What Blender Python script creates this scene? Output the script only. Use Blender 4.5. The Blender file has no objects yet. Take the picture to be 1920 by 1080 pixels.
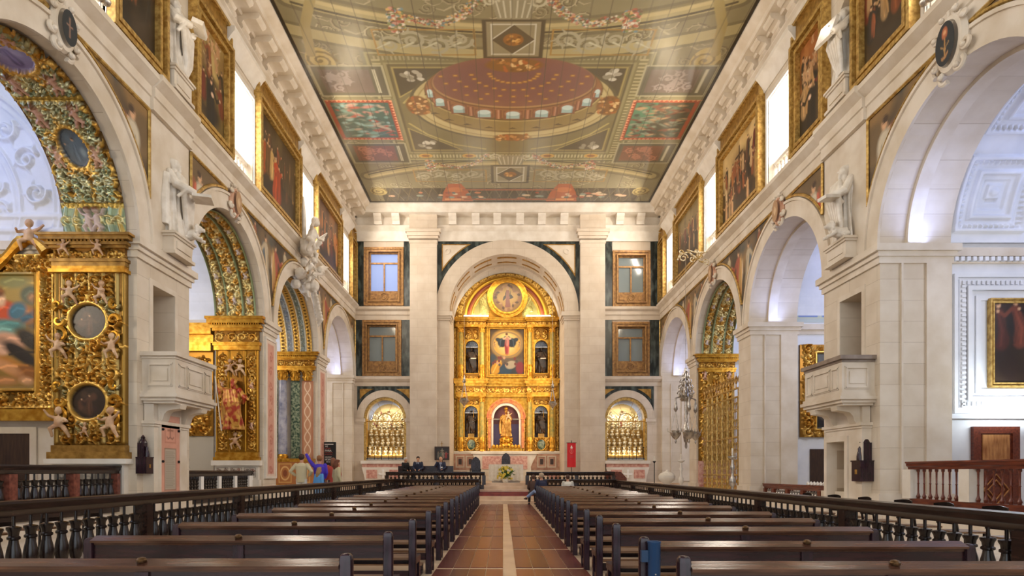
import bpy, bmesh, math, random
import numpy as np
from mathutils import Vector, Matrix
SC = bpy.context.scene
COL = SC.collection
PI = math.pi
random.seed(7)
# ------------------------------------------------------------------ camera, world, exposure
cam = bpy.data.cameras.new('camera')
camo = bpy.data.objects.new('camera', cam); COL.objects.link(camo)
camo.location = (0, 0, 1.5); camo.rotation_euler = (PI / 2, 0, 0)
cam.sensor_width = 36; cam.lens = 22.125
cam.shift_x = 0.0086; cam.shift_y = 0.1792
cam.clip_start = 0.05; cam.clip_end = 300
SC.camera = camo
wd = bpy.data.worlds.new('world'); SC.world = wd; wd.use_nodes = True
wb = wd.node_tree.nodes['Background']
wb.inputs[0].default_value = (0.86, 0.93, 1.0, 1); wb.inputs[1].default_value = 1.2
SC.view_settings.view_transform = 'Standard'; SC.view_settings.look = 'None'
SC.view_settings.exposure = 0.70; SC.view_settings.gamma = 1.0
SC.view_settings.use_curve_mapping = False
SC.cycles.max_bounces = 7; SC.cycles.diffuse_bounces = 4; SC.cycles.glossy_bounces = 3
SC.cycles.transmission_bounces = 4; SC.cycles.transparent_max_bounces = 6
SC.cycles.caustics_reflective = False; SC.cycles.caustics_refractive = False
SC.cycles.sample_clamp_indirect = 6.0
WARM = (1.0, 0.80, 0.55); COOL = (0.52, 0.62, 1.0); DAY = (0.88, 0.94, 1.0)
LK = 0.36                                          # overall dimmer
def area(loc, target, sx, sy, power, col, spread=180):
    l = bpy.data.lights.new('area_light', 'AREA'); l.shape = 'RECTANGLE'; l.size = sx; l.size_y = sy
    l.energy = power * LK; l.color = col; l.spread = math.radians(spread)
    o = bpy.data.objects.new('area_light', l); COL.objects.link(o); o.location = loc; o.visible_camera = False
    o.rotation_euler = (Vector(target) - Vector(loc)).to_track_quat('-Z', 'Y').to_euler()
    return o
# ------------------------------------------------------------------ main dimensions
ZL, ZR, ZB, Y0 = -8.76, 9.28, 37.0, -4.5          # wall planes (x, x, y) and the open end of the nave
T = 1.74                                          # thickness of the nave walls
SPR, RI, RO = 7.07, 2.7, 3.25                     # arch springing, inner and outer radius
CR = [6.2, 12.8, 20.9, 27.5, 34.05]               # arch centres on each wall
CL = [5.8, 12.35, 20.25, 26.95, 33.75]
WIN = [(4.9, 6.8), (11.9, 13.8), (20.0, 22.05), (26.85, 28.85), (33.65, 35.45)]
FS, FC, FP = 0.3, 0.6, 0.9                        # side floor, chapel floor, presbytery floor
def fR(u, v, d): return (ZR + d, u, v)
def fL(u, v, d): return (ZL - d, u, v)
def fB(u, v, d): return (u, ZB + d, v)
SIDES = {'left': (fL, CL, -1), 'right': (fR, CR, 1)}
# lamps of the church: altar flood lights, chapel lamps, flood lights on the imposts
def lights():
    area((0.15, 37.9, 13.7), (0.15, 40.6, 8.5), 2.4, 0.5, 190, WARM, 130)
    area((-2.75, 37.9, 7.5), (1.2, 40.4, 7), 0.3, 8.0, 250, WARM, 110)
    area((3.1, 37.9, 7.5), (-0.9, 40.4, 7), 0.3, 8.0, 250, WARM, 110)
    for s, (f, C, sg) in SIDES.items():
        for i, c in enumerate(C):
            cool = (0.42, 0.54, 1.0) if s == 'right' or i == 1 else (0.6, 0.7, 1.0)
            if (s == 'right' and i != 3) or (s == 'left' and i == 4):
                area(f(c + RI - 0.6, 7.2, 0.9), f(c + RI - 0.1, 10.0, 0.9), 0.5, 1.1, 34 if i == 1 else 22, (0.36, 0.48, 1.0), 160)
            p = f(c + 0.3, 9.3, T + 2.6)
            area(p, f(c + 2.0, 8.2, T + 1.0), 2.2, 2.2, 120 if i == 1 else 170, cool)
            area(f(c - 1.2, 6.3, T + 2.2), f(c + 2.9, 3.6, 0.9), 1.2, 1.2, 150 if s == 'right' else 170, (1.0, 0.86, 0.66) if s == 'left' else (0.92, 0.93, 1.0))
        for (a, b) in WIN:
            c = (a + b) / 2
            area(f(c, 13.0, 1.5), f(c, 11.2, -6), b - a - 0.2, 2.8, 520, DAY)
    # unseen fill lights without fixtures, added to brighten the nave and the ceiling
    for yy in (7, 15, 23, 31):
        area((ZL + 1.25, yy, 11.5), (2.5, yy + 2, 16.9), 0.5, 1.6, 230, (1.0, 0.82, 0.58))
        area((ZR - 1.25, yy, 11.5), (-2.5, yy + 2, 16.9), 0.5, 1.6, 230, (1.0, 0.82, 0.58))
        area((ZL + 1.0, yy + 3, 15.3), (ZR, yy + 5, 8.0), 0.6, 2.4, 330, (1.0, 0.88, 0.74))
        area((ZR - 1.0, yy + 3, 15.3), (ZL, yy + 5, 8.0), 0.6, 2.4, 330, (1.0, 0.88, 0.74))
lights()
# ------------------------------------------------------------------ mesh helpers
class MB:
    def __init__(s): s.v = []; s.f = []
    def add(s, vs, fs):
        n = len(s.v); s.v += [tuple(p) for p in vs]; s.f += [tuple(i + n for i in q) for q in fs]; return s
    def box(s, x0, x1, y0, y1, z0, z1):
        return s.fbox(lambda a, b, c: (a, c, b), x0, x1, z0, z1, y0, y1)
    def fbox(s, f, u0, u1, v0, v1, d0, d1):
        vs = [f(u, v, d) for d in (d0, d1) for v in (v0, v1) for u in (u0, u1)]
        return s.add(vs, [(0, 1, 3, 2), (4, 6, 7, 5), (0, 4, 5, 1), (2, 3, 7, 6), (0, 2, 6, 4), (1, 5, 7, 3)])
    def prism(s, poly, f, d0, d1):
        n = len(poly)
        vs = [f(a, b, d0) for a, b in poly] + [f(a, b, d1) for a, b in poly]
        return s.add(vs, [tuple(range(n)), tuple(range(2 * n - 1, n - 1, -1))] + [(i, (i + 1) % n, n + (i + 1) % n, n + i) for i in range(n)])
    def lathe(s, c, prof, n=16, a0=0, a1=2 * PI, sx=1, sy=1, f=None):
        cx, cy, cz = c; full = abs(a1 - a0 - 2 * PI) < 1e-6; m = n if full else n + 1
        f = f or (lambda x, y, z: (x, y, z)); vs = []
        for r, z in prof:
            for i in range(m):
                a = a0 + (a1 - a0) * i / n
                vs.append(f(cx + r * math.cos(a) * sx, cy + r * math.sin(a) * sy, cz + z))
        fs = []
        for j in range(len(prof) - 1):
            for i in range(n):
                k = (i + 1) % m
                fs.append((j * m + i, j * m + k, (j + 1) * m + k, (j + 1) * m + i))
        if prof[0][0] > 1e-4: fs.append(tuple(range(m - 1, -1, -1)))
        if prof[-1][0] > 1e-4: fs.append(tuple((len(prof) - 1) * m + i for i in range(m)))
        return s.add(vs, fs)
    def tube(s, pts, r, n=7, cap=True):
        P = [Vector(p) for p in pts]; m = len(P); R = r if isinstance(r, (list, tuple)) else [r] * m
        vs = []; up = None
        for i, p in enumerate(P):
            t = (P[min(i + 1, m - 1)] - P[max(i - 1, 0)])
            t = t.normalized() if t.length > 1e-9 else Vector((0, 0, 1))
            if up is None:
                up = t.orthogonal().normalized()
            else:
                up = (up - t * up.dot(t)); up = up.normalized() if up.length > 1e-6 else t.orthogonal().normalized()
            w = t.cross(up)
            for k in range(n):
                a = 2 * PI * k / n; vs.append(p + (up * math.cos(a) + w * math.sin(a)) * R[i])
        fs = [(i * n + k, i * n + (k + 1) % n, (i + 1) * n + (k + 1) % n, (i + 1) * n + k) for i in range(m - 1) for k in range(n)]
        if cap: fs += [tuple(range(n - 1, -1, -1)), tuple((m - 1) * n + k for k in range(n))]
        return s.add(vs, fs)
    def ell(s, c, r, n=12, m=8, rot=None):
        c = Vector(c); r = r if isinstance(r, (list, tuple)) else (r, r, r); vs = []; fs = []
        M = rot or Matrix.Identity(3)
        for j in range(1, m):
            t = PI * j / m
            for i in range(n):
                a = 2 * PI * i / n
                vs.append(c + M @ Vector((r[0] * math.sin(t) * math.cos(a), r[1] * math.sin(t) * math.sin(a), -r[2] * math.cos(t))))
        for j in range(m - 2):
            for i in range(n):
                k = (i + 1) % n; fs.append((j * n + i, j * n + k, (j + 1) * n + k, (j + 1) * n + i))
        b = len(vs); vs.append(c + M @ Vector((0, 0, -r[2]))); vs.append(c + M @ Vector((0, 0, r[2])))
        for i in range(n):
            k = (i + 1) % n; fs.append((b, k, i)); fs.append((b + 1, (m - 2) * n + i, (m - 2) * n + k))
        return s.add(vs, fs)
    def loft(s, rings, cap=True):
        n = len(rings[0]); vs = [p for r in rings for p in r]
        fs = [(i * n + k, i * n + (k + 1) % n, (i + 1) * n + (k + 1) % n, (i + 1) * n + k) for i in range(len(rings) - 1) for k in range(n)]
        if cap: fs += [tuple(range(n - 1, -1, -1)), tuple((len(rings) - 1) * n + k for k in range(n))]
        return s.add(vs, fs)
    def arc(s, f, c, v, r0, r1, d0, d1, a0=0.0, a1=PI, n=28):
        """a ring segment around (c, v) between two radii, from depth d0 to d1"""
        vs = []
        for i in range(n + 1):
            a = a0 + (a1 - a0) * i / n; ca, sa = math.cos(a), math.sin(a)
            for r, d in ((r0, d0), (r1, d0), (r1, d1), (r0, d1)): vs.append(f(c + r * ca, v + r * sa, d))
        fs = [(i * 4 + k, i * 4 + (k + 1) % 4, (i + 1) * 4 + (k + 1) % 4, (i + 1) * 4 + k) for i in range(n) for k in range(4)]
        if abs(a1 - a0 - 2 * PI) > 1e-6: fs += [(0, 1, 2, 3), (n * 4 + 3, n * 4 + 2, n * 4 + 1, n * 4)]
        return s.add(vs, fs)
    def xf(s, M):
        s.v = [tuple(M @ Vector(p)) for p in s.v]; return s
    def build(s, name, mat, parent=None, smooth=40, remesh=None):
        me = bpy.data.meshes.new(name); me.from_pydata(s.v, [], s.f)
        b = bmesh.new(); b.from_mesh(me); bmesh.ops.recalc_face_normals(b, faces=b.faces); b.to_mesh(me); b.free()
        if smooth:
            me.polygons.foreach_set('use_smooth', [True] * len(me.polygons)); me.set_sharp_from_angle(angle=math.radians(smooth))
        o = bpy.data.objects.new(name, me); COL.objects.link(o); me.materials.append(mat)
        if parent is not None: o.parent = parent
        if remesh:
            md = o.modifiers.new('r', 'REMESH'); md.mode = 'VOXEL'; md.voxel_size = remesh; md.use_smooth_shade = True
            md = o.modifiers.new('s', 'SMOOTH'); md.iterations = 2; md.factor = 0.5
        return o
def tag(o, label=None, cat=None, group=None, kind=None):
    if label: o['label'] = label
    if cat: o['category'] = cat
    if group: o['group'] = group
    if kind: o['kind'] = kind
    return o
def ordw(n):
    a = 'first second third fourth fifth sixth seventh eighth ninth tenth eleventh twelfth thirteenth fourteenth fifteenth sixteenth seventeenth eighteenth nineteenth twentieth'.split()
    return a[n - 1] if n <= 20 else {2: 'twenty', 3: 'thirty', 4: 'forty'}[n // 10] + '-' + a[n % 10 - 1] if n % 10 else {3: 'thirtieth', 4: 'fortieth'}[n // 10]
def struct(o): o['kind'] = 'structure'; return o
def empty(name, loc=(0, 0, 0), rz=0.0, label=None, cat=None, group=None):
    o = bpy.data.objects.new(name, None); COL.objects.link(o); o.location = loc; o.rotation_euler = (0, 0, rz)
    o.empty_display_size = 0.1
    return tag(o, label, cat, group)
def at0(root, o):
    """parent o (built in world space) under root without moving it"""
    o.parent = root; o.matrix_parent_inverse = (Matrix.Translation(root.location) @ Matrix.Rotation(root.rotation_euler.z, 4, 'Z')).inverted(); return o
def copy_tree(o, parent=None):
    c = o.copy(); COL.objects.link(c)
    if parent is not None: c.parent = parent
    for ch in list(o.children): copy_tree(ch, c)
    return c
# ------------------------------------------------------------------ materials
def lin(c):
    if isinstance(c, str): c = tuple(int(c[i:i + 2], 16) for i in (0, 2, 4))
    return tuple((x / 255 / 12.92 if x / 255 <= 0.04045 else ((x / 255 + 0.055) / 1.055) ** 2.4) for x in c[:3])
def newmat(name, col, rough=0.5, met=0.0, spec=0.5):
    m = bpy.data.materials.new(name); m.use_nodes = True; nt = m.node_tree; b = nt.nodes['Principled BSDF']
    b.inputs['Base Color'].default_value = (*lin(col), 1); b.inputs['Roughness'].default_value = rough
    b.inputs['Metallic'].default_value = met; b.inputs['Specular IOR Level'].default_value = spec
    return m, nt, b
def nd(nt, t, **k):
    n = nt.nodes.new(t)
    for a, v in k.items():
        if a.startswith('i_'): n.inputs[a[2:].replace('_', ' ')].default_value = v
        else: setattr(n, a, v)
    return n
def noise_mix(nt, b, c1, c2, scale=3.0, detail=6, lo=0.35, hi=0.65, vec=None, stretch=None):
    tc = nd(nt, 'ShaderNodeTexCoord'); no = nd(nt, 'ShaderNodeTexNoise'); no.inputs['Scale'].default_value = scale; no.inputs['Detail'].default_value = detail
    src = tc.outputs['Object'] if vec is None else vec
    if stretch:
        mp = nd(nt, 'ShaderNodeMapping'); mp.inputs['Scale'].default_value = stretch; nt.links.new(src, mp.inputs[0]); src = mp.outputs[0]
    nt.links.new(src, no.inputs['Vector'])
    r = nd(nt, 'ShaderNodeValToRGB'); r.color_ramp.elements[0].position = lo; r.color_ramp.elements[1].position = hi
    r.color_ramp.elements[0].color = (*lin(c1), 1); r.color_ramp.elements[1].color = (*lin(c2), 1)
    nt.links.new(no.outputs['Fac'], r.inputs[0]); nt.links.new(r.outputs[0], b.inputs['Base Color'])
    return no, r, src
def bump(nt, b, h, dist=0.01, strength=0.5):
    bp = nd(nt, 'ShaderNodeBump'); bp.inputs['Distance'].default_value = dist; bp.inputs['Strength'].default_value = strength
    nt.links.new(h, bp.inputs['Height']); nt.links.new(bp.outputs[0], b.inputs['Normal']); return bp
def stone(name, axes, c1='c9b8a0', c2='ddd0bd', joint='b09d86', bw=1.25, bh=0.52, rough=0.62):
    """ashlar limestone with fine joints laid out in the plane of the wall"""
    m, nt, b = newmat(name, c1, rough); tc = nd(nt, 'ShaderNodeTexCoord'); sp = nd(nt, 'ShaderNodeSeparateXYZ'); cb = nd(nt, 'ShaderNodeCombineXYZ')
    nt.links.new(tc.outputs['Object'], sp.inputs[0])
    nt.links.new(sp.outputs[axes[0]], cb.inputs[0]); nt.links.new(sp.outputs[axes[1]], cb.inputs[1])
    br = nd(nt, 'ShaderNodeTexBrick'); nt.links.new(cb.outputs[0], br.inputs['Vector'])
    br.inputs['Scale'].default_value = 1; br.inputs['Brick Width'].default_value = bw; br.inputs['Row Height'].default_value = bh
    br.inputs['Mortar Size'].default_value = 0.0045; br.inputs['Mortar Smooth'].default_value = 0.3
    br.inputs['Color1'].default_value = (0.42, 0.42, 0.42, 1); br.inputs['Color2'].default_value = (0.6, 0.6, 0.6, 1); br.inputs['Mortar'].default_value = (0.5, 0.5, 0.5, 1)
    no = nd(nt, 'ShaderNodeTexNoise'); no.inputs['Scale'].default_value = 1.6; no.inputs['Detail'].default_value = 8; nt.links.new(tc.outputs['Object'], no.inputs['Vector'])
    ad = nd(nt, 'ShaderNodeMath', operation='ADD'); nt.links.new(br.outputs['Color'], ad.inputs[0]); nt.links.new(no.outputs['Fac'], ad.inputs[1])
    hf = nd(nt, 'ShaderNodeMath', operation='MULTIPLY'); nt.links.new(ad.outputs[0], hf.inputs[0]); hf.inputs[1].default_value = 0.5
    r = nd(nt, 'ShaderNodeValToRGB'); r.color_ramp.elements[0].position = 0.36; r.color_ramp.elements[1].position = 0.64
    r.color_ramp.elements[0].color = (*lin(c1), 1); r.color_ramp.elements[1].color = (*lin(c2), 1); nt.links.new(hf.outputs[0], r.inputs[0])
    mx = nd(nt, 'ShaderNodeMix', data_type='RGBA'); nt.links.new(br.outputs['Fac'], mx.inputs[0]); nt.links.new(r.outputs[0], mx.inputs[6]); mx.inputs[7].default_value = (*lin(joint), 1)
    nt.links.new(mx.outputs[2], b.inputs['Base Color'])
    iv = nd(nt, 'ShaderNodeMath', operation='SUBTRACT'); iv.inputs[0].default_value = 1; nt.links.new(br.outputs['Fac'], iv.inputs[1])
    bump(nt, b, iv.outputs[0], 0.004, 0.5)
    return m
def rock(name, c1, c2, scale=3, rough=0.5, lo=0.35, hi=0.65, stretch=None, dist=0.003, detail=6, met=0, spec=0.5):
    m, nt, b = newmat(name, c1, rough, met, spec); no, r, s = noise_mix(nt, b, c1, c2, scale, detail, lo, hi, stretch=stretch)
    if dist: bump(nt, b, no.outputs['Fac'], dist, 0.6)
    return m
def painted(name, rough=0.5, planks=0.0, gold=False, fine=0.0, spec=0.5):
    """colours come from the object's own paint layer; its alpha says how much of it is metal leaf"""
    m, nt, b = newmat(name, 'ffffff', rough, spec=spec); at = nd(nt, 'ShaderNodeAttribute', attribute_name='paint'); nt.links.new(at.outputs['Color'], b.inputs['Base Color'])
    if gold: nt.links.new(at.outputs['Alpha'], b.inputs['Metallic'])
    if planks or fine:
        tc = nd(nt, 'ShaderNodeTexCoord'); no = nd(nt, 'ShaderNodeTexNoise'); no.inputs['Scale'].default_value = 2.2 if planks else 30; no.inputs['Detail'].default_value = 5
        nt.links.new(tc.outputs['Object'], no.inputs['Vector']); h = no.outputs['Fac']
        if planks:
            wv = nd(nt, 'ShaderNodeTexWave', bands_direction='X'); wv.inputs['Scale'].default_value = 0.95; wv.inputs['Distortion'].default_value = 0.35; wv.inputs['Detail'].default_value = 1
            nt.links.new(tc.outputs['Object'], wv.inputs['Vector'])
            ad = nd(nt, 'ShaderNodeMath', operation='MULTIPLY_ADD'); nt.links.new(wv.outputs['Fac'], ad.inputs[0]); ad.inputs[1].default_value = 0.35; nt.links.new(no.outputs['Fac'], ad.inputs[2]); h = ad.outputs[0]
        bump(nt, b, h, planks or fine, 0.6)
    return m
M = {}
M['sideS'] = stone('limestone_side', (1, 2)); M['backS'] = stone('limestone_front', (0, 2), c1='c4b29c', c2='d8cab8')
M['stone'] = rock('limestone_plain', 'cdbda6', 'dfd3c2', 1.4, 0.55, dist=0.002)
M['pale'] = rock('limestone_pale', 'd6cbbb', 'e8e0d4', 1.6, 0.5, dist=0.002)
M['statue'] = rock('white_marble', 'cfc4b4', 'e6ded2', 4, 0.42, dist=0.004)
M['plaster'] = rock('white_plaster', 'd8d9dc', 'e8e8ea', 1.2, 0.6, dist=0.002)
M['marb'] = rock('dark_green_marble', '1f2624', '59635e', 5.0, 0.22, 0.45, 0.72, stretch=(1, 1, 0.35), detail=12, dist=0)
M['pink'] = rock('pink_marble', 'b9776a', 'e0b8a4', 7, 0.3, 0.35, 0.7, detail=10, dist=0)
M['pink2'] = rock('orange_pink_marble', 'a87456', 'd0a488', 3, 0.35, dist=0)
M['green'] = rock('green_marble', '30483a', '9aa384', 9, 0.25, 0.4, 0.65, detail=10, dist=0)
M['lapis'] = rock('blue_grey_marble', '6c7088', 'b4b2bc', 3, 0.25, detail=8, dist=0)
M['gold'] = rock('gilding', 'b57a1c', 'e0ac45', 6, 0.36, met=0.78, dist=0.01)
M['goldd'] = rock('dull_gilding', '8a6428', 'b98e45', 6, 0.42, met=0.55, dist=0.006)
M['gframe'] = rock('gilded_frame', 'a07a3c', 'd8b468', 9, 0.36, met=0.5, dist=0.004)
M['bframe'] = rock('brown_gilt_frame', '7a5530', 'ac8048', 7, 0.4, met=0.3, dist=0.003)
M['carve'] = painted('carved_gilding', 0.38, gold=True, fine=0.004)
M['canvas'] = painted('oil_canvas', 0.42, fine=0.001)
M['fresco'] = painted('painted_boards', 0.27, planks=0.006, spec=1.0)
M['paint'] = painted('flat_paint', 0.6)
def wood(name, c1, c2, rough=0.3, stretch=(1, 8, 8), sc=3.0, spec=0.5):
    m, nt, b = newmat(name, c1, rough, spec=spec); no, r, s = noise_mix(nt, b, c1, c2, sc, 8, 0.3, 0.7, stretch=stretch)
    bump(nt, b, no.outputs['Fac'], 0.002, 0.4); return m
M['pew'] = wood('dark_red_wood', '1a0c0e', '381a1a', 0.26)
M['pewtop'] = wood('brown_rail_wood', '38221b', '664331', 0.19, spec=0.7)
M['pewp'] = wood('dark_red_wood_upright', '190e14', '38202a', 0.24, stretch=(8, 8, 1))
M['seat'] = wood('worn_wood', '5a3b28', '8a6848', 0.35)
M['rail'] = wood('blackish_wood', '1b1311', '3a2720', 0.24, stretch=(8, 1, 8))
M['turned'] = wood('turned_blackwood', '15100f', '2a1e1a', 0.22, stretch=(4, 4, 1))
M['red'] = wood('red_brown_wood', '4a1c12', '7a3a22', 0.3, stretch=(6, 1, 6))
M['oak'] = wood('honey_wood', '8a5228', 'c08850', 0.4, stretch=(6, 6, 1))
M['door'] = wood('brown_door_wood', '2c1a12', '47301f', 0.45, stretch=(8, 8, 1))
M['board'] = painted('floor_board', 0.26, fine=0.0015, spec=0.3)
M['black'] = newmat('black', '14120f', 0.5)[0]
M['iron'] = newmat('dark_iron', '1c1b1c', 0.45, 0.6)[0]
M['silver'] = rock('tarnished_silver', '9a9288', 'd0c8bc', 8, 0.3, met=0.85, dist=0.004)
M['cloth'] = rock('white_cloth', 'dcd2c0', 'e8dfd0', 9, 0.8, dist=0.001)
M['redc'] = newmat('red_cloth', 'c4161c', 0.75)[0]
M['white'] = newmat('white', 'efeae2', 0.6)[0]
def emis(name, col, st):
    m = bpy.data.materials.new(name); m.use_nodes = True; nt = m.node_tree; b = nt.nodes['Principled BSDF']
    b.inputs['Base Color'].default_value = (0.8, 0.8, 0.8, 1); b.inputs['Emission Color'].default_value = (*lin(col), 1); b.inputs['Emission Strength'].default_value = st; return m
M['sky'] = emis('daylight_pane', 'e4ecff', 3.2)
M['bluesky'] = emis('frosted_daylight_pane', '7f98d8', 0.45); M['bluesky'].node_tree.nodes['Principled BSDF'].inputs['Base Color'].default_value = (.2, .26, .42, 1)
M['lampglow'] = emis('lamp_glow', 'f2fbff', 6)
def glassm():
    m, nt, b = newmat('window_glass', 'ffffff', 0.05); b.inputs['Transmission Weight'].default_value = 0.0
    b.inputs['Alpha'].default_value = 0.10; return m
M['glass'] = glassm()
M['greyglass'] = newmat('grey_window_glass', '7f8a8c', 0.12, spec=0.8)[0]
def flat(col, rough=0.7, met=0.0, name='tint'):
    return newmat(name + '_' + (col if isinstance(col, str) else 'c'), col, rough, met)[0]
# ------------------------------------------------------------------ paint canvas: colour, metal and carved height on a grid
class CV:
    def __init__(s, w, h, px, base='806040', met=0.0):
        s.w, s.h, s.px = w, h, px; s.nx = max(2, int(round(w / px))) + 1; s.ny = max(2, int(round(h / px))) + 1
        s.X, s.Y = np.meshgrid(np.linspace(0, w, s.nx), np.linspace(0, h, s.ny))
        s.c = np.empty((s.ny, s.nx, 3)); s.c[:] = lin(base); s.m = np.full((s.ny, s.nx), float(met)); s.z = np.zeros((s.ny, s.nx))
    def _win(s, x0, x1, y0, y1):
        dx = s.w / (s.nx - 1); dy = s.h / (s.ny - 1)
        return (slice(max(0, int(y0 / dy)), max(0, min(s.ny, int(y1 / dy) + 2))), slice(max(0, int(x0 / dx)), max(0, min(s.nx, int(x1 / dx) + 2))))
    def put(s, w, mask, col, met=None, z=None, zmax=None):
        if col is not None:
            cc = np.array(lin(col)) if isinstance(col, str) else np.array(col); a = mask[..., None]; s.c[w] = s.c[w] * (1 - a) + cc * a
        if met is not None: s.m[w] = s.m[w] * (1 - mask) + met * mask
        if z is not None: s.z[w] = s.z[w] * (1 - mask) + z * mask
        if zmax is not None: s.z[w] = np.maximum(s.z[w], zmax)
    def _aa(s, d): return np.clip(0.5 - d / s.px, 0, 1)
    def rect(s, x0, y0, x1, y1, col, met=None, z=None):
        w = s._win(x0 - s.px, x1 + s.px, y0 - s.px, y1 + s.px); X, Y = s.X[w], s.Y[w]
        d = np.maximum(np.maximum(x0 - X, X - x1), np.maximum(y0 - Y, Y - y1)); s.put(w, s._aa(d), col, met, z); return s
    def box(s, x0, y0, x1, y1, t, col, met=None, z=None):
        for a in ((x0, y0, x1, y0 + t), (x0, y1 - t, x1, y1), (x0, y0, x0 + t, y1), (x1 - t, y0, x1, y1)): s.rect(*a, col, met, z)
        return s
    def poly(s, pts, col, met=None, z=None):
        P = np.array(pts); w = s._win(P[:, 0].min(), P[:, 0].max(), P[:, 1].min(), P[:, 1].max()); X, Y = s.X[w], s.Y[w]; ins = np.zeros(X.shape, bool)
        for i in range(len(P)):
            (xa, ya), (xb, yb) = P[i], P[(i + 1) % len(P)]
            if ya == yb: continue
            ins ^= ((ya > Y) != (yb > Y)) & (X < (xb - xa) * (Y - ya) / (yb - ya) + xa)
        s.put(w, ins.astype(float), col, met, z); return s
    def ell(s, cx, cy, rx, ry, col, rot=0.0, met=None, z=None, dome=0.0, soft=None):
        R = max(rx, ry) + s.px; w = s._win(cx - R, cx + R, cy - R, cy + R); X, Y = s.X[w] - cx, s.Y[w] - cy
        if rot: X, Y = X * math.cos(rot) + Y * math.sin(rot), -X * math.sin(rot) + Y * math.cos(rot)
        q = np.sqrt((X / rx) ** 2 + (Y / ry) ** 2); a = np.clip((1 - q) * min(rx, ry) / (soft or s.px) + 0.5, 0, 1)
        s.put(w, a, col, met, z)
        if dome: s.put(w, a, None, zmax=dome * np.sqrt(np.clip(1 - q * q, 0, 1)))
        return s
    def ring(s, cx, cy, rx, ry, t, col, met=None, h=0.0):
        R = max(rx, ry) + t; w = s._win(cx - R, cx + R, cy - R, cy + R); X, Y = s.X[w] - cx, s.Y[w] - cy
        q = np.sqrt((X / rx) ** 2 + (Y / ry) ** 2); d = np.abs(q - 1) * min(rx, ry) - t / 2; s.put(w, s._aa(d), col, met)
        if h: s.put(w, d, None, zmax=h * np.sqrt(np.clip(1 - (2 * (d + t / 2) / t) ** 2, 0, 1)))
        return s
    def stroke(s, pts, wd, col=None, met=None, h=0.0, taper=None):
        n = len(pts)
        for i in range(n - 1):
            (xa, ya), (xb, yb) = pts[i], pts[i + 1]
            ra, rb = [(wd / 2 * (taper[0] + (taper[1] - taper[0]) * k / (n - 1)) if taper else wd / 2) for k in (i, i + 1)]
            R = max(ra, rb) + s.px; w = s._win(min(xa, xb) - R, max(xa, xb) + R, min(ya, yb) - R, max(ya, yb) + R); X, Y = s.X[w], s.Y[w]
            if X.size == 0: continue
            L2 = (xb - xa) ** 2 + (yb - ya) ** 2 + 1e-12; t = np.clip(((X - xa) * (xb - xa) + (Y - ya) * (yb - ya)) / L2, 0, 1)
            r = ra + (rb - ra) * t; d = np.hypot(X - xa - t * (xb - xa), Y - ya - t * (yb - ya))
            if col is not None or met is not None: s.put(w, s._aa(d - r), col, met)
            if h: s.put(w, d, None, zmax=h * np.sqrt(np.clip(1 - (d / np.maximum(r, 1e-6)) ** 2, 0, 1)) * (r / (wd / 2)))
        return s
    def scroll(s, cx, cy, r, col, wd, turns=1.6, a0=0.0, sgn=1, h=0.0, met=None, leaf=True, n=22):
        pts = []
        for i in range(n + 1):
            t = i / n; a = a0 + sgn * turns * 2 * PI * t; q = r * (1 - t) ** 0.8 + 0.06 * r; pts.append((cx + q * math.cos(a), cy + q * math.sin(a)))
        s.stroke(pts, wd, col, met, h, taper=(1.2, 0.7)); s.ell(cx, cy, wd * 0.9, wd * 0.9, col, met=met, dome=h * 1.3)
        if leaf:
            for k in (0.08, 0.2, 0.34, 0.48):
                i = int(k * n); (x, y) = pts[i]; ax, ay = x - cx, y - cy; L = math.hypot(ax, ay) + 1e-6
                s.stroke([(x, y), (x + ax / L * wd * 1.7 - sgn * ay / L * wd, y + ay / L * wd * 1.7 + sgn * ax / L * wd)], wd * 0.9, col, met, h * 0.9, taper=(1.0, 0.35))
        return s
    def grain(s, amt=0.12, sc=8, seed=1):
        rg = np.random.RandomState(seed); tot = np.zeros((s.ny, s.nx)); a = 1.0; ws = 0
        for o in range(4):
            gx = max(2, int(s.w * sc * 2 ** o / 4) + 2); gy = max(2, int(s.h * sc * 2 ** o / 4) + 2); g = rg.rand(min(gy, s.ny), min(gx, s.nx))
            yy = np.linspace(0, g.shape[0] - 1.001, s.ny); xx = np.linspace(0, g.shape[1] - 1.001, s.nx); yi = yy.astype(int); xi = xx.astype(int); fy = (yy - yi)[:, None]; fx = (xx - xi)[None, :]
            tot += a * ((g[yi][:, xi] * (1 - fx) + g[yi][:, xi + 1] * fx) * (1 - fy) + (g[yi + 1][:, xi] * (1 - fx) + g[yi + 1][:, xi + 1] * fx) * fy); ws += a; a *= 0.7
        tot = tot / ws - 0.5; s.c *= (1 + amt * 2 * tot)[..., None]; return tot
    def putto(s, x, y, h, flip=1, col='dcae90', z=0.05, met=0.0, wings=True):
        if wings: s.stroke([(x, y + h * .62), (x - flip * h * .3, y + h * .85)], h * .16, 'd8c49a', 0.3, z * .6, taper=(1, .4))
        for a, b, w in (((0, .62), (0, .38), .26), ((.02, .36), (flip * .17, .22), .17), ((flip * .17, .22), (flip * .06, .02), .12), ((-.04, .36), (-flip * .1, .18), .17), ((-flip * .1, .18), (-flip * .16, .0), .12),
                        ((.0, .64), (flip * .22, .72), .1), ((flip * .22, .72), (flip * .3, .9), .09), ((-.02, .62), (-flip * .2, .5), .1)):
            s.stroke([(x + a[0] * h, y + a[1] * h), (x + b[0] * h, y + b[1] * h)], w * h, col, met, z)
        s.ell(x, y + h * .85, h * .12, h * .13, col, met=met, dome=z * 1.5); s.ell(x, y + h * .92, h * .12, h * .08, '7a4c24', met=met, dome=z * 1.45)
        return s
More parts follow.
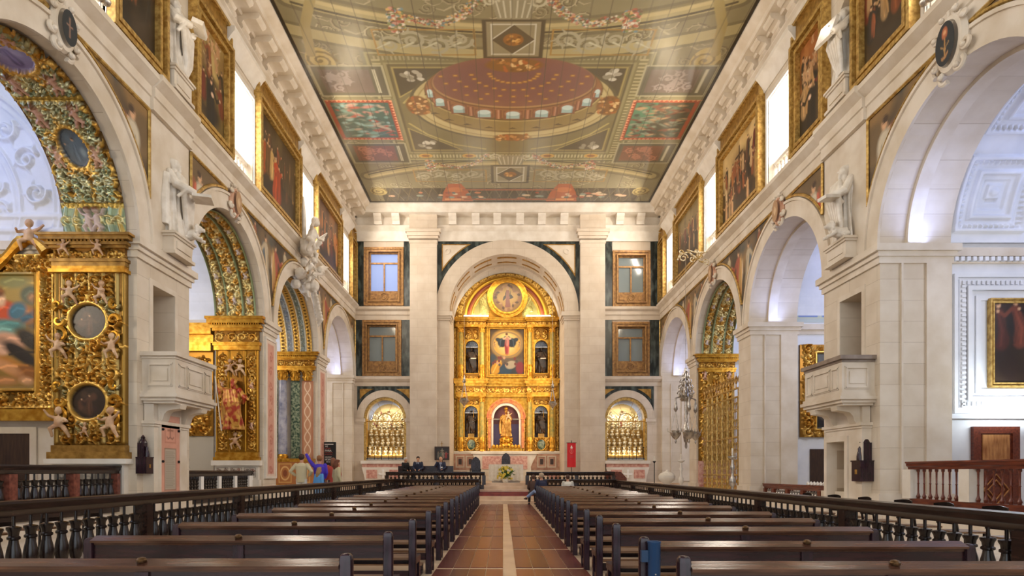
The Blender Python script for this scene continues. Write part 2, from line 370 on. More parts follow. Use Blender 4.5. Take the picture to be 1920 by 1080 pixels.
    def figure(s, x, y, h, robe, lean=0.0, arm=1, skin='d8a880', cloak=None):
        """a small painted person seen from afar"""
        lx = x + lean * h; so = .035 * h + .02; C = np.array(lin(robe)); k0 = (x * 7.3 + y * 3.1) % 1
        s.ell(x, y + .18 * h, .17 * h, .24 * h, C * .8, rot=.1 - k0 * .3, soft=so); s.ell((x + lx) / 2, y + .42 * h, .13 * h, .26 * h, C, rot=-lean, soft=so); s.ell(lx, y + .66 * h, .115 * h, .15 * h, C * 1.05, soft=so)
        for q in range(3): a = (q - 1) * .07 * h; s.stroke([(lx + a * .6, y + .68 * h), (x + a * 1.2 + .03 * h, y + .35 * h), (x + a * 1.6, y + .04 * h)], .035 * h, C * (1.5 if q % 2 else .55), taper=(.5, 1))
        if cloak: K = np.array(lin(cloak)); s.ell(lx - .1 * h, y + .45 * h, .08 * h, .33 * h, K, rot=.12, soft=so); s.stroke([(lx - .1 * h, y + .75 * h), (lx - .17 * h, y + .4 * h), (x - .15 * h, y + .05 * h)], .04 * h, K * 1.5)
        s.stroke([(lx + arm * .08 * h, y + .74 * h), (lx + arm * .22 * h, y + .6 * h), (lx + arm * .34 * h, y + .68 * h)], .07 * h, robe)
        s.ell(lx + arm * .36 * h, y + .69 * h, .03 * h, .03 * h, skin); s.ell(lx, y + .87 * h, .045 * h, .062 * h, skin); s.ell(lx - .015 * h, y + .905 * h, .05 * h, .04 * h, '3a281a')
        return s
def grid(name, cv, f, mat, parent=None, thick=0.0, zs=1.0, zoff=0.0, uv=None, flip=False):
    """one mesh from a canvas: f(u, v, out) gives the place; 'thick' closes the sides and the back"""
    nx, ny = cv.nx, cv.ny; Z = cv.z * zs + zoff
    if uv is None: P = np.array([[f(cv.X[j, i], cv.Y[j, i], Z[j, i]) for i in range(nx)] for j in range(ny)], dtype=float).reshape(-1, 3)
    else: P = uv(cv.X, cv.Y, Z).reshape(-1, 3)
    idx = np.arange(nx * ny).reshape(ny, nx); F = np.stack([idx[:-1, :-1], idx[:-1, 1:], idx[1:, 1:], idx[1:, :-1]], -1).reshape(-1, 4)
    C = np.concatenate([np.clip(cv.c, 0, 1).reshape(-1, 3), cv.m.reshape(-1, 1)], 1)
    if thick:
        ring = np.concatenate([idx[0, :], idx[1:, -1], idx[-1, -2::-1], idx[-2:0:-1, 0]]); n0 = nx * ny; Xr = cv.X.reshape(-1)[ring]; Yr = cv.Y.reshape(-1)[ring]
        if uv is None: B = np.array([f(a, b, -thick) for a, b in zip(Xr, Yr)])
        else: B = uv(Xr, Yr, np.full(len(ring), -float(thick))).reshape(-1, 3)
        P = np.concatenate([P, B]); k = np.arange(len(ring)); kn = (k + 1) % len(ring)
        F = np.concatenate([F, np.stack([ring, n0 + k, n0 + kn, ring[kn]], -1)]); C = np.concatenate([C, C[ring]])
    if flip: F = F[:, ::-1]
    me = bpy.data.meshes.new(name); me.vertices.add(len(P)); me.vertices.foreach_set('co', P.astype(np.float32).reshape(-1))
    me.loops.add(F.size); me.loops.foreach_set('vertex_index', F.reshape(-1).astype(np.int32)); me.polygons.add(len(F))
    me.polygons.foreach_set('loop_start', (np.arange(len(F)) * 4).astype(np.int32)); me.polygons.foreach_set('use_smooth', np.ones(len(F), bool))
    me.update(calc_edges=True); me.validate()
    ca = me.color_attributes.new('paint', 'FLOAT_COLOR', 'POINT'); ca.data.foreach_set('color', C.astype(np.float32).reshape(-1))
    if thick: me.set_sharp_from_angle(angle=math.radians(60))
    o = bpy.data.objects.new(name, me); COL.objects.link(o); me.materials.append(mat)
    if parent is not None: o.parent = parent
    return o
# ------------------------------------------------------------------ wall with openings
def op(u0, u1, v0, v1, depth=None, arch=False, n=2):
    c, r = (u0 + u1) / 2, (u1 - u0) / 2
    top = (lambda u: v1 + math.sqrt(max(0, r * r - (u - c) ** 2))) if arch else (lambda u: v1)
    return dict(u0=u0, u1=u1, bot=lambda u: v0, top=top, d=depth, n=24 if arch else 1, c=c, r=r, arch=arch)
def wallmesh(m, f, u0, u1, v0, v1, ops, thick):
    us = {u0, u1}
    for o in ops:
        us |= {o['c'] - o['r'] * math.cos(PI * k / o['n']) for k in range(o['n'] + 1)} if o['arch'] else {o['u0'], o['u1']}
    us = sorted(us); us = [u for i, u in enumerate(us) if i == 0 or u - us[i - 1] > 1e-6]
    q = lambda *p: m.add(p, [tuple(range(len(p)))])
    for a, b in zip(us, us[1:]):
        mid = (a + b) / 2; act = sorted([o for o in ops if o['u0'] < mid < o['u1']], key=lambda o: o['bot'](mid)); va = vb = v0
        wa = wb_ = v0
        for o in act:
            D = thick if o['d'] is None else o['d']; ba, bb, ta, tb = o['bot'](a), o['bot'](b), o['top'](a), o['top'](b)
            if ba - va > 1e-5 or bb - vb > 1e-5: q(f(a, va, 0), f(b, vb, 0), f(b, bb, 0), f(a, ba, 0))
            q(f(a, ta, 0), f(b, tb, 0), f(b, tb, D), f(a, ta, D))
            if ba > v0 + 1e-5: q(f(a, ba, 0), f(b, bb, 0), f(b, bb, D), f(a, ba, D))
            if o['d'] is not None: q(f(a, ba, D), f(b, bb, D), f(b, tb, D), f(a, ta, D))
            else:
                if ba - wa > 1e-5: q(f(a, wa, thick), f(b, wb_, thick), f(b, bb, thick), f(a, ba, thick))
                wa, wb_ = ta, tb
            va, vb = ta, tb
        if v1 - va > 1e-5: q(f(a, va, 0), f(b, vb, 0), f(b, v1, 0), f(a, v1, 0))
        if v1 - wa > 1e-5: q(f(a, wa, thick), f(b, wb_, thick), f(b, v1, thick), f(a, v1, thick))
    for o in ops:
        D = thick if o['d'] is None else o['d']
        for u in (o['u0'], o['u1']):
            b, t = o['bot'](u), o['top'](u)
            if t - b > 1e-5: q(f(u, b, 0), f(u, t, 0), f(u, t, D), f(u, b, D))
    for u in (u0, u1): q(f(u, v0, 0), f(u, v1, 0), f(u, v1, thick), f(u, v0, thick))
    q(f(u0, v1, 0), f(u1, v1, 0), f(u1, v1, thick), f(u0, v1, thick))
    return m
def mould(m, f, u0, u1, prof):
    """a straight moulding: profile of (projection, height) points run from u0 to u1 on a wall"""
    P = [(0.02, prof[0][1])] + [(-p, v) for p, v in prof] + [(0.02, prof[-1][1])]
    return m.prism(P, lambda a, b, c: f(c, b, a), u0, u1)
def rings(m, f, u0, u1, d0, d1, levels):
    """stacked slabs around a rectangular pier: (projection, v0, v1)"""
    for p, a, b in levels: m.fbox(f, u0 - p, u1 + p, a, b, d0 - p, d1 + p)
    return m
# ================================================================== NAVE WALLS
PIERN = {'left': (15.05, 17.55), 'right': (15.5, 18.2)}
NICHE = {'left': (16.13, 17.07), 'right': (16.46, 17.42)}
for side, (f, C, sg) in SIDES.items():
    ops = [op(c - RI, c + RI, 0, SPR, None, True) for c in C]
    ops += [op(a, b, 11.4, 14.5) for a, b in WIN]
    na, nb = NICHE[side]; r = (nb - na) / 2
    ops += [op(na, nb, 7.7, 10.15 - r, 0.42, True), op(na, nb, 12.0, 14.35 - r, 0.42, True)]
    if side == 'right': ops += [op(16.6, 17.5, 0.3, 2.3, 0.7), op(16.25, 17.3, 4.0, 6.15, 1.3)]
    else: ops += [op(15.7, 16.75, 4.0, 6.15, 1.3)]
    m = MB(); wallmesh(m, f, Y0, ZB, 0, 17.3, ops, T)
    w = struct(m.build('wall_' + side, M['sideS'], smooth=25))
    # archivolts, thin outer fillet and impost blocks
    m = MB()
    for ic, c in enumerate(C):
        a0 = 0.0; m.arc(f, c, SPR, RI, RI + 0.47, -0.07, 0.0, n=36); m.arc(f, c, SPR, RI + 0.47, RO, -0.12, 0.0, n=36)
        if (side, ic) not in (('left', 1), ('left', 2), ('left', 3), ('right', 3)): m.arc(f, c, SPR, RI - 0.10, RI, 0.62, 0.95, n=36)
    for ic, c in enumerate(C):
        if (side, ic) not in (('left', 1), ('left', 2), ('left', 3), ('right', 3)):
            for e, s_ in ((c - RI, 1), (c + RI, -1)): a_, b_ = sorted((e, e + s_ * .05)); m.fbox(f, a_, b_, .95, 6.62, .5, .55); m.fbox(f, a_, b_, .95, 6.62, 1.12, T)
    edges = [Y0] + [e for c in C for e in (c - RI, c + RI)] + [ZB]
    for i in range(0, len(edges), 2):
        a, b = edges[i], edges[i + 1]
        if b - a > 0.3:
            rings(m, f, a, b, 0, T, [(0.05, 6.62, 6.78), (0.10, 6.78, 6.9), (0.17, 6.9, 7.07)])
            rings(m, f, a, b, 0, T, [(0.06, 0, 0.95)])
    o = struct(m.build('trim_1' if side == 'left' else 'trim_2', M['stone'], smooth=30))
    # string course and top entablature
    m = MB(); pa, pb = PIERN[side]; pa += 0.45; pb -= 0.1
    st = [(0.07, 10.42), (0.07, 10.72), (0.11, 10.74), (0.11, 10.98), (0.17, 11.02), (0.27, 11.12), (0.30, 11.14), (0.30, 11.27), (0.0, 11.33)]
    mould(m, f, Y0, ZB, st)
    mould(m, f, pa, pb, [(p + 0.08, v + 0.002) for p, v in st])
    m.fbox(f, pa, pb, 7.09, 10.42, -0.04, 0.1)
    ext = 1.13 if side == 'left' else 0.88
    mould(m, f, Y0, ZB, [(0.06, 15.55), (0.06, 15.68), (0.12, 15.7), (0.12, 15.86), (0.2, 15.92), (0.2, 15.98), (0.06, 16.0), (0.06, 16.45)])
    mould(m, f, Y0, ZB, [(0.2, 16.42), (0.24, 16.5), (ext - 0.28, 16.52), (ext - 0.26, 16.68), (ext - 0.1, 16.74), (ext, 16.84), (ext, 16.95), (0.2, 17.1)])
    struct(m.build('trim_3' if side == 'left' else 'trim_4', M['stone'], smooth=30))
    # scrolled brackets under the cornice, one by one
    br = MB(); w2 = 0.29; e = ext - 0.36
    prof = [(0, 15.98), (0.18, 15.98), (0.26, 16.04), (0.24, 16.14), (0.20, 16.2), (0.26, 16.28), (0.42, 16.32), (e - 0.1, 16.30), (e, 16.36), (e + 0.03, 16.44), (e, 16.52), (0, 16.52)]
    y = 36.0; k = 0; proto = None
    while y > Y0 + 0.4:
        if proto is None:
            br.prism([(-p, v) for p, v in prof], lambda a, b, c: f(c, b, a) , -w2, w2)
            proto = br.build('cornice_bracket', M['stone'], smooth=30); o = proto
        else:
            o = proto.copy(); COL.objects.link(o)
        o.location = (0, y, 0)
        tag(o, 'curled cream stone bracket under the %s cornice, %s from the altar wall' % (side, ordw(k + 1)), 'bracket', 'cornice brackets along the %s wall' % side)
        y -= 1.08; k += 1
# ================================================================== BACK WALL
AX, AR, AS = 0.22, 3.38, 10.87
NB = [(-6.95, 1.25), (7.22, 1.25)]
BW = [(-8.17, -5.84, 11.22, 14.65), (-8.26, -5.97, 7.1, 10.37), (6.42, 8.63, 11.15, 14.45), (6.4, 8.58, 7.1, 10.27)]
ops = [op(AX - AR, AX + AR, 0, AS, None, True)]
for cx, r in NB: ops.append(op(cx - r, cx + r, 2.15, 4.62, 1.3, True))
for x0, x1, z0, z1 in BW: ops.append(op(x0 + 0.2, x1 - 0.2, z0 + 0.2, z1 - 0.2, 0.4))
m = MB(); wallmesh(m, fB, ZL - 0.0, ZR + 0.0, 0, 17.3, ops, 3.6)
struct(m.build('wall_back', M['backS'], smooth=25))
m = MB()
m.arc(fB, AX, AS, AR, 4.2, -0.14, 0, n=48); m.arc(fB, AX, AS, AR - 0.12, AR, 1.75, 2.0, n=48)
for cx, r in NB: m.arc(fB, cx, 4.62, r, 1.66, -0.1, 0, n=32)
lv = [(0.05, 10.38, 10.5), (0.1, 10.5, 10.62), (0.18, 10.62, 10.87)]
rings(m, fB, -3.87, AX - AR, -0.02, 1.0, lv); rings(m, fB, AX + AR, 4.5, -0.02, 1.0, lv)
for cx, r in NB:
    for a, b in ((cx - 1.66, cx - r), (cx + r, cx + 1.66)): rings(m, fB, a, b, 0.0, 0.6, [(0.03, 4.3, 4.42), (0.08, 4.42, 4.62)])
PIL = [(-5.44, -3.87), (4.5, 5.94)]
st = [(0.05, 10.4), (0.05, 10.68), (0.1, 10.7), (0.1, 10.9), (0.2, 11.02), (0.2, 11.16)]
s2 = [(0.05, 6.52), (0.05, 6.74), (0.12, 6.78), (0.22, 6.92), (0.22, 7.07)]
for a, b in ((ZL, PIL[0][0]), (PIL[1][1], ZR)):
    mould(m, fB, a, b, st); mould(m, fB, a, b, s2)
for a, b in PIL:
    m.fbox(fB, a, b, 0.9, 15.0, -0.35, 0); rings(m, fB, a, b, -0.35, 0.1, [(0.04, 0.9, 1.5), (0.04, 14.8, 14.92), (0.08, 15.05, 15.2), (0.16, 15.2, 15.4), (0.24, 15.4, 15.56)])
    m.fbox(fB, a - 0.02, b + 0.02, 15.56, 16.5, -0.42, 0.1)
struct(m.build('trim_5', M['backS'], smooth=30))
m = MB()
mould(m, fB, ZL, ZR, [(0.12, 15.0), (0.12, 15.2), (0.25, 15.45), (0.25, 15.56), (0.15, 15.58), (0.15, 15.8), (0.22, 15.9), (0.05, 15.92), (0.05, 16.45)])
mould(m, fB, ZL, ZR, [(0.2, 16.42), (0.75, 16.45), (0.78, 16.62), (0.92, 16.72), (1.0, 16.84), (1.0, 16.97), (0.2, 17.1)])
struct(m.build('trim_6', M['pale'], smooth=30))
proto = None
for kx, x in enumerate((-7.3, -6.25, -2.95, -1.6, -0.35, 0.98, 2.25, 3.55, 6.8, 8.0)):
    if proto is None:
        m = MB(); m.prism([(0, 15.92), (-0.3, 15.92), (-0.34, 16.1), (-0.5, 16.2), (-0.62, 16.3), (-0.66, 16.44), (0, 16.44)], lambda a, b, c: (c, ZB + a, b), -0.22, 0.22)
        proto = m.build('cornice_bracket', M['pale'], smooth=30); o = proto
    else: o = proto.copy(); COL.objects.link(o)
    o.location.x = x; tag(o, 'square white stone bracket across the altar wall cornice, %s from the left corner' % ordw(kx + 1), 'bracket', 'cornice brackets across the altar wall')
# dark marble strips and spandrels on the back wall
m = MB()
for a, b, c, d in ((-8.63, -8.2, 11.2, 15.0), (-5.84, -5.46, 11.2, 15.0), (-8.66, -8.28, 7.1, 10.4), (-5.97, -5.5, 7.1, 10.4), (5.95, 6.4, 11.2, 15.0), (8.65, 9.15, 11.2, 15.0), (5.95, 6.38, 7.1, 10.4), (8.6, 9.15, 7.1, 10.4)):
    m.fbox(fB, a, b, c, d, -0.05, 0.01)
def spandrel(m, f, c, v, r, x, top, d0, d1, inset=0.0, n=14):
    """the corner left between an arch of radius r and the straight lines x and top"""
    sg = 1 if x > c else -1; r = r + inset; xx = x - sg * inset; tt = top - inset
    a1 = math.acos(min(1, abs(xx - c) / r)); a0 = math.asin(min(1, (tt - v) / r)) if (tt - v) < r else PI / 2
    pts = [(c + sg * r * math.cos(a1 + (a0 - a1) * k / n), v + r * math.sin(a1 + (a0 - a1) * k / n)) for k in range(n + 1)]
    pts += [(pts[-1][0], tt)] if (tt - v) >= r else []
    pts += [(xx, tt)]
    m.prism(pts, lambda a, b, k: f(a, b, k), d0, d1)
for x in (-3.87, 4.5): spandrel(m, fB, AX, AS, 4.22, x, 15.1, -0.05, 0.01)
for cx, r in NB:
    for x in (cx - 1.62, cx + 1.62): spandrel(m, fB, cx, 4.62, 1.68, x, 6.5, -0.05, 0.01)
struct(m.build('trim_7', M['marb'], smooth=30))
m = MB()
for x in (-3.87, 4.5): spandrel(m, fB, AX, AS, 4.22, x, 15.1, -0.09, 0.01, inset=0.27)
for cx, r in NB:
    for x in (cx - 1.62, cx + 1.62): spandrel(m, fB, cx, 4.62, 1.68, x, 6.5, -0.08, 0.01, inset=0.16)
struct(m.build('trim_8', M['goldd'], smooth=30))
m = MB()
for x in (-3.87, 4.5): spandrel(m, fB, AX, AS, 4.22, x, 15.1, -0.11, 0.01, inset=0.33)
for x, sg in ((-3.3, 1), (3.75, -1)): m.arc(fB, x + sg * 0.02, 14.4, 0.10, 0.17, -0.15, -0.1, 0, 2 * PI, 16)
struct(m.build('trim_9', M['stone'], smooth=30))
# sunk panels in the underside of the altar arch
m = MB()
for k in range(7):
    a0 = PI * (k + 0.12) / 7; a1 = PI * (k + 0.88) / 7
    m.arc(fB, AX, AS, AR - 0.03, AR - 0.001, 0.35, 0.52, a0, a1, 8); m.arc(fB, AX, AS, AR - 0.03, AR - 0.001, 1.2, 1.37, a0, a1, 8)
struct(m.build('trim_10', M['goldd'], smooth=30))
# chancel: vault, side walls, end wall
m = MB(); m.fbox(fB, AX - 4.4, AX + 4.4, 0, 15.2, 5.2, 5.4)
m.fbox(fB, AX - 4.4, AX - 4.1, 0, 15.2, 3.6, 5.2); m.fbox(fB, AX + 4.1, AX + 4.4, 0, 15.2, 3.6, 5.2); m.fbox(fB, AX - 4.4, AX + 4.4, 15.2, 15.4, 3.6, 5.4)
struct(m.build('wall_chancel', M['stone']))
# ================================================================== CHAPELS BEHIND THE ARCHES
CD = 6.0
def chapel(side, i, vault=True):
    f, C, sg = SIDES[side]; c = C[i]; ya, yb = c - RI - 0.28, c + RI + 0.28; m = MB(); q = lambda *p: m.add([f(*x) for x in p], [tuple(range(len(p)))])
    top = SPR if vault else 12.2
    q((yb, 0, T), (yb, top, T), (yb, top, T + CD), (yb, 0, T + CD)); q((ya, 0, T), (ya, top, T), (ya, top, T + CD), (ya, 0, T + CD))
    r = (yb - ya) / 2
    if vault:
        n = 28
        for k in range(n):
            a, b = PI * k / n, PI * (k + 1) / n
            q((c + r * math.cos(a), SPR + r * math.sin(a), T), (c + r * math.cos(b), SPR + r * math.sin(b), T), (c + r * math.cos(b), SPR + r * math.sin(b), T + CD), (c + r * math.cos(a), SPR + r * math.sin(a), T + CD))
        q(*[(ya, 0, T + CD), (yb, 0, T + CD)] + [(c + r * math.cos(PI * k / n), SPR + r * math.sin(PI * k / n), T + CD) for k in range(n + 1)])
    else:
        q((ya, top, T), (yb, top, T), (yb, top, T + CD), (ya, top, T + CD)); q((ya, 0, T + CD), (yb, 0, T + CD), (yb, top, T + CD), (ya, top, T + CD))
    o = struct(m.build('wall_chapel_%s_%d' % (side, i), M['plaster'] , smooth=30))
    m = MB(); m.fbox(f, ya, yb, -0.05, FC, 0.35, T + CD); m.fbox(f, ya + 0.3, yb - 0.3, -0.05, 0.45, 0.02, 0.35)
    m.fbox(f, yb - 0.06, yb, 6.7, 6.86, T, T + CD); m.fbox(f, yb - 0.14, yb, 6.86, 7.07, T, T + CD)
    struct(m.build('floor_chapel_%s_%d' % (side, i), M['stone']))
for side in SIDES:
    for i in range(5): chapel(side, i, not (side == 'left' and i == 1))
# ================================================================== FLOOR
m = MB(); m.box(ZL - 9, ZR + 9, Y0, ZB + 6, -0.2, 0)
struct(m.build('floor', rock('floor_stone', 'c0a68a', 'd8c2a4', 1.3, 0.35, dist=0.001)))
def RLx(y): return -6.62 + (y - 5) * 0.046          # line of the left balustrade
def RRx(y): return 4.68 + (y - 5) * 0.034           # line of the right balustrade
m = MB()
m.prism([(ZL - 0.02, Y0), (RLx(Y0) - 0.25, Y0), (RLx(33) - 0.25, 33), (ZL - 0.02, 33)], lambda a, b, c: (a, b, c), -0.05, FS)
m.prism([(ZR + 0.02, Y0), (RRx(Y0) + 0.25, Y0), (RRx(33) + 0.25, 33), (ZR + 0.02, 33)], lambda a, b, c: (a, b, c), -0.05, FS)
struct(m.build('floor_side', M['stone']))
# wooden boards of the aisle, between stone bands
rb = random.Random(3); cols = ['62302e', '562628', '6e3a32', '4c2226', '764436', '5c2a2c', '68342e']
P, F, CC = [], [], []
y = 29.0 - 0.35
while y > 1.0:
    for xa, xb in ((-1.03, 0.0), (0.19, 1.26)):
        for k in range(4):
            a = xa + (xb - xa) * k / 4 + 0.006; b = xa + (xb - xa) * (k + 1) / 4 - 0.006; n = len(P); t = np.array(lin(rb.choice(cols))) * rb.uniform(0.85, 1.2)
            for (X, Y, Z) in ((a, y - 2.22, 0), (b, y - 2.22, 0), (b, y, 0), (a, y, 0), (a, y - 2.22, 0.012), (b, y - 2.22, 0.012), (b, y, 0.012), (a, y, 0.012)): P.append((X, Y, Z)); CC.append((*t, 0))
            F += [tuple(n + q for q in g) for g in ((4, 5, 6, 7), (0, 1, 5, 4), (1, 2, 6, 5), (2, 3, 7, 6), (3, 0, 4, 7))]
    y -= 2.38
me = bpy.data.meshes.new('floor_boards'); me.from_pydata(P, [], F); ca = me.color_attributes.new('paint', 'FLOAT_COLOR', 'POINT'); ca.data.foreach_set('color', np.array(CC, dtype=np.float32).reshape(-1))
o = bpy.data.objects.new('floor_boards', me); COL.objects.link(o); me.materials.append(M['board']); struct(o)
# steps up to the presbytery
m = MB()
for k, y in enumerate((29.0, 30.1, 30.7, 31.3, 32.2, 32.9)):
    z = 0.15 * (k + 1); x0, x1 = (-1.42, 1.66) if k < 3 else (ZL, ZR)
    if k >= 3: x0, x1 = ZL, ZR
    if k == 2: continue
    m.box(x0, x1, y, ZB + 5 if k == 5 else 33.4, z - 0.15 if k else 0, z)
struct(m.build('floor_presbytery', rock('step_stone', 'c6a98c', 'dcc4aa', 2, 0.35, dist=0.001)))
m = MB(); m.box(-1.42, 1.66, 30.7, 31.32, 0.28, 0.45); m.box(-1.42, 1.66, 31.25, 31.35, 0.45, 0.5)
struct(m.build('floor_step', rock('red_step', '6a2018', '8c3426', 3, 0.35, dist=0)))
# ================================================================== PAINTED CEILING
def garland(cv, pts, r, seed):
    rg = random.Random(seed); cols = ['c8baa0', 'a8604c', 'c8a060', '5f6a44', 'c08c7a', '7a8458', 'd8ccb4', '8c4438', '6a5440', '6a8488']
    n = 60
    for k in range(n):
        t = k / (n - 1) * (len(pts) - 1); i = min(int(t), len(pts) - 2); u = t - i; x = pts[i][0] * (1 - u) + pts[i + 1][0] * u; y = pts[i][1] * (1 - u) + pts[i + 1][1] * u
        for q in range(7): cv.ell(x + rg.uniform(-r, r), y + rg.uniform(-r, r), r * 0.3, r * 0.28, rg.choice(cols))
def ceiling_canvas():
    X0, Y1 = -7.63, 19.5; W, H = 16.03, 16.5
    cv = CV(W, H, 0.031, '80785a'); A = lambda x: x - X0; B = lambda y: y - Y1; rg = random.Random(11); cx = A(0.36)
    # olive field with carved-looking scrolls
    for k in range(230):
        x, y = rg.uniform(0.3, W - 0.3), rg.uniform(0.2, H - 0.2); r = rg.uniform(0.22, 0.42); a_ = rg.uniform(0, 6); q_ = rg.choice((-1, 1))
        cv.scroll(x + .03, y - .03, r, '5c553e', r * 0.2, 1.5, a_, q_, n=16, leaf=False); cv.scroll(x, y, r, rg.choice(['a59c7a', '9a9070', 'b0a684']), r * 0.13, 1.5, a_, q_, n=16)
        cv.stroke([(x, y + r), (x + q_ * r * .8, y + r * 1.5), (x + q_ * r * 1.6, y + r * 1.2)], r * .2, 'aaa07e', taper=(1, .3))
    def arch_band(yc, r, sgn, w, col, c0=None):
        pts = [(cx + r * math.sin(t), B(yc) + sgn * (r - r * math.cos(t)) * 0.62) for t in np.linspace(-0.62, 0.62, 40)]
        cv.stroke(pts, w, col); return pts
    # end zones (far and near)
    for yc, sg in ((31.35, 1), (21.9, -1)):
        arch_band(yc - 0.0, 12.6, sg, 0.95, '69634a'); arch_band(yc, 12.6, sg, 0.6, 'a09468'); arch_band(yc + sg * .3, 12.6, sg, .1, '7a7050'); arch_band(yc + sg * .12, 12.6, sg, 0.16, 'b9a878'); arch_band(yc - sg * .2, 12.6, sg, 0.1, '3e3a2c')
    # end strips with coloured figures
    for ya, yb in ((34.2, 36.0),):
        cv.rect(0.9, B(ya), W - 0.9, B(yb), '2e2a22')
        for k in range(26): x = 1.0 + k * 0.56; cv.stroke([(x, B(ya)), (x + .5, B(yb))], .05, '57503a'); cv.stroke([(x + .5, B(ya)), (x, B(yb))], .05, '57503a')
        for x in (A(-2.6), A(3.3)):
            cv.poly([(x - .9, B(yb)), (x + .9, B(yb)), (x + .7, B(ya) + .5), (x + .35, B(ya) - .5), (x - .35, B(ya) - .5), (x - .7, B(ya) + .5)], 'a5502e'); cv.ell(x, B(ya + .2), .45, .3, 'c06a3a'); cv.rect(x - .7, B(yb) - .5, x + .7, B(yb) - .3, 'd08a50')
        for k in range(46):
            x = rg.uniform(1.4, W - 1.4)
            cv.ell(x, B(rg.uniform(34.7, 35.6)), rg.uniform(.1, .3), .12, rg.choice(['b06a48', 'd0a888', '7a8a80', '8a3a2a', 'c8b090', '4a5a58']))
        cv.rect(cx - 2.6, B(34.3), cx + 2.6, B(34.5), '8a4a30'); cv.rect(cx - 2.6, B(35.5), cx + 2.6, B(35.7), '8a4a30')
    # the great square with its border of mouldings and dentils
    x0, x1, y0, y1 = A(-5.05), A(5.55), B(23.2), B(31.0)
    cv.rect(x0 - .25, y0 - .25, x1 + .25, y1 + .25, '6a684e'); cv.rect(x0 - .1, y0 - .1, x1 + .1, y1 + .1, 'a09a72'); cv.rect(x0, y0, x1, y1, '77704e')
    for t in np.arange(x0 + .2, x1 - .2, 0.16): cv.rect(t, y1 - .42, t + .08, y1 - .12, 'b9b088'); cv.rect(t, y0 + .12, t + .08, y0 + .36, '9a9270')
    for t in np.arange(y0 + .3, y1 - .3, 0.22): cv.rect(x0 + .1, t, x0 + .42, t + .1, 'a89f78'); cv.rect(x1 - .42, t, x1 - .1, t + .1, 'a89f78')
    for t in (.12, .32, .68, .88): xx = x0 + (x1 - x0) * t; cv.ell(xx, y1 - .3, .34, .2, 'c29a4a'); cv.ell(xx, y1 - .3, .2, .12, '8a5a2a')
    cv.rect(x0 + .5, y0 + .5, x1 - .5, y1 - .55, '8d8560'); cv.rect(x0 + .62, y0 + .6, x1 - .62, y1 - .68, '5c563c'); cv.rect(x0 + .7, y0 + .68, x1 - .7, y1 - .75, '756c4a')
    # corner triangles with pale winged heads
    for sx, sy in ((1, 1), (-1, 1), (1, -1), (-1, -1)):
        px = x0 + .8 if sx > 0 else x1 - .8; py = y0 + .8 if sy > 0 else y1 - .85
        cv.poly([(px, py), (px + sx * 2.3, py), (px, py + sy * 1.9)], '4c4636'); cv.stroke([(px, py), (px + sx * 2.3, py), (px, py + sy * 1.9), (px, py)], .07, '9a8c58')
        for k in range(9): cv.ell(px + sx * rg.uniform(.3, 1.1), py + sy * rg.uniform(.2, .8), .16, .11, rg.choice(['a8a290', 'c4beac', '8a8470']), rot=rg.uniform(0, 3))
        cv.stroke([(px + sx * .1, py + sy * 2.3), (px + sx * .8, py + sy * 1.4), (px + sx * 2.0, py + sy * .5), (px + sx * 3.4, py + sy * .1)], .1, 'a89a60')
    # oval opening with a painted dome
    arch_band(23.25, 15, -1, .8, '6c664a'); arch_band(23.25, 15, -1, .5, 'a89c70')
    ox = cx + .06; oy = B(26.4)
    for rx, ry, c in ((4.35, 2.85, '55503a'), (4.22, 2.72, 'b3a270'), (4.05, 2.56, '968455'), (3.98, 2.5, 'bfae7c'), (3.72, 2.22, 'a49260'), (3.66, 2.16, '6a5634')): cv.ell(ox, oy, rx, ry, c)
    cv.ell(ox, oy - .02, 3.62, 2.1, '8a7648')                              # low parapet ring
    for t in np.linspace(.12 * PI, .88 * PI, 9): cv.poly([(ox + 3.6 * math.cos(t) - .22, oy + .02 + 1.88 * math.sin(t)), (ox + 3.6 * math.cos(t), oy - .12 + 1.88 * math.sin(t)), (ox + 3.6 * math.cos(t) + .22, oy + .02 + 1.88 * math.sin(t))], '54462a')
    wy = B(25.55); cv.ell(ox, wy - .05, 3.62, 2.05, '6a5030'); cv.ell(ox, wy - .1, 3.56, 1.98, '8c6040')
    pts = [(ox + 3.6 * math.cos(t), wy - .05 + 2.07 * math.sin(t)) for t in np.linspace(.03 * PI, .97 * PI, 50)]; cv.stroke(pts, .09, '5a4628'); cv.stroke([(x, y + .1) for x, y in pts], .08, 'a8945e')
    for k in range(17):                                             # painted windows between columns
        a = PI * (k + 0.5) / 17; x = ox + 3.42 * math.cos(a); y = wy - .06 + 1.72 * math.sin(a); s = .1 + .24 * math.sin(a)
        if k % 2: cv.rect(x - s * .42, y - .36, x + s * .42, y + .3, '6a4030'); cv.rect(x - s * .25, y - .36, x + s * .22, y + .3, '9a6448'); cv.rect(x - s * .05, y - .36, x + s * .1, y + .3, 'b8866a')
        else:
            cv.rect(x - s * 1.25, y - .36, x + s * 1.25, y + .33, '7a4e3a'); cv.ell(x, y - .12, s * 1.1, .28, '94664c'); cv.rect(x - s * .85, y - .12, x + s * .85, y + .26, '98b4b0'); cv.ell(x, y - .12, s * .85, .17, 'c2d6d0')
    cv.ell(ox, wy - .5, 3.3, 1.72, '6e4a34'); cv.ell(ox, wy - .54, 3.25, 1.66, 'a07c54'); cv.ell(ox, wy - .6, 3.2, 1.6, '7c5248'); cv.ell(ox, wy - .72, 2.9, 1.35, '784e4a', soft=.3); cv.ell(ox - .2, wy - .9, 2.0, .9, '704a4a', soft=.4)
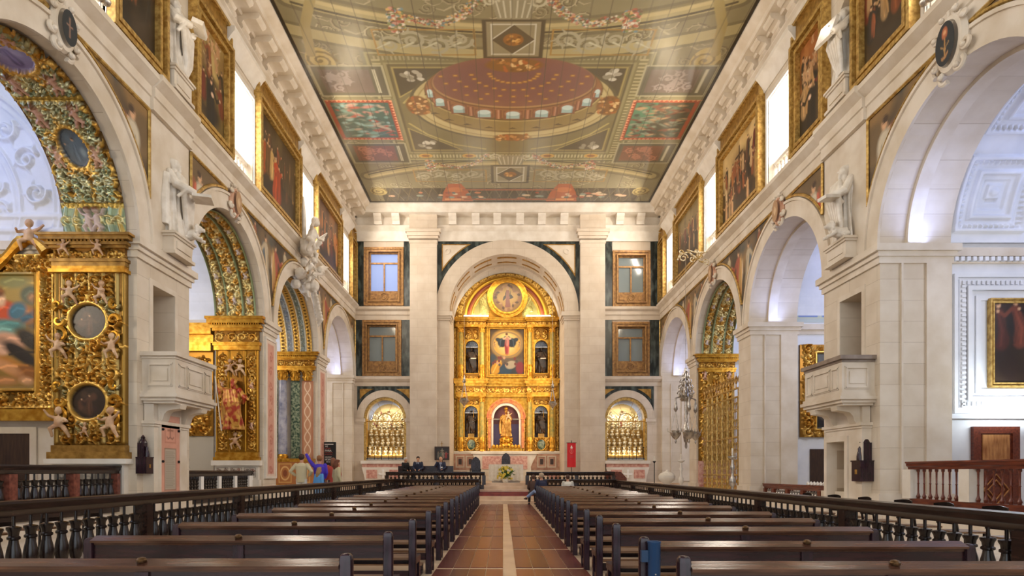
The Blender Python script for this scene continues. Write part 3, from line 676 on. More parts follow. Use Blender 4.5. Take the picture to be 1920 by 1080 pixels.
    for rr in (.3, .52, .72, .9):
        for k in range(13):
            a = PI * (k + .5) / 13; x = ox + 3.2 * rr * math.cos(a) * 1.0; y = wy - 1.25 + 2.15 * rr * math.sin(a); cv.rect(x - .1, y - .07, x + .1, y + .07, '906034'); cv.rect(x - .06, y - .04, x + .06, y + .04, 'b88a4a')
    for px, py, rx, ry in ((ox, oy - 2.55, 1.1, .42), (ox, oy + 2.6, .85, .3), (ox - 4.0, oy + .1, .5, .7), (ox + 4.0, oy + .1, .5, .7)):
        cv.ell(px, py, rx, ry, '7a5228', soft=.08)
        for k in range(34): cv.ell(px + rg.uniform(-.8, .8) * rx, py + rg.uniform(-.8, .8) * ry, rg.uniform(.05, .13), rg.uniform(.04, .1), rg.choice(['b07c44', 'c89a62', '94602c', 'a0582c', '6a4420', 'd8b47c']), rot=rg.uniform(0, 3))
    # central posts with a diamond and an ochre rosette, capitals and garlands
    for ya, yb, g in ((21.55, 23.35, 1), (31.75, 33.5, .9)):
        cv.rect(cx - 1.1 * g, B(ya) - .1, cx + 1.1 * g, B(yb) + .1, '3f3c30'); cv.rect(cx - .95 * g, B(ya), cx + .95 * g, B(yb), '888064'); m_ = (B(ya) + B(yb)) / 2; hh = (yb - ya) / 2
        cv.box(cx - .8 * g, B(ya) + .1, cx + .8 * g, B(yb) - .1, .05, 'c8c4b0'); cv.poly([(cx, m_ - hh * .85), (cx + .78 * g, m_), (cx, m_ + hh * .85), (cx - .78 * g, m_)], '4a4434')
        for pp in (((cx - .78 * g, m_), (cx, m_ - hh * .85)), ((cx + .78 * g, m_), (cx, m_ + hh * .85))): cv.stroke(pp, .05, 'c4c0ac')
        cv.ell(cx, m_, .36 * g, .32 * g, '8a5a28', soft=.05); [cv.ell(cx + rg.uniform(-.22, .22), m_ + rg.uniform(-.2, .2), .07, .06, rg.choice(['c08a44', 'a8702e', '6a441c', 'd8a860'])) for _ in range(18)]
        t_ = B(ya) - .1; cv.poly([(cx - .55, t_), (cx + .55, t_), (cx + .8, t_ - 1.0), (cx - .8, t_ - 1.0)], '8a846a')
        for k in range(6): cv.stroke([(cx - .45 + k * .18, t_ - .1), (cx - .6 + k * .24, t_ - .85)], .05, 'c4bfa6')
        for q in (-1, 1): cv.scroll(cx + q * .78, t_ - .85, .26, 'b8b295', .08, 1.3, 0, q)
        d = -1
        for q in (-1, 1):
            garland(cv, [(cx + q * 1.15, t_ - 1.0), (cx + q * 1.7, t_ - .25), (cx + q * 2.6, t_ + .25), (cx + q * 3.6, t_ - .1)], .15 * g, 5 + q)
            garland(cv, [(cx + q * 4.0, t_ - .3), (cx + q * 4.05, t_ + .4)], .24 * g, 9 + q)
        for q in (-1, 1):
            a, b = sorted((cx + q * 1.35 * g, cx + q * 5.0)); cv.box(a, B(ya) + .35, b, B(yb) - .05, .07, '9a7a42')
    # scroll friezes beside the posts
    for yy, g in ((22.6, 1), (32.7, .95)):
        for q in (-1, 1):
            for k in range(4):
                x = cx + q * (1.9 + k * .85); cv.scroll(x, B(yy) + (.12 if k % 2 else -.12), .42 * g, 'a39d82', .12, 1.5, k * 2.0, q * (1 if k % 2 else -1)); cv.stroke([(x, B(yy)), (x + q * .5, B(yy) + .3)], .1, 'bcb69a', taper=(1, .3))
    for q in (-1, 1):
        cv.ell(cx + q * 7.2, B(23.6), .55, .75, 'b8a468'); cv.scroll(cx + q * 7.2, B(23.6), .55, '7a6a3e', .1, 1.8, 0, q); cv.ell(cx + q * 7.2, B(34.6), .45, .5, 'a8965e'); cv.scroll(cx + q * 7.2, B(34.6), .42, '6a5c36', .09, 1.8, 0, q)
        cv.stroke([(cx + q * 6.6, B(20.4)), (cx + q * 7.2, B(21.7)), (cx + q * 7.45, B(23.2))], .34, '9a8a58')
    # coloured side panels
    for s, xa, xb, ya, yb in ((-1, .2, 3.0, 26.1, 29.2), (1, W - 3.0, W - .2, 26.1, 29.2)):
        ya, yb = B(ya), B(yb); cv.rect(xa - .1, ya - .1, xb + .1, yb + .1, '7e7a5c'); cv.rect(xa, ya, xb, yb, '9c4630')
        for t in np.arange(xa, xb, .2): cv.poly([(t, ya), (t + .2, ya), (t + .1, ya + .12)], 'd08a64'); cv.poly([(t, yb), (t + .2, yb), (t + .1, yb - .12)], 'd08a64')
        for t in np.arange(ya, yb, .2): e = xb if s < 0 else xa; cv.poly([(e, t), (e, t + .2), (e + s * .14, t + .1)], 'e09a74')
        cv.rect(xa + .18, ya + .18, xb - .18, yb - .18, '3c5a50' if s < 0 else '4a4a3c'); n = 70
        if s > 0: cv.rect(xa + .18, ya + .18, xa + 1.1, yb - .18, '4e7a5e')
        for k in range(n * 2): cv.ell(rg.uniform(xa + .35, xb - .35), rg.uniform(ya + .3, yb - .3), rg.uniform(.05, .26), rg.uniform(.04, .11), rg.choice(['6f9488', '9a4a3e', 'b07a6e', '35504a', '84a49c', '6a7a6a', 'a89884', '46605a'] if s < 0 else ['5a6a58', '7a4a3a', 'a08060', '3a4a40', '8a9078', 'b0906a', '4a3428']), rot=rg.uniform(-.6, .6), soft=.08)
        for ya2, yb2, c1, c2 in ((29.65, 31.3, '7a5240', 'a87058'), (24.0, 25.7, '6e6058', '988a84')):
            ya2, yb2 = B(ya2), B(yb2); cv.rect(xa + .0, ya2 - .15, xb + .05, yb2 + .15, 'a8a282'); cv.rect(xa + .08, ya2 - .07, xb - .03, yb2 + .07, '5c5a4a'); cv.rect(xa + .3, ya2 + .12, xb - .55, yb2 - .12, c1)
            for k in range(8): cv.scroll(rg.uniform(xa + .6, xb - .8), rg.uniform(ya2 + .35, yb2 - .35), .22, c2, .08, 1.3, rg.uniform(0, 6), rg.choice((-1, 1)))
            cv.rect(xb - .42, ya2 + .1, xb - .3, yb2 - .1, 'c4bfa4')
    cv.grain(.13, 5, 2); cv.grain(.1, 1.2, 4)
    for x in np.arange(0, W, .66): cv.stroke([(x, 0), (x, H)], .02, '47433a')
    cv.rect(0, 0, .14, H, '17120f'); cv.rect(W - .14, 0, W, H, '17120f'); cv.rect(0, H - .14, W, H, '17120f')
    return cv
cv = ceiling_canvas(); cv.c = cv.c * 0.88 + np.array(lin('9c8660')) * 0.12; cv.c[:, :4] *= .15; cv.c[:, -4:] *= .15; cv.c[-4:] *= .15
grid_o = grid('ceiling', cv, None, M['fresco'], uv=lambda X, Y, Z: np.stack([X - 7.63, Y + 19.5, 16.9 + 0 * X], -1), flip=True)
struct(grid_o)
cv2 = CV(16.03, 24, .11, '6e6a54'); rg = random.Random(5)
for k in range(120): cv2.scroll(rg.uniform(.5, 15.5), rg.uniform(.5, 23.5), .5, rg.choice(['8d8a72', '9a9680', '56523e']), .13, 1.3, rg.uniform(0, 6), 1)
cv2.box(3, 3, 13, 21, .5, 'a09a72'); cv2.ell(8, 12, 4, 6, '7a5a48'); cv2.ring(8, 12, 4, 6, .4, 'b09a5e')
struct(grid('ceiling', cv2, None, M['fresco'], uv=lambda X, Y, Z: np.stack([X - 7.63, Y - 4.5, 16.9 + 0 * X], -1), flip=True))
m = MB(); m.box(ZL - T, ZR + T, Y0, ZB + 5.6, 17.3, 17.5); m.box(ZL, -7.4, Y0, ZB, 17.02, 17.3); m.box(8.2, ZR, Y0, ZB, 17.02, 17.3); m.box(ZL, ZR, 35.9, ZB, 17.02, 17.3)
struct(m.build('roof', M['stone']))
# ================================================================== WINDOWS
wn = 0
def bars(m, f, u0, u1, v0, v1, d0, d1, nu, nv, t):
    for k in range(nu + 1): u = u0 + (u1 - u0) * k / nu; m.fbox(f, u - t / 2, u + t / 2, v0, v1, d0, d1)
    for k in range(nv + 1): v = v0 + (v1 - v0) * k / nv; m.fbox(f, u0, u1, v - t / 2, v + t / 2, d0 + .003, d1 - .003)
def balprof(h, r): return [(r * .9, 0), (r * .9, h * .08), (r * .5, h * .11), (r * .55, h * .16), (r, h * .34), (r * .85, h * .45), (r * .42, h * .62), (r * .38, h * .72), (r * .62, h * .76), (r * .38, h * .80), (r * .5, h * .9), (r * .85, h * .93), (r * .85, h)]
for side, (f, C, sg) in SIDES.items():
    for i, (a, b) in enumerate(WIN):
        wn += 1
        r = empty('window_%d' % wn, f((a + b) / 2, 11.4, 1.5)); r['kind'] = 'structure'
        m = MB(); m.fbox(f, a, b, 11.4, 14.5, T - .06, T - .03); at0(r, m.build('pane', M['sky']))
        m = MB(); bars(m, f, a + .03, b - .03, 11.43, 14.47, T - .12, T - .06, 3, 6, .05); at0(r, m.build('frame', M['white']))
        # white hood and sill of the opening
        m = MB(); mould(m, f, a - .25, b + .25, [(0.04, 14.9), (0.1, 15.05), (0.26, 15.28), (0.34, 15.36), (0.34, 15.5), (0.1, 15.52)]); m.fbox(f, a - .12, a, 11.35, 14.6, -.05, .02); m.fbox(f, b, b + .12, 11.35, 14.6, -.05, .02); m.fbox(f, a, b, 14.5, 14.65, -.06, .02)
        at0(r, m.build('hood', M['pale']))
        # low balustrade in the opening
        q = empty('window_balustrade', f((a + b) / 2, 11.4, .3), 0, 'white turned stone balustrade in the %s high window of the %s wall' % (['entrance-end', 'first', 'second', 'third', 'farthest'][i], side), 'balustrade')
        m = MB(); m.fbox(f, a, b, 12.18, 12.3, .2, .42); at0(q, m.build('rail', M['pale'])); p = None
        for k in range(8):
            u = a + (b - a) * (k + .5) / 8
            if p is None: p = MB().lathe(f(0, 0, .31), balprof(.78, .075), 10).build('baluster', M['pale']); o = p; at0(q, o)
            else: o = p.copy(); COL.objects.link(o)
            o.location = (0, u, 11.4)
# gilt framed windows of the altar wall
for i, (x0, x1, z0, z1) in enumerate(BW):
    wn += 1; cx = (x0 + x1) / 2; r = empty('window_%d' % wn, (cx, ZB, z0)); r['kind'] = 'structure'
    m = MB(); t = .2
    for a, b, tt, p in ((0, 0, .12, .16), (.12, .1, .1, .1), (.22, .2, .07, .2)):
        X0, X1, Z0, Z1 = x0 + a, x1 - a, z0 + a, z1 - a
        for g in ((X0, X1, Z0, Z0 + tt), (X0, X1, Z1 - tt, Z1), (X0, X0 + tt, Z0 + tt, Z1 - tt), (X1 - tt, X1, Z0 + tt, Z1 - tt)): m.fbox(fB, *g, -p, .02)
    at0(r, m.build('frame', M['bframe']))
    m = MB(); zs = z0 + .82; X0, X1 = x0 + .3, x1 - .3; m.fbox(fB, X0, X1, z0 + .28, zs, .0, .06)
    for a, b in ((X0, cx - .3), (cx + .3, X1)): m.fbox(fB, a + .12, b - .08, z0 + .42, z0 + .66, -.03, .0)
    for k, rr in ((0, .19), (1, .1)): m.arc(fB, cx, z0 + .55, rr, rr + .05, -.04, 0, 0, 2 * PI, 18)
    at0(r, m.build('apron', M['bframe']))
    m = MB(); zt = z1 - .95
    for a, b, c, d in ((X0, X1, zs, zs + .07), (X0, X1, zt, zt + .09), (X0, X1, z1 - .36, z1 - .28), (X0, X0 + .08, zs, z1 - .3), (X1 - .08, X1, zs, z1 - .3), (cx - .04, cx + .04, zs, zt)): e_ = .005 * (b - a < d - c); m.fbox(fB, a, b, c, d, .035 + e_, .12 + e_)
    at0(r, m.build('sash', M['bframe']))
    m = MB(); m.fbox(fB, X0, X1, zs, z1 - .28, .13, .15); at0(r, m.build('pane', M['bluesky'] if i == 0 else M['greyglass']))
# ================================================================== PAINTINGS
def frame(m, f, u0, u1, v0, v1, w, p, d=0.0, steps=3):
    for k in range(steps):
        t = w / steps; a = k * t; pr = (p, p * .55, p * .8)[k % 3]
        U0, U1, V0, V1 = u0 + a, u1 - a, v0 + a, v1 - a
        for g in ((U0, U1, V0, V0 + t), (U0, U1, V1 - t, V1), (U0, U0 + t, V0 + t, V1 - t), (U1 - t, U1, V0 + t, V1 - t)): m.fbox(f, *g, d - pr, d)
    return m
def scene_paint(w, h, seed, bg, sky, pal, nfig, rows=2, px=.045, fh=.38, special=None):
    cv = CV(w, h, px, bg); rg = random.Random(seed)
    for k in range(26): cv.ell(rg.uniform(0, w), rg.uniform(h * .55, h), rg.uniform(.2, .7), rg.uniform(.15, .5), rg.choice(sky), rot=rg.uniform(0, 3), soft=.35)
    for k in range(22): cv.ell(rg.uniform(0, w), rg.uniform(0, h * .5), rg.uniform(.2, .8), rg.uniform(.1, .4), rg.choice([bg, '241a12', '3a2a1a']), rot=rg.uniform(0, 3), soft=.3)
    for r in range(rows):
        for k in range(nfig):
            x = w * (k + .5 + rg.uniform(-.3, .3)) / nfig; y = h * (.50 - .22 * r) * rg.uniform(.8, 1.1) - .02 * h * r
            cv.figure(x, max(0.02, y), h * fh * rg.uniform(.85, 1.1), rg.choice(pal), rg.uniform(-.1, .1), rg.choice((-1, 1)), cloak=rg.choice(pal + [None]))
    if special: special(cv, w, h, rg)
    cv.grain(.28, 3.0, seed); cv.grain(.12, 12, seed + 1); return cv
def angels(cv, w, h, rg):
    for k in range(11):
        x, y = rg.uniform(.15 * w, .85 * w), rg.uniform(.55 * h, .92 * h); cv.putto(x, y, h * .13, rg.choice((-1, 1)), rg.choice(['b98a60', 'c89a70', '8a6a4a']), z=0)
def monk(col):
    def g(cv, w, h, rg):
        angels(cv, w, h, rg); cv.figure(w * .5, h * .03, h * .55, col, .02, 1, cloak='171310'); cv.ell(w * .56, h * .38, .09, .07, 'e0b898')
    return g
def tallred(cv, w, h, rg):
    cv.figure(w * .42, h * .05, h * .68, 'b4461e'); cv.figure(w * .5, h * .08, h * .55, 'a03c1c', .02, -1)
    for k in range(5): cv.rect(w * .6 + k * .3, h * .35, w * .66 + k * .3, h * .98, '4a3a24'); cv.figure(w * (.08 + .06 * k), h * .3, h * .45, rg.choice(['c8a060', 'a8501e', '6a4a24']), 0, 1)
def crossy(cv, w, h, rg):
    cv.rect(w * .5, h * .5, w * .53, h * .9, '3a2412'); cv.rect(w * .42, h * .76, w * .62, h * .79, '3a2412')
    for k in range(14): cv.figure(rg.uniform(.08, .9) * w, rg.uniform(.2, .55) * h, h * .26, rg.choice(['c8a070', '8a4a24', '4a2a18', 'd0b080', 'a0602c']), rg.uniform(-.1, .1), rg.choice((-1, 1)))
    for k in range(5): cv.figure(rg.uniform(.1, .9) * w, .06 * h, h * .3, rg.choice(['2a2018', '4a3a24', 'b08a58', 'c89a6a']), 0, 1)
PV0, PV1, PVT = 11.36, 14.85, 15.56
DARK = ['5a3a24', '8a4a2a', '3a2a1c', 'a07848', '6a2a1c', '2c2620', 'b08a5c']
PAINT = {
 'left': [(7.2, 11.5, None, '3a2618', ['5a4228', '8a6a3c']), (13.8, 16.05, None, '2a1c10', ['6a4a28', '8a6238', '4a3018']), (17.5, 19.95, monk('16181a'), '6a5428', ['a08448', 'b89c60', '8a6a3a']), (22.1, 26.7, tallred, '3c2c18', ['5a4a2c', '4a3a22']), (28.95, 33.5, None, '503420', ['8a5a30', 'b06a34', '6a4a34']), (35.6, 36.85, None, '5a2c18', ['8a4420', '6a3018'])],
 'right': [(7.2, 11.5, None, '3a2618', ['5a4228', '8a6a3c']), (14.0, 16.4, None, '40301a', ['6a5430', '5a4426']), (17.8, 19.9, monk('241c14'), '332212', ['9a5a2a', 'b87a40', '6a4420']), (22.3, 26.75, crossy, '4a3218', ['d0b078', 'c0a068', 'a88858']), (29.0, 33.55, None, '4a3a28', ['8a7448', '9a8458', '6a5a3c']), (35.6, 36.85, None, '4a2c18', ['7a4a24', '5a3820'])]}
LABP = {
 'left': ['dark gold framed oil painting at the entrance end of the left wall', 'dark gold framed painting high on the left wall before the upper statue', 'gold framed painting of a black robed monk below a crowd of angels', 'large gold framed painting of a procession with a tall red robed figure', 'gold framed painting in glowing orange browns above the white angel group', 'narrow gold framed painting in the far corner of the left wall'],
 'right': ['dark gold framed oil painting at the entrance end of the right wall', 'gold framed greenish brown painting above the right cartouche with the flower', 'gold framed painting of a dark robed monk beside the book-holding statue', 'large gold framed painting of a pale crowd raising a cross', 'gold framed dusky painting behind the gilt scroll bracket', 'narrow gold framed painting in the far corner of the right wall']}
for side, (f, C, sg) in SIDES.items():
    for i, (a, b, sp, bg, sky) in enumerate(PAINT[side]):
        r = empty('framed_painting', f((a + b) / 2, PV0, 0), 0, LABP[side][i], 'painting')
        w = b - a; fw = .34 if w > 2 else .22
        m = MB(); frame(m, f, a, b, PV0, PV1, fw, .26); m.fbox(f, a + .02, b - .02, PV0 + .02, PV1 - .02, -.03, .0); at0(r, m.build('frame', M['gframe'], smooth=30))
        cv = scene_paint(w - 2 * fw + .04, PV1 - PV0 - 2 * fw + .04, i * 7 + (3 if sg > 0 else 50), bg, sky, DARK if i != 4 else DARK + ['b0602c', 'c07a3c'], 5 if w > 3 else 3, special=sp, px=.032)
        at0(r, grid('canvas', cv, lambda u, v, z: f(a + fw - .02 + u, PV0 + fw - .02 + v, -.06), M['canvas']))
        m = MB(); m.fbox(f, a + .05, b - .05, PV1 + .01, PVT - .05, -.1, -.0); at0(r, m.build('top_panel', M['goldd']))
        m = MB()
        for g in ((a, b, PVT - .09, PVT), (a, a + .09, PV1 + .005, PVT - .09), (b - .09, b, PV1 + .005, PVT - .09)): m.fbox(f, *g, -.2, .0)
        at0(r, m.build('top_moulding', M['gframe']))
# spandrel paintings between the arches, following the curve of the archivolts
def span_paint(side, u0, u1, arcs, seed, label, coat=None):
    f, C, sg = SIDES[side]; W = u1 - u0; TOP = 10.38
    def low(u):
        v = SPR + .35
        for c in arcs:
            q = (RO + .05) ** 2 - (u - c) ** 2
            if q > 0: v = max(v, SPR + math.sqrt(q))
        return min(v, TOP - .02)
    cv = scene_paint(W, 3.0, seed, '3a3026', ['6a5438', '4a4a44', '8a6a40'], ['c8b49a', '8a3a2a', '4a5a6a', 'b08858', '6a4a30', 'd8c4a4'], 3 if W > 3 else 2, rows=1, px=.05, fh=.42)
    if W < 3: cv.figure(W * (.76 if arcs[0] < u0 else .24), .35, 2.5, 'c8bca4', .0, 1 if arcs[0] > u0 else -1, cloak='a84a34'); cv.stroke([(W * (.7 if arcs[0] < u0 else .3), 1.9), (W * (.5 if arcs[0] < u0 else .5), 2.5)], .3, 'd0c8b8', taper=(1, .4))
    else:
        for q_ in (-1, 1): cv.figure(W * .5 + q_ * .5, .9, 2.0, ('b8a88c', '9a4434')[q_ > 0], 0, q_, cloak=('4c5a66', 'b08a50')[q_ > 0]); cv.figure(W * .5 + q_ * 1.5, 1.7, 1.3, ('8a4a34', 'c0b090')[q_ > 0], 0, q_)
    if coat: cv.rect(W * .42, 1.5, W * .62, 2.4, 'b03a28'); cv.rect(W * .47, 1.75, W * .57, 2.15, 'e8e0d0')
    lows = np.array([low(u0 + x) for x in np.linspace(0, W, cv.nx)])
    def uv(X, Y, Z):
        L = np.interp(X, np.linspace(0, W, cv.nx), lows); V = L + (TOP - L) * (Y / cv.h); U = u0 + X
        return np.stack([np.full(U.shape, (ZR - .05) if sg > 0 else (ZL + .05)), U, V], -1)
    # sample the picture by true height so that it is not squeezed
    V = lows[None, :] + (TOP - lows[None, :]) * (cv.Y / cv.h); jj = np.clip(((V - (TOP - 3.0)) / 3.0 * (cv.ny - 1)).astype(int), 0, cv.ny - 1); ii = np.arange(cv.nx)[None, :].repeat(cv.ny, 0)
    cv.c = cv.c[jj, ii]; cv.z[:] = 0
    r = empty('spandrel_painting', f((u0 + u1) / 2, 10, 0), 0, label, 'painting', 'painted spandrels between the arches')
    at0(r, grid('canvas', cv, None, M['canvas'], uv=uv))
    m = MB(); xs = np.linspace(u0, u1, 26); pts = [f(x, low(x) + .02, -.07) for x in xs]; m.tube(pts, .045, 5); m.tube([f(u0, TOP, -.07), f(u1, TOP, -.07)], .045, 5)
    for u in (u0, u1):
        if TOP - low(u) > .3: m.tube([f(u, low(u), -.07), f(u, TOP, -.07)], .045, 5)
    at0(r, m.build('frame', M['gframe']))
for side in SIDES:
    C = SIDES[side][1]; pa, pb = PIERN[side]; pa += .42; pb -= .06
    span_paint(side, C[1] + .35, pa - .02, [C[1]], 21, 'dark painted triangle of a standing winged figure beside the big %s arch' % side)
    span_paint(side, pb + .03, C[2] - .45, [C[2]], 22, 'dark painted triangle over the second %s arch with a red shield' % side if side == 'left' else 'dark painted triangle of seated figures over the second right arch', coat=side == 'left')
    for k in (2, 3): span_paint(side, C[k] + .45, C[k + 1] - .45, [C[k], C[k + 1]], 30 + k, 'gold edged painted spandrel between the %s and %s arches of the %s wall' % (['', '', 'second', 'third'][k], ['', '', 'third', 'farthest'][k], side))
    span_paint(side, C[0] + .45, C[1] - .35, [C[0], C[1]], 29, 'gold edged painted spandrel at the entrance end of the %s wall' % side)
    span_paint(side, C[4] + .45, 36.95, [C[4]], 39, 'narrow painted corner spandrel beside the altar wall on the %s' % side)
# ================================================================== CARTOUCHES ON THE KEYSTONES
def cartouche(side, i, big, label):
    f, C, sg = SIDES[side]; c = C[i]; z = 10.15 if not big else 10.2; s = .74 if not big else (.72 if side == 'left' else .92)
    r = empty('cartouche', f(c, z, -.1), 0, label, 'cartouche'); g = lambda a, b, d: f(c + a * s, z + b * s, -d * s)
    m = MB(); ring = lambda R1, R2, d, n=28: [g(R1 * math.cos(2 * PI * k / n), R2 * math.sin(2 * PI * k / n), d) for k in range(n)]
    m.loft([ring(.42, .62, .05), ring(.46, .66, .14), ring(.40, .60, .24), ring(.32, .50, .26), ring(.29, .46, .2)]); at0(r, m.build('shield', M['stone'] if big else M['pink2']))
    m = MB()
    for a in (0.5, 1.15, 2.0, 2.65, 3.6, 4.2, 5.2, 5.8):
        x, y = .5 * math.cos(a), .7 * math.sin(a); pts = []
        for k in range(12): t = k / 11; q = .16 * (1 - t * .8); b = a * 2 + 5.5 * t; pts.append(g(x + q * math.cos(b), y + q * math.sin(b), .16 + .1 * t))
        m.tube(pts, [.055 * (1 - .4 * k / 11) for k in range(12)], 7); m.ell(g(x, y, .26), .06, 8, 6)
    at0(r, m.build('scrollwork', M['stone']))
    cv = CV(.6, .94, .03, '1d2226' if big else 'b08a64')
    if big and side == 'right':
        cv.stroke([(.3, .15), (.3, .6)], .035, 'c08a4a'); cv.ell(.3, .72, .11, .12, 'b0603a'); cv.ell(.3, .72, .05, .05, 'd8a070')
        for q in (-1, 1): cv.stroke([(.3, .3), (.3 + q * .12, .45)], .03, 'b08a58'); cv.stroke([(.3 - .1, .2), (.3 + .1, .14)], .05, 'b08050')
    elif big: cv.rect(.27, .2, .33, .75, '8a6a58'); cv.rect(.17, .5, .43, .56, '8a6a58')
    else: cv.ell(.3, .47, .13, .2, 'd0b088')
    X, Y = cv.X / .6 * 2 - 1, cv.Y / .94 * 2 - 1; m_ = np.maximum(np.abs(X), np.abs(Y)); L = np.hypot(X, Y) + 1e-9; k = m_ / L
    def uv(a, b, z_):
        XX, YY = X * k * .3 * s, Y * k * .47 * s
        return np.stack([np.full(X.shape, f(0, 0, -.1 - .22 * s)[0]), c + XX, z + YY], -1)
    at0(r, grid('emblem', cv, None, M['paint'], uv=uv))
cartouche('left', 1, True, 'round stone shield with a dark cross on the big left arch'); cartouche('right', 1, True, 'scrolled stone shield with a flower painted on black, big right arch')
cartouche('left', 2, False, 'small pinkish shield on the keystone of the second left arch'); cartouche('right', 2, False, 'small gilded shield on the keystone of the second right arch')
cartouche('right', 3, False, 'small stone shield behind the gilt scroll bracket')
cartouche('left', 0, True, 'stone shield on the arch at the entrance end, left'); cartouche('right', 0, True, 'stone shield on the arch at the entrance end, right')
# ================================================================== STATUES
def rot3(ax, a): return Matrix.Rotation(a, 3, ax)
def robe(m, h, w=.27, seed=0, z0=0.0, z1=.82, folds=11, flare=1.2, n=64, lean=(0, 0), amp=.17):
    rg = random.Random(seed); ph = [rg.uniform(0, 6) for _ in range(3)]; rings_ = []
    prof = [(0, flare * 1.0), (.03, flare), (.2, flare * .88), (.42, .84), (.58, .8), (.7, .92), (.8, 1.0), (.86, .9), (.93, .5), (1.0, .25)]
    for k in range(19):
        t = k / 18; z = z0 + (z1 - z0) * t; r = np.interp(t, [p[0] for p in prof], [p[1] for p in prof]) * w; A = amp * (1 - t) ** .7
        rings_.append([(lean[0] * t + r * (1 + A * math.sin(folds * a + ph[0] + 2.2 * t) + A * .6 * math.sin((folds - 4) * a + ph[1] - 3 * t)) * math.cos(a), lean[1] * t + .72 * r * (1 + A * math.sin(folds * a + ph[0] + 2.2 * t) + A * .5 * math.cos((folds + 3) * a + ph[2])) * math.sin(a), z * h) for a in [2 * PI * i / n for i in range(n)]])
    m.loft(rings_); return m
def head(m, c, r, d=(0, -1), beard=False, hair=True, feat=True):
    """c centre, r half height, facing direction d in plan"""
    a = math.atan2(d[0], -d[1]); R = rot3('Z', a); C = Vector(c); P = lambda x, y, z: C + R @ Vector((x * r, y * r, z * r))
    m.ell(C, (r * .74, r * .86, r), 14, 10, R); m.ell(P(0, -.45, -.45), (r * .5, r * .5, r * .5), 10, 8)
    m.tube([P(0, .1, -.6), P(0, .18, -1.5)], [r * .48, r * .58], 10)
    if feat:
        m.tube([P(0, -.8, .22), P(0, -1.06, -.12)], [r * .09, r * .17], 6); m.tube([P(-.22, -.86, -.42), P(.22, -.86, -.42)], r * .07, 5)
        for s in (-1, 1): m.ell(P(s * .74, .0, 0), (r * .1, r * .2, r * .26), 6, 5, R); m.tube([P(s * .12, -.8, .2), P(s * .45, -.68, .22)], r * .08, 5)
    if beard: m.ell(P(0, -.72, -.85), (r * .45, r * .32, r * .75), 10, 8, R)
    return m
def hand(m, wrist, dirn, r, curl=.5, n=5):
    """a palm with four unequal fingers and a thumb leaving its side"""
    w = Vector(wrist); d = Vector(dirn).normalized(); s = d.cross(Vector((0, 0, 1))); s = s.normalized() if s.length > .1 else Vector((1, 0, 0)); u = s.cross(d)
    m.loft([[w + d * (t * r * 2.0) + s * (math.cos(a) * r * (1.0 if t else .75)) + u * (math.sin(a) * r * .42) for a in [2 * PI * k / 8 for k in range(8)]] for t in (0, .5, 1)])
    for k, L in enumerate((1.5, 1.8, 1.65, 1.3)):
        b = w + d * r * 1.9 + s * r * (-.75 + .5 * k); p1 = b + d * r * L * .5 - u * r * curl * .3; p2 = p1 + (d - u * curl * 1.6).normalized() * r * L * .6
        m.tube([b - d * r * .3, p1, p2], [r * .26, r * .24, r * .18], n)
    b = w + d * r * .6 - s * r * .9; m.tube([b + s * r * .3, b - s * r * .4 + d * r * .6, b - s * r * .35 + d * r * 1.4 - u * r * curl * .4], [r * .3, r * .26, r * .2], n)
def arm(m, sh, el, wr, r=.06, sleeve=1.6, hd=True, curl=.6):
    sh, el, wr = Vector(sh), Vector(el), Vector(wr); m.tube([sh, (sh + el) / 2, el, (el + wr) / 2, wr], [r * 1.25, r * 1.2, r * 1.05 * sleeve, r * sleeve, r * .75 * sleeve], 10)
    m.ell(sh, r * 1.35, 10, 8)
    if hd: hand(m, wr, wr - el, r * .62, curl)
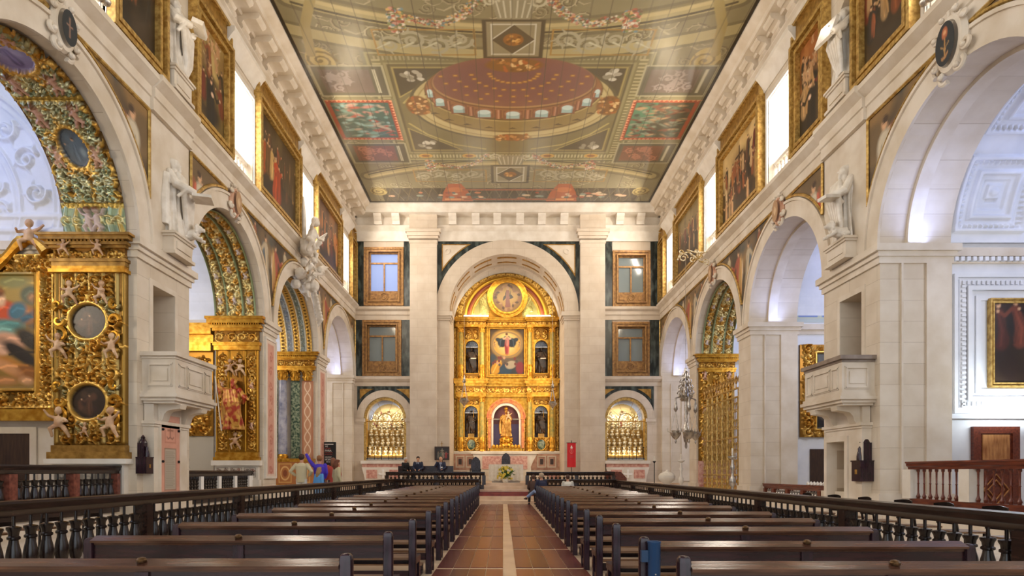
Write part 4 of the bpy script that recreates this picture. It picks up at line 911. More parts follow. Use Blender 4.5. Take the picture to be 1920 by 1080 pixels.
def saint(name, loc, rz, h, mat, label, beard=True, arms=None, prop=None, seed=0, dog=None, group=None, vox=.015, hd=(0, -1), cloak=True, mount=None):
    r = empty(name, loc, rz, label, 'statue', group); m = MB(); robe(m, h, .155 * h, seed)
    sh = .79 * h; A = arms or [((-.12 * h, 0, sh), (-.2 * h, -.06 * h, .6 * h), (-.08 * h, -.24 * h, .58 * h)), ((.12 * h, 0, sh), (.22 * h, -.04 * h, .6 * h), (.14 * h, -.2 * h, .52 * h))]
    for a in A: arm(m, *a, r=.033 * h); m.tube([a[0], a[1], Vector(a[1]) + (Vector(a[2]) - Vector(a[1])) * .6, Vector(a[1]) + Vector((0, -.02 * h, -.16 * h))], [.05 * h, .055 * h, .05 * h, .02 * h], 8)
    head(m, (0, -.02 * h, .915 * h), .072 * h, hd, beard)
    m.ell((0, .02 * h, .945 * h), (.062 * h, .07 * h, .055 * h), 10, 8)
    if cloak:                                                     # cloak thrown over one shoulder in heavy folds
        for k in range(5): t = k / 4; m.tube([(-.13 * h + .05 * k * h * .9, -.10 * h, sh - .02 * h), (-.10 * h + .06 * k * h, -.17 * h, .52 * h), (.02 * h + .035 * k * h, -.15 * h, .2 * h), (.05 * h + .02 * k * h, -.12 * h, .06 * h)], [.03 * h, .04 * h, .035 * h, .02 * h], 7)
        m.tube([(-.17 * h, .02 * h, .74 * h), (-.2 * h, .03 * h, .4 * h), (-.19 * h, .03 * h, .1 * h)], [.05 * h, .07 * h, .06 * h], 8)
    b = m.build('figure', mat, r, remesh=vox)
    if prop: prop(r, h)
    if dog:
        m = MB(); b = (.12 * h, -.14 * h, 0)                    # small crouching lion at the feet
        P = lambda x, y, z: (b[0] + x * h * .62, b[1] + y * h * .62, z * h * .62)
        m.tube([P(0, .12, .12), P(0, 0, .13), P(0, -.14, .16)], [.075 * h, .07 * h, .065 * h], 10); m.ell(P(0, -.2, .26), (.045 * h, .05 * h, .05 * h), 10, 8); m.tube([P(0, -.25, .25), P(0, -.32, .23)], [.03 * h, .022 * h], 8)
        for k in range(12): a = k * PI / 6; m.ell(P(.09 * math.cos(a), -.17, .25 + .1 * math.sin(a)), .022 * h, 6, 5)
        for q in (-1, 1): m.tube([P(q * .07, -.12, .12), P(q * .08, -.22, .05), P(q * .08, -.3, .03)], [.03 * h, .022 * h, .022 * h], 7); m.tube([P(q * .09, .12, .1), P(q * .12, .0, .04)], [.04 * h, .025 * h], 7)
        m.build('lion', mat, r, remesh=vox)
    return r
def book(tilt=0.0, open_=False, at=(-.04, -.27, .57), sz=(.2, .14, .03)):
    def g(r, h):
        m = MB(); m.box(-sz[0] * h / 2, sz[0] * h / 2, -sz[1] * h / 2, sz[1] * h / 2, -sz[2] * h / 2, sz[2] * h / 2)
        o = m.build('book', M['statue'], r, smooth=0); o.location = (at[0] * h, at[1] * h, at[2] * h); o.rotation_euler = (tilt, 0, .2)
    return g
def sockel(f, uc, v0, v1, w, label):
    m = MB(); rings(m, f, uc - w / 2, uc + w / 2, -.32, .1, [(.06, v0, v0 + .08), (0, v0 + .08, v1 - .12), (.04, v1 - .12, v1 - .06), (.08, v1 - .06, v1)]); m.fbox(f, uc - w / 2 + .12, uc + w / 2 - .12, v0 + .18, v1 - .2, -.35, -.3)
    o = m.build('pedestal', M['stone'], smooth=30); tag(o, label, 'pedestal')
for side in SIDES:
    f = SIDES[side][0]; na, nb = NICHE[side]; uc = (na + nb) / 2; rz = PI / 2 if side == 'left' else -PI / 2
    sockel(f, uc, 7.09, 7.66, .95, 'stone pedestal of the lower statue on the %s wall' % side); sockel(f, uc, 11.34, 11.95, .9, 'stone pedestal of the upper statue on the %s wall' % side)
LN = (NICHE['left'][0] + NICHE['left'][1]) / 2; RN = (NICHE['right'][0] + NICHE['right'][1]) / 2
saint('saint_statue', fL(LN, 7.66, -.06), PI / 2 + .1, 2.1, M['statue'], 'white marble bearded saint holding out a flat book, lower niche of the left wall', arms=[((-.24, 0, 1.64), (-.34, -.2, 1.3), (-.12, -.62, 1.14)), ((.24, 0, 1.64), (.36, -.2, 1.26), (.1, -.55, 1.1))], prop=book(0, at=(0, -.36, .5), sz=(.26, .22, .035)), seed=3, dog=True, hd=(.5, -1))
saint('saint_statue', fL(LN, 11.95, -.06), PI / 2 + .1, 2.05, M['statue'], 'white marble saint carrying a thick open book, upper niche of the left wall', arms=[((-.24, 0, 1.6), (-.34, -.2, 1.3), (-.05, -.5, 1.3)), ((.24, 0, 1.6), (.36, -.15, 1.2), (.2, -.45, 1.2))], prop=book(.3, at=(.06, -.3, .66), sz=(.3, .14, .06)), seed=4, hd=(.3, -1))
saint('saint_statue', fR(RN, 7.66, -.06), -PI / 2, 2.1, M['statue'], 'white marble bearded saint with a small lion, lower niche of the right wall', arms=[((-.24, 0, 1.64), (-.36, -.12, 1.28), (-.1, -.42, 1.28)), ((.24, 0, 1.64), (.34, -.2, 1.26), (.12, -.55, 1.15))], prop=book(.1, at=(.16, -.3, .5), sz=(.16, .2, .04)), seed=5, dog=True, hd=(-.5, -1))
saint('saint_statue', fR(RN, 11.95, -.06), -PI / 2, 2.05, M['statue'], 'white marble saint lifting an upright book and a pen, upper niche of the right wall', arms=[((-.24, 0, 1.6), (-.34, -.2, 1.4), (-.05, -.4, 1.5)), ((.24, 0, 1.6), (.42, -.3, 1.25), (.5, -.62, 1.05))], prop=book(1.2, at=(-.02, -.24, .68), sz=(.3, .3, .04)), seed=6, hd=(-.3, -1))
def putto3(m, M4, h, pose=0):
    """a chubby child's body: M4 places it, h is its height"""
    V = lambda x, y, z: M4 @ Vector((x * h, y * h, z * h)); L = [((-.11, 0, .36), (-.2, -.16, .28), (-.16, -.06, .04)), ((.11, 0, .36), (.22, -.06, .22), (.3, .02, .02))][::1]
    m.tube([V(0, 0, .34), V(0, -.02, .48), V(0, 0, .62), V(0, 0, .7)], [.13 * h, .135 * h, .12 * h, .06 * h], 9)
    for a, b, c in L: m.tube([V(*a), V(*b), V(*c)], [.09 * h, .07 * h, .045 * h], 8); m.ell(V(c[0] * 1.0, c[1] - .03, c[2]), .05 * h, 7, 5)
    A = [((-.12, 0, .64), (-.27, -.06, .7), (-.36, -.12, .86)), ((.12, 0, .64), (.27, -.1, .52), (.2, -.26, .5))] if pose == 0 else [((-.12, 0, .64), (-.27, -.1, .56), (-.22, -.26, .6)), ((.12, 0, .64), (.28, -.02, .72), (.4, -.05, .82))]
    for a, b, c in A: m.tube([V(*a), V(*b), V(*c)], [.06 * h, .05 * h, .035 * h], 8); m.ell(V(*c), .045 * h, 7, 5)
    m.ell(V(0, -.01, .86), .115 * h, 10, 8); m.ell(V(0, .02, .9), .115 * h, 10, 8); m.ell(V(0, -.12, .84), .02 * h, 5, 4)
def TR(loc, rz=0, rx=0, ry=0): return Matrix.Translation(loc) @ Matrix.Rotation(rz, 4, 'Z') @ Matrix.Rotation(rx, 4, 'X') @ Matrix.Rotation(ry, 4, 'Y')
# white angels around the keystone of the third left arch
r = empty('angel_group', fL(26.7, 10.0, 0), 0, 'cluster of white marble angels with spread wings over the third left arch', 'sculpture')
m = MB(); rg = random.Random(2); bx = ZL + .35
for (dy, dz, h, rz, rx, ps) in ((-.55, .4, 1.5, 1.5, .3, 0), (.5, .2, 1.35, 1.8, -.2, 1), (-.1, -.75, 1.0, 1.4, .9, 1), (.35, -1.3, .9, 1.9, -.6, 0), (-.75, -.6, .85, 1.2, .7, 0)):
    putto3(m, TR((bx + rg.uniform(0, .25), 26.7 + dy, 10.2 + dz), rz, rx), h, ps)
for k in range(16): m.ell((bx + rg.uniform(-.3, .25), 26.7 + rg.uniform(-.9, .9), 10.3 + rg.uniform(-1.2, .8)), rg.uniform(.13, .3), 8, 6)
at0(r, m.build('angels', M['statue'], remesh=.03))
def wing(m, base, tip, n=6, w=.34):
    b, t = Vector(base), Vector(tip)
    for k in range(n): e = t.lerp(b + Vector((0, 0, -w * 2)), k / (n + 1.0)); m.tube([b, b.lerp(e, .6) + Vector((0, 0, .06)), e], [.09, .1, .03], 6)
m = MB(); wing(m, (bx + .1, 26.3, 11.2), (bx + .25, 25.7, 12.75)); wing(m, (bx + .1, 27.0, 10.9), (bx + .9, 26.9, 11.7)); wing(m, (bx + .3, 27.2, 10.2), (bx + .6, 28.1, 10.6)); wing(m, (bx + .2, 27.3, 9.4), (bx + .1, 27.9, 8.3))
at0(r, m.build('wings', M['statue'], remesh=.03))
m = MB()
for k in range(9): a = k * .5; m.tube([(bx + .1, 26.9 + .1 * k, 9.6 - .1 * k), (bx + .35, 27.0 + .12 * k, 9.2 - .12 * k), (bx + .15, 27.25 + .1 * k, 8.9 - .12 * k)], [.06, .1, .03], 6)
at0(r, m.build('drapery', M['statue'], remesh=.03))
# ================================================================== PULPITS
def pulpit(side, y0, y1, X, label):
    f = SIDES[side][0]; d = -X; r = empty('pulpit', f((y0 + y1) / 2, 2.6, 0), 0, label, 'pulpit')
    m = MB(); m.fbox(f, y0 + .06, y1 - .06, 3.42, 4.26, d + .05, 0)
    at0(r, m.build('parapet', M['stone'], smooth=30))
    m = MB(); rings(m, f, y0 + .06, y1 - .06, d + .06, -.001, [(.03, 4.24, 4.30), (.09, 4.30, 4.40)]); at0(r, m.build('handrail', rock('pulpit_rail', '75665a', '948578', 3, .4) if side == 'right' else M['stone'], smooth=30))
    m = MB(); rings(m, f, y0 + .06, y1 - .06, d + .06, -.001, [(-.02, 3.16, 3.22), (.04, 3.22, 3.30), (.10, 3.30, 3.38), (.05, 3.38, 3.46)]); at0(r, m.build('base_moulding', M['stone'], smooth=30))
    m = MB(); W = (y1 - y0)
    def panel(g, a, b, c, e, dd):
        for k, (ins, pr) in enumerate(((0, .012), (.03, .03))):
            for q in ((a + ins, b - ins, c + ins, c + ins + .03), (a + ins, b - ins, e - ins - .03, e - ins), (a + ins, a + ins + .03, c + ins, e - ins), (b - ins - .03, b - ins, c + ins, e - ins)): m.fbox(g, *q, dd - pr - .004 * (q[1] - q[0] > q[3] - q[2]), dd + .01)
        if b - a > .4: m.fbox(g, a + .12, b - .12, c + .14, e - .14, dd - .02, dd + .01)
    for a, b in ((.1, .27), (.3, .72), (.75, .92)): panel(f, y0 + W * a, y0 + W * b, 3.56, 4.14, d + .05)
    g = (lambda u, v, k: (f(0, 0, -u)[0], y0 + .06 + k, v)); panel(g, .14, X - .12, 3.56, 4.14, 0)
    g2 = (lambda u, v, k: (f(0, 0, -u)[0], y1 - .06 - k, v)); panel(g2, .14, X - .12, 3.56, 4.14, 0)
    at0(r, m.build('panels', M['stone'], smooth=0)); p = None
    for a in (y0 + .32, y1 - .62):
        m = MB(); prof = [(0, 2.66), (.26, 2.66), (.36, 2.78), (.40, 2.92), (.48, 3.0), (.62, 3.03), (X - .08, 3.05), (X - .05, 3.16), (0, 3.16)]
        m.prism([(-q, v) for q, v in prof], lambda s, b, c: f(c, b, s), a, a + .3); at0(r, m.build('console', M['stone'], smooth=35))
    m = MB(); pd = .27 if side == 'left' else .24; e1 = y1 - .35
    if side == 'right':
        for a, b, c, e in ((y0 + .2, 16.55, .3, 2.6), (17.55, y1 - .05, .3, 2.6), (16.55, 17.55, 2.33, 2.6)): m.fbox(f, a, b, c, e, -pd, 0)
    else: m.fbox(f, y0 + .1, e1, .3, 2.6, -pd, 0)
    rings(m, f, y0 + (.2 if side == 'right' else .1), (y1 - .05 if side == 'right' else e1), -pd, .0, [(.03, 2.6, 2.66), (.07, 2.66, 2.74), (-.02, 2.74, 3.15)])
    at0(r, m.build('pier', M['stone'], smooth=30)); return r
r = pulpit('right', 15.66, 17.7, .87, 'cream stone pulpit over a small doorway on the right pier'); r2 = pulpit('left', 15.2, 17.25, .86, 'cream stone pulpit above a pink marble tablet on the left pier')
# doors in the piers
for k, (f, a, b, c, e, dp) in enumerate(((fR, 16.6, 17.5, .3, 2.3, .68), (fR, 16.25, 17.3, 4.0, 6.15, 1.28), (fL, 15.7, 16.75, 4.0, 6.15, 1.28))):
    m = MB(); m.fbox(f, a + .02, b - .02, c, e - .02, dp - .06, dp); struct(m.build('door_%d' % (k + 1), M['stone' if k else 'pale']))
    m = MB(); m.fbox(f, a - .14, a, c, e + .14, -.03 - (.26 if k == 0 else 0), .0); m.fbox(f, b, b + .14, c, e + .14, -.03 - (.26 if k == 0 else 0), .0); m.fbox(f, a, b, e, e + .14, -.03 - (.26 if k == 0 else 0), .0); struct(m.build('trim_%d' % (20 + k), M['stone']))
# inscribed pink marble tablet on the left pier
f = fL; cv = CV(.92, 2.0, .02, 'd49a84'); rg = random.Random(8); cv.grain(.25, 9, 3); cv.rect(.2, .12, .72, 1.15, 'b8ab98'); cv.box(.18, .1, .74, 1.17, .025, '8a6a54')
for k in range(26): cv.rect(.24, .18 + k * .036, .68 - rg.uniform(0, .1), .19 + k * .036, '8a7e6e')
cv.box(.2, 1.3, .72, 1.85, .03, 'c0806a')
cv.rect(.43, 1.42, .47, 1.78, '8a5a4a'); cv.rect(.32, 1.6, .6, 1.64, '8a5a4a'); cv.stroke([(.3, 1.45), (.35, 1.4), (.45, 1.45), (.55, 1.4), (.62, 1.45)], .03, '8a5a4a')
r = empty('marble_tablet', f(16.0, .9, -.27), 0, 'pink marble tablet with an inscription and a carved cross below the left pulpit', 'tablet')
at0(r, grid('slab', cv, lambda u, v, z: f(15.54 + u, .92 + v, -.30), M['canvas'], thick=.0))
m = MB()
for u, v in ((15.62, 2.55), (16.38, 2.55), (15.62, 1.75), (16.38, 1.75)): m.ell(f(u, v, -.32), .035, 8, 6)
at0(r, m.build('rivets', M['iron'])); m = MB(); frame(m, f, 15.5, 16.5, .88, 2.96, .05, .05, -.27, 1); at0(r, m.build('border', M['stone']))
# wooden alms boxes on the piers
def almsbox(side, y, z, label, s=1.0, sock=True):
    f = SIDES[side][0]; r = empty('alms_box', f(y, z, 0), 0, label, 'alms box')
    m = MB(); m.fbox(f, y - .2 * s, y + .2 * s, z, z + .5 * s, -.34 * s, 0); m.fbox(f, y - .22 * s, y + .22 * s, z + .5 * s, z + .53 * s, -.36 * s, 0); at0(r, m.build('box', M['pewp']))
    m = MB(); m.fbox(f, y - .11 * s, y + .11 * s, z + .53 * s, z + .98 * s, -.2 * s, 0); m.lathe(f(y, z + .98 * s, -.12 * s), [(.13 * s, 0), (.11 * s, .06 * s), (.06 * s, .14 * s), (.07 * s, .18 * s), (.01, .26 * s)], 10); at0(r, m.build('backboard', M['pewp']))
    m = MB(); m.lathe(f(y, z + .53 * s, -.24 * s), [(.08 * s, 0), (.08 * s, .1 * s), (.06 * s, .2 * s), (.045 * s, .24 * s), (.05 * s, .3 * s), (.01, .36 * s)], 10); at0(r, m.build('figure' if side == 'right' else 'crest', M['pewp']))
    m = MB(); m.fbox(f, y - .05 * s, y + .05 * s, z + .18 * s, z + .3 * s, -.345 * s, -.33 * s) ; at0(r, m.build('plate', M['goldd']))
    return r
almsbox('right', 15.95, 1.25, 'dark wooden alms box with a carved figure on the right pier beside the pulpit')
almsbox('left', 15.15, 1.45, 'small dark wooden alms box on the left pier beside the pulpit', .75)
# ================================================================== GILDED CHAPEL LININGS
G0, G1, G2, G3 = '8a5e1e', 'c8923a', 'e0b45c', '5a3a14'
def strip(cv, x0, x1, y0, y1, seed, r=None, cols=(G1, G2), putti=0, z=.05, pc='dcae94', fill=1.0):
    rg = random.Random(seed); w = x1 - x0; r = r or w * .3; cx = (x0 + x1) / 2; y = y0 + r; k = 0
    while y < y1 - r * .6:
        n = max(1, int(round(w / (r * 2.3))))
        for q in range(n):
            x = x0 + w * (q + .5) / n; s = 1 if (q + k) % 2 else -1
            cv.scroll(x + rg.uniform(-.03, .03) * w, y, r * rg.uniform(.75, 1.0), rg.choice(cols), r * .36, 1.35, rg.uniform(0, 6.3), s, h=z, met=.75, n=12)
            cv.stroke([(x, y - r), (x + s * r * .7, y - r * .4), (x + s * r, y + r * .3)], r * .34, cols[1], .8, z * 1.1, taper=(1, .3)); cv.ell(x - s * r * .6, y + r * .5, r * .22, r * .22, cols[0], met=.8, dome=z * 1.2)
        if putti and k % putti == putti // 2: cv.putto(cx, y - r, r * 2.4 if w < .6 else .7, 1 if k % 2 else -1, pc, z * 1.5)
        y += r * 1.75; k += 1
def moulding_row(cv, x0, x1, y0, y1, col=G2, n=None, z=.04, met=.8):
    cv.rect(x0, y0, x1, y1, col, met, z * .5); n = n or int((x1 - x0) / ((y1 - y0) * .9))
    for k in range(n): cv.ell(x0 + (x1 - x0) * (k + .5) / n, (y0 + y1) / 2, (x1 - x0) / n * .4, (y1 - y0) * .42, col, met=met, dome=z)
def oval_medal(cv, cx, cy, rx, ry, dark, seed, z=.09, putti=True, hues=('3a2820', '5a3c2a', '241a14', '4a3424')):
    rg = random.Random(seed)
    for k in range(14):
        a = 2 * PI * k / 14; cv.scroll(cx + rx * 1.42 * math.cos(a), cy + ry * 1.38 * math.sin(a), rx * .34, rg.choice((G1, G2, 'b8b080')), rx * .14, 1.2, a, 1 if k % 2 else -1, h=z, met=.8, n=12)
    cv.ring(cx, cy, rx * 1.1, ry * 1.1, rx * .26, G2, .8, z); w = cv._win(cx - rx, cx + rx, cy - ry, cy + ry); q = np.hypot((cv.X[w] - cx) / rx, (cv.Y[w] - cy) / ry); cv.z[w] = np.where(q < .97, .01, cv.z[w])
    cv.ell(cx, cy, rx * .98, ry * .98, dark, met=0)
    for k in range(10): cv.ell(cx + rg.uniform(-.5, .5) * rx, cy + rg.uniform(-.5, .5) * ry, rx * .2, ry * .22, rg.choice(hues), met=0, soft=.06)
    cv.figure(cx, cy - ry * .75, ry * 1.3, hues[1], 0, 1)
    if putti:
        for s in (-1, 1): cv.putto(cx + s * rx * 1.45, cy - ry * 1.0, ry * 1.15, s, z=z * 1.1)
def soffit(side, i, cv, name, label, d0=.22, parent=None, R=RI - .02):
    f, C, sg = SIDES[side]; c = C[i]; r = empty(name, f(c, SPR, d0), 0, label, 'arch lining')
    def uv(X, Y, Z):
        a = Y / (RI - .02); rr = R - .02 - Z; return np.stack([np.full(X.shape, 0.0) + f(0, 0, 0)[0] + sg * (d0 + X), c + rr * np.cos(a), SPR + rr * np.sin(a)], -1)
    at0(r, grid('lining', cv, None, M['carve'], uv=uv)); return r
LA = PI * (RI - .02)
# ---- big left arch: dark carved gilding with ovals and children
cv = CV(1.5, LA, .022, '5c4420', .5); strip(cv, .03, 1.47, .75, LA - .75, 4, .17, ('a87c30', 'd0a850'), 0, .09); strip(cv, .1, 1.4, .75, LA - .75, 14, .12, ('8f9a78', 'c8c8a0'), 0, .11)
for y0, y1 in ((0, .12), (.68, .8), (3.0, 3.14), (LA - 3.14, LA - 3.0), (LA - .8, LA - .68), (LA - .12, LA)): moulding_row(cv, 0, 1.5, y0, y1, 'b89a4c')
for s in (0, 1):
    y0, y1 = (.12, .68) if not s else (LA - .68, LA - .12); cv.rect(0, y0, 1.5, y1, '8a9a78', .35, .02)
    for k in range(6): cv.stroke([(.08 + k * .26, y0), (.16 + k * .26, y0 + .3), (.08 + k * .26, y1)], .14, ('c8a858', 'a8b898')[k % 2], .6, .08, taper=(1, .6)); cv.scroll(.14 + k * .25, (y0 + y1) / 2, .11, 'd8cc90', .045, 1.2, k, 1, h=.09, met=.6)
    for q in (-1, 1): cv.putto(.75 + q * .1, y0 - .02, .62, q, 'd8c0b4', .14, wings=False)
for yy in (2.0, LA - 2.0): oval_medal(cv, .75, yy, .3, .42, '55606c', 5, .1, True, ('7a8a98', '5a6a78', '8a9aa0', '3a4048'))
cv.ell(.75, LA / 2, .52, .5, '9c88b0', met=0)
oval_medal(cv, .75, LA / 2, .42, .48, '9488b4', 7, .1, False, ('a89cc4', '7a6c9c', 'b8a8c8', '8a7cac')); cv.grain(.2, 14, 3)
for yy in (2.75, 3.5, LA - 3.5): 
    for q in (-1, 1): cv.putto(.75 + q * .4, yy - .3, .55, q, 'd0a088', .13)
soffit('left', 1, cv, 'arch_lining', 'dark carved gilt lining with painted ovals and cherubs inside the big left arch')
# ---- second left arch and third right arch: three strips of scrolls and cherubs
for side, i, seed, lb in (('left', 2, 21, 'gilt carved arch lining in three strips with cherubs, second left arch'), ('right', 3, 31, 'gilt carved arch lining in three strips with cherubs, third right arch behind the grille')):
    cv = CV(1.5, LA, .03, '6e5a2c', .45)
    for k, (a, b) in enumerate(((.04, .42), (.52, .98), (1.08, 1.46))): strip(cv, a, b, 0.05, LA - .05, seed + k, .13, (G1, 'e6d08c'), 4 if k != 1 else 5, .07, 'd8c8c0')
    for a in (.0, .44, 1.0, 1.46): cv.rect(a, 0, a + .07, LA, '8c9a70', .3, .06)
    cv.grain(.2, 12, seed); soffit(side, i, cv, 'arch_lining', lb)
# ---- third left arch: classical bands of gold and grey mosaic
cv = CV(1.5, LA, .03, '8a8468', .3)
for k, (a, b, c) in enumerate(((.0, .26, G1), (.3, .52, '6c7468'), (.56, .86, G1), (.9, 1.14, '767c84'), (1.18, 1.5, G2))):
    cv.rect(a, 0, b, LA, c, .6 if c in (G1, G2) else 0, .01); rg = random.Random(k)
    n = int(LA / (.16 if c in (G1, G2) else .07))
    for q in range(n):
        y = LA * (q + .5) / n
        if c in (G1, G2): cv.ell((a + b) / 2, y, (b - a) * .3, .06, '6a4a1a', met=.5); cv.ring((a + b) / 2, y, (b - a) * .33, .07, .03, G2, .8, .04)
        else:
            for w_ in range(3): cv.ell(a + (b - a) * rg.random(), y, .02, .02, rg.choice(['c0c8c0', '3a4440', 'a89868']))
for a in (.26, .52, .86, 1.14): cv.rect(a, 0, a + .04, LA, 'd8d0b8', 0, .05)
soffit('left', 3, cv, 'arch_lining', 'arch lining with bands of gold and grey mosaic, third left arch')
# ---- relief panels standing on the far jambs; g(u, v, out) with u measured into the chapel
def jamb(side, i, off=0.0):
    f, C, sg = SIDES[side]; yy = C[i] + RI - off
    return lambda u, v, z: (f(0, 0, 0)[0] + sg * u, yy - z, v)
def jgrid(g, u0, v0): return lambda u, v, z: g(u0 + u, v0 + v, z)
def gbox(m, g, u0, u1, v0, v1, z0, z1): return m.fbox(lambda a, b, c: g(a, b, c), u0, u1, v0, v1, z0, z1)
def levels(m, g, u0, u1, lv):
    for p, a, b in lv: gbox(m, g, u0 - p, u1 + p, a, b, 0, .16 + p)
def entab(r, g, u0, u1, v0, v1, seed, mat='gold', putti=()):
    """gilded entablature with a carved frieze"""
    h = v1 - v0; m = MB(); levels(m, g, u0, u1, [(.02, v0, v0 + h * .14), (.05, v0 + h * .14, v0 + h * .24), (.06, v0 + h * .58, v0 + h * .66), (.12, v0 + h * .66, v0 + h * .76), (.2, v0 + h * .80, v0 + h * .92), (.25, v0 + h * .92, v1)]); at0(r, m.build('cornice', M[mat]))
    cv = CV(u1 - u0, h * .34, .02, G0, .7); strip(cv, 0, u1 - u0, 0, h * .34, seed, h * .15, (G1, G2), 0, .05); at0(r, grid('frieze', cv, jgrid(lambda a, b, c: g(a, b, c + .14), u0, v0 + h * .24), M['carve'], thick=.1))
    m = MB(); n = int((u1 - u0 + .2) / .09)
    for k in range(n): u = u0 - .08 + (u1 - u0 + .16) * (k + .5) / n; gbox(m, g, u - .025, u + .025, v0 + h * .76, v0 + h * .81, .2, .3)
    at0(r, m.build('dentils', M[mat])); p = 0
    for (u, v, s) in putti:
        m = MB(); x, y, z = g(u, v, .3); putto3(m, TR((x, y, z), 0, 0, 0), s, p % 2); p += 1; at0(r, m.build('cherub', M['flesh'], remesh=.02))
M['flesh'] = rock('painted_flesh', 'b88a64', 'e0bc94', 3, .42, dist=0)
# left chapel 1: giant carved pilaster
g = jamb('left', 1, 0.0)
r = empty('gilded_pilaster', g(1.05, .6, 0), 0, 'giant gilded pilaster with two dark oval paintings and cherubs, big left arch', 'pilaster')
cv = CV(1.7, 4.2, .02, '77561f', .65)
for k in range(11): cv.stroke([(.05 + k * .16, .1), (.05 + k * .16, 4.1)], .1, ('b89a58' if k % 2 else 'a07c34'), .6, .035)
strip(cv, .1, 1.6, .05, .9, 5, .15, (G1, G2), 0, .1); strip(cv, .1, 1.6, 1.55, 2.5, 6, .17, (G1, G2), 0, .1); strip(cv, .25, 1.45, 3.35, 4.15, 7, .13, (G1, G2), 0, .09)
for cy in (1.05, 2.95): oval_medal(cv, .85, cy, .42, .40, '35261a', int(cy * 9), .12, False)
cv.grain(.18, 12, 2); at0(r, grid('carved_panel', cv, jgrid(lambda a, b, c: g(a, b, c + .12), .2, 2.1), M['carve'], thick=.12))
for k, (u, v, s, p) in enumerate(((.66, 5.42, .56, 0), (1.42, 5.42, .56, 1), (.42, 4.15, .6, 1), (1.68, 4.15, .6, 0), (.45, 2.3, .72, 1), (1.66, 2.3, .72, 0), (1.05, 2.3, .36, 0))):
    m = MB(); x, y, z = g(u, v, .3); putto3(m, TR((x, y, z), .3 if k % 2 else -.3, 0, 0), s, p); at0(r, m.build('cherub', M['flesh'], remesh=.02))
m = MB(); rg = random.Random(4)
for cy in (3.15, 5.05):
    for s in (-1, 1):
        for k in range(3):
            pts = []; cx = 1.05 + s * (.62 + .02 * k); q0 = .2 - .04 * k
            for t in range(14): q = q0 * (1 - t / 15); b = s * (1.2 + k * 1.9) + s * 5.2 * t / 13; pts.append(g(cx + q * math.cos(b), cy - .35 + k * .36 + q * math.sin(b), .26))
            m.tube(pts, [.06 * (1 - t / 18) for t in range(14)], 6)
at0(r, m.build('scrolls', M['gold']))
m = MB(); levels(m, g, .22, 1.88, [(.04, 1.95, 2.12), (.1, 1.8, 1.96)]); at0(r, m.build('base', M['goldd']))
m = MB(); levels(m, g, .22, 1.88, [(.14, 1.68, 1.8), (.02, .7, 1.68)])
at0(r, m.build('plinth', M['pale']))
cv = CV(1.6, .9, .02, '8a857c')
for a in (.05, .6, 1.15): cv.box(a, .1, a + .42, .75, .03, '5a534c'); strip(cv, a + .04, a + .38, .14, .7, int(a * 9), .1, ('b8b0a0', '4a443e'), 0, .0)
cv.m[:] = 0; at0(r, grid('inlay', cv, jgrid(lambda a, b, c: g(a, b, c + .19), .25, .75), M['paint']))
m = MB(); levels(m, g, .22, 1.88, [(.03, 6.28, 6.36), (.08, 6.2, 6.28)]);  at0(r, m.build('capital', M['gold']))
entab(r, g, .2, 1.9, 6.36, 7.08, 12, 'goldd', [(.75, 6.56, .42), (1.55, 6.56, .42)])
# second left arch: pilaster with a painted saint
g = jamb('left', 2); r = empty('gilded_pilaster', g(.95, .6, 0), 0, 'gilded pilaster with a painted saint holding a staff, second left arch', 'pilaster')
cv = CV(1.55, 3.7, .025, '9a6c1e', .75)
for a, b in ((.1, .38), (.55, 1.0), (1.17, 1.45)): strip(cv, a, b, .1, 3.6, int(a * 31), .14, (G1, G2), 6, .07)
for a in (.02, .44, 1.06, 1.49): cv.rect(a, 0, a + .05, 3.7, 'c08c2c', .8, .05)
cv.rect(.53, 1.1, 1.02, 2.9, '8a5e1c', .7, .01); at0(r, grid('carved_panel', cv, jgrid(lambda a, b, c: g(a, b, c + .1), .12, 2.2), M['carve'], thick=.1))
entab(r, g, .1, 1.7, 5.9, 7.08, 22, 'gold')
m = MB(); levels(m, g, .12, 1.68, [(.0, 2.02, 2.2), (.05, 1.9, 2.02)]); at0(r, m.build('base', M['gold']))
m = MB(); levels(m, g, .12, 1.68, [(.1, 1.72, 1.9), (.0, 1.2, 1.72), (.06, .6, 1.2)]); at0(r, m.build('plinth', M['pale']))
cv = CV(1.5, .45, .02, 'd8cfc0')
for a in (.05, .55, 1.05): cv.box(a, .05, a + .42, .4, .02, '7a6c60'); strip(cv, a + .03, a + .4, .08, .38, int(a * 17), .08, ('8a5a4a', '6a5a50'), 0, 0)
cv.m[:] = 0; at0(r, grid('inlay', cv, jgrid(lambda a, b, c: g(a, b, c + .17), .15, 1.24), M['paint']))
for u, v in ((.75, 4.95), (1.12, 4.95), (.93, 2.3)):
    m = MB(); x, y, z = g(u, v, .2); putto3(m, TR((x, y, z), 0), .62, 0 if u < .9 else 1); at0(r, m.build('cherub', M['flesh'], remesh=.02))
x, y, z = g(.93, 3.0, .32)
def staff(r_, h):
    m = MB(); m.tube([(-.34, -.22, -.05), (-.62, -.1, 1.9)], .022, 6); m.build('staff', M['cloth'], r_)
M['redrobe'] = rock('red_gold_robe', 'a83a20', 'd8a24a', 5, .45, .42, .58, met=.2, dist=.006)
s = saint('saint_statue', (x, y, z), 0, 1.85, M['redrobe'], 'painted saint in a red and gold robe with a long staff on the gilded pilaster', arms=[((-.2, 0, 1.44), (-.4, -.1, 1.42), (-.46, -.16, 1.55)), ((.2, 0, 1.44), (.36, -.05, 1.2), (.52, -.15, 1.1))], prop=staff, seed=9, vox=.02)
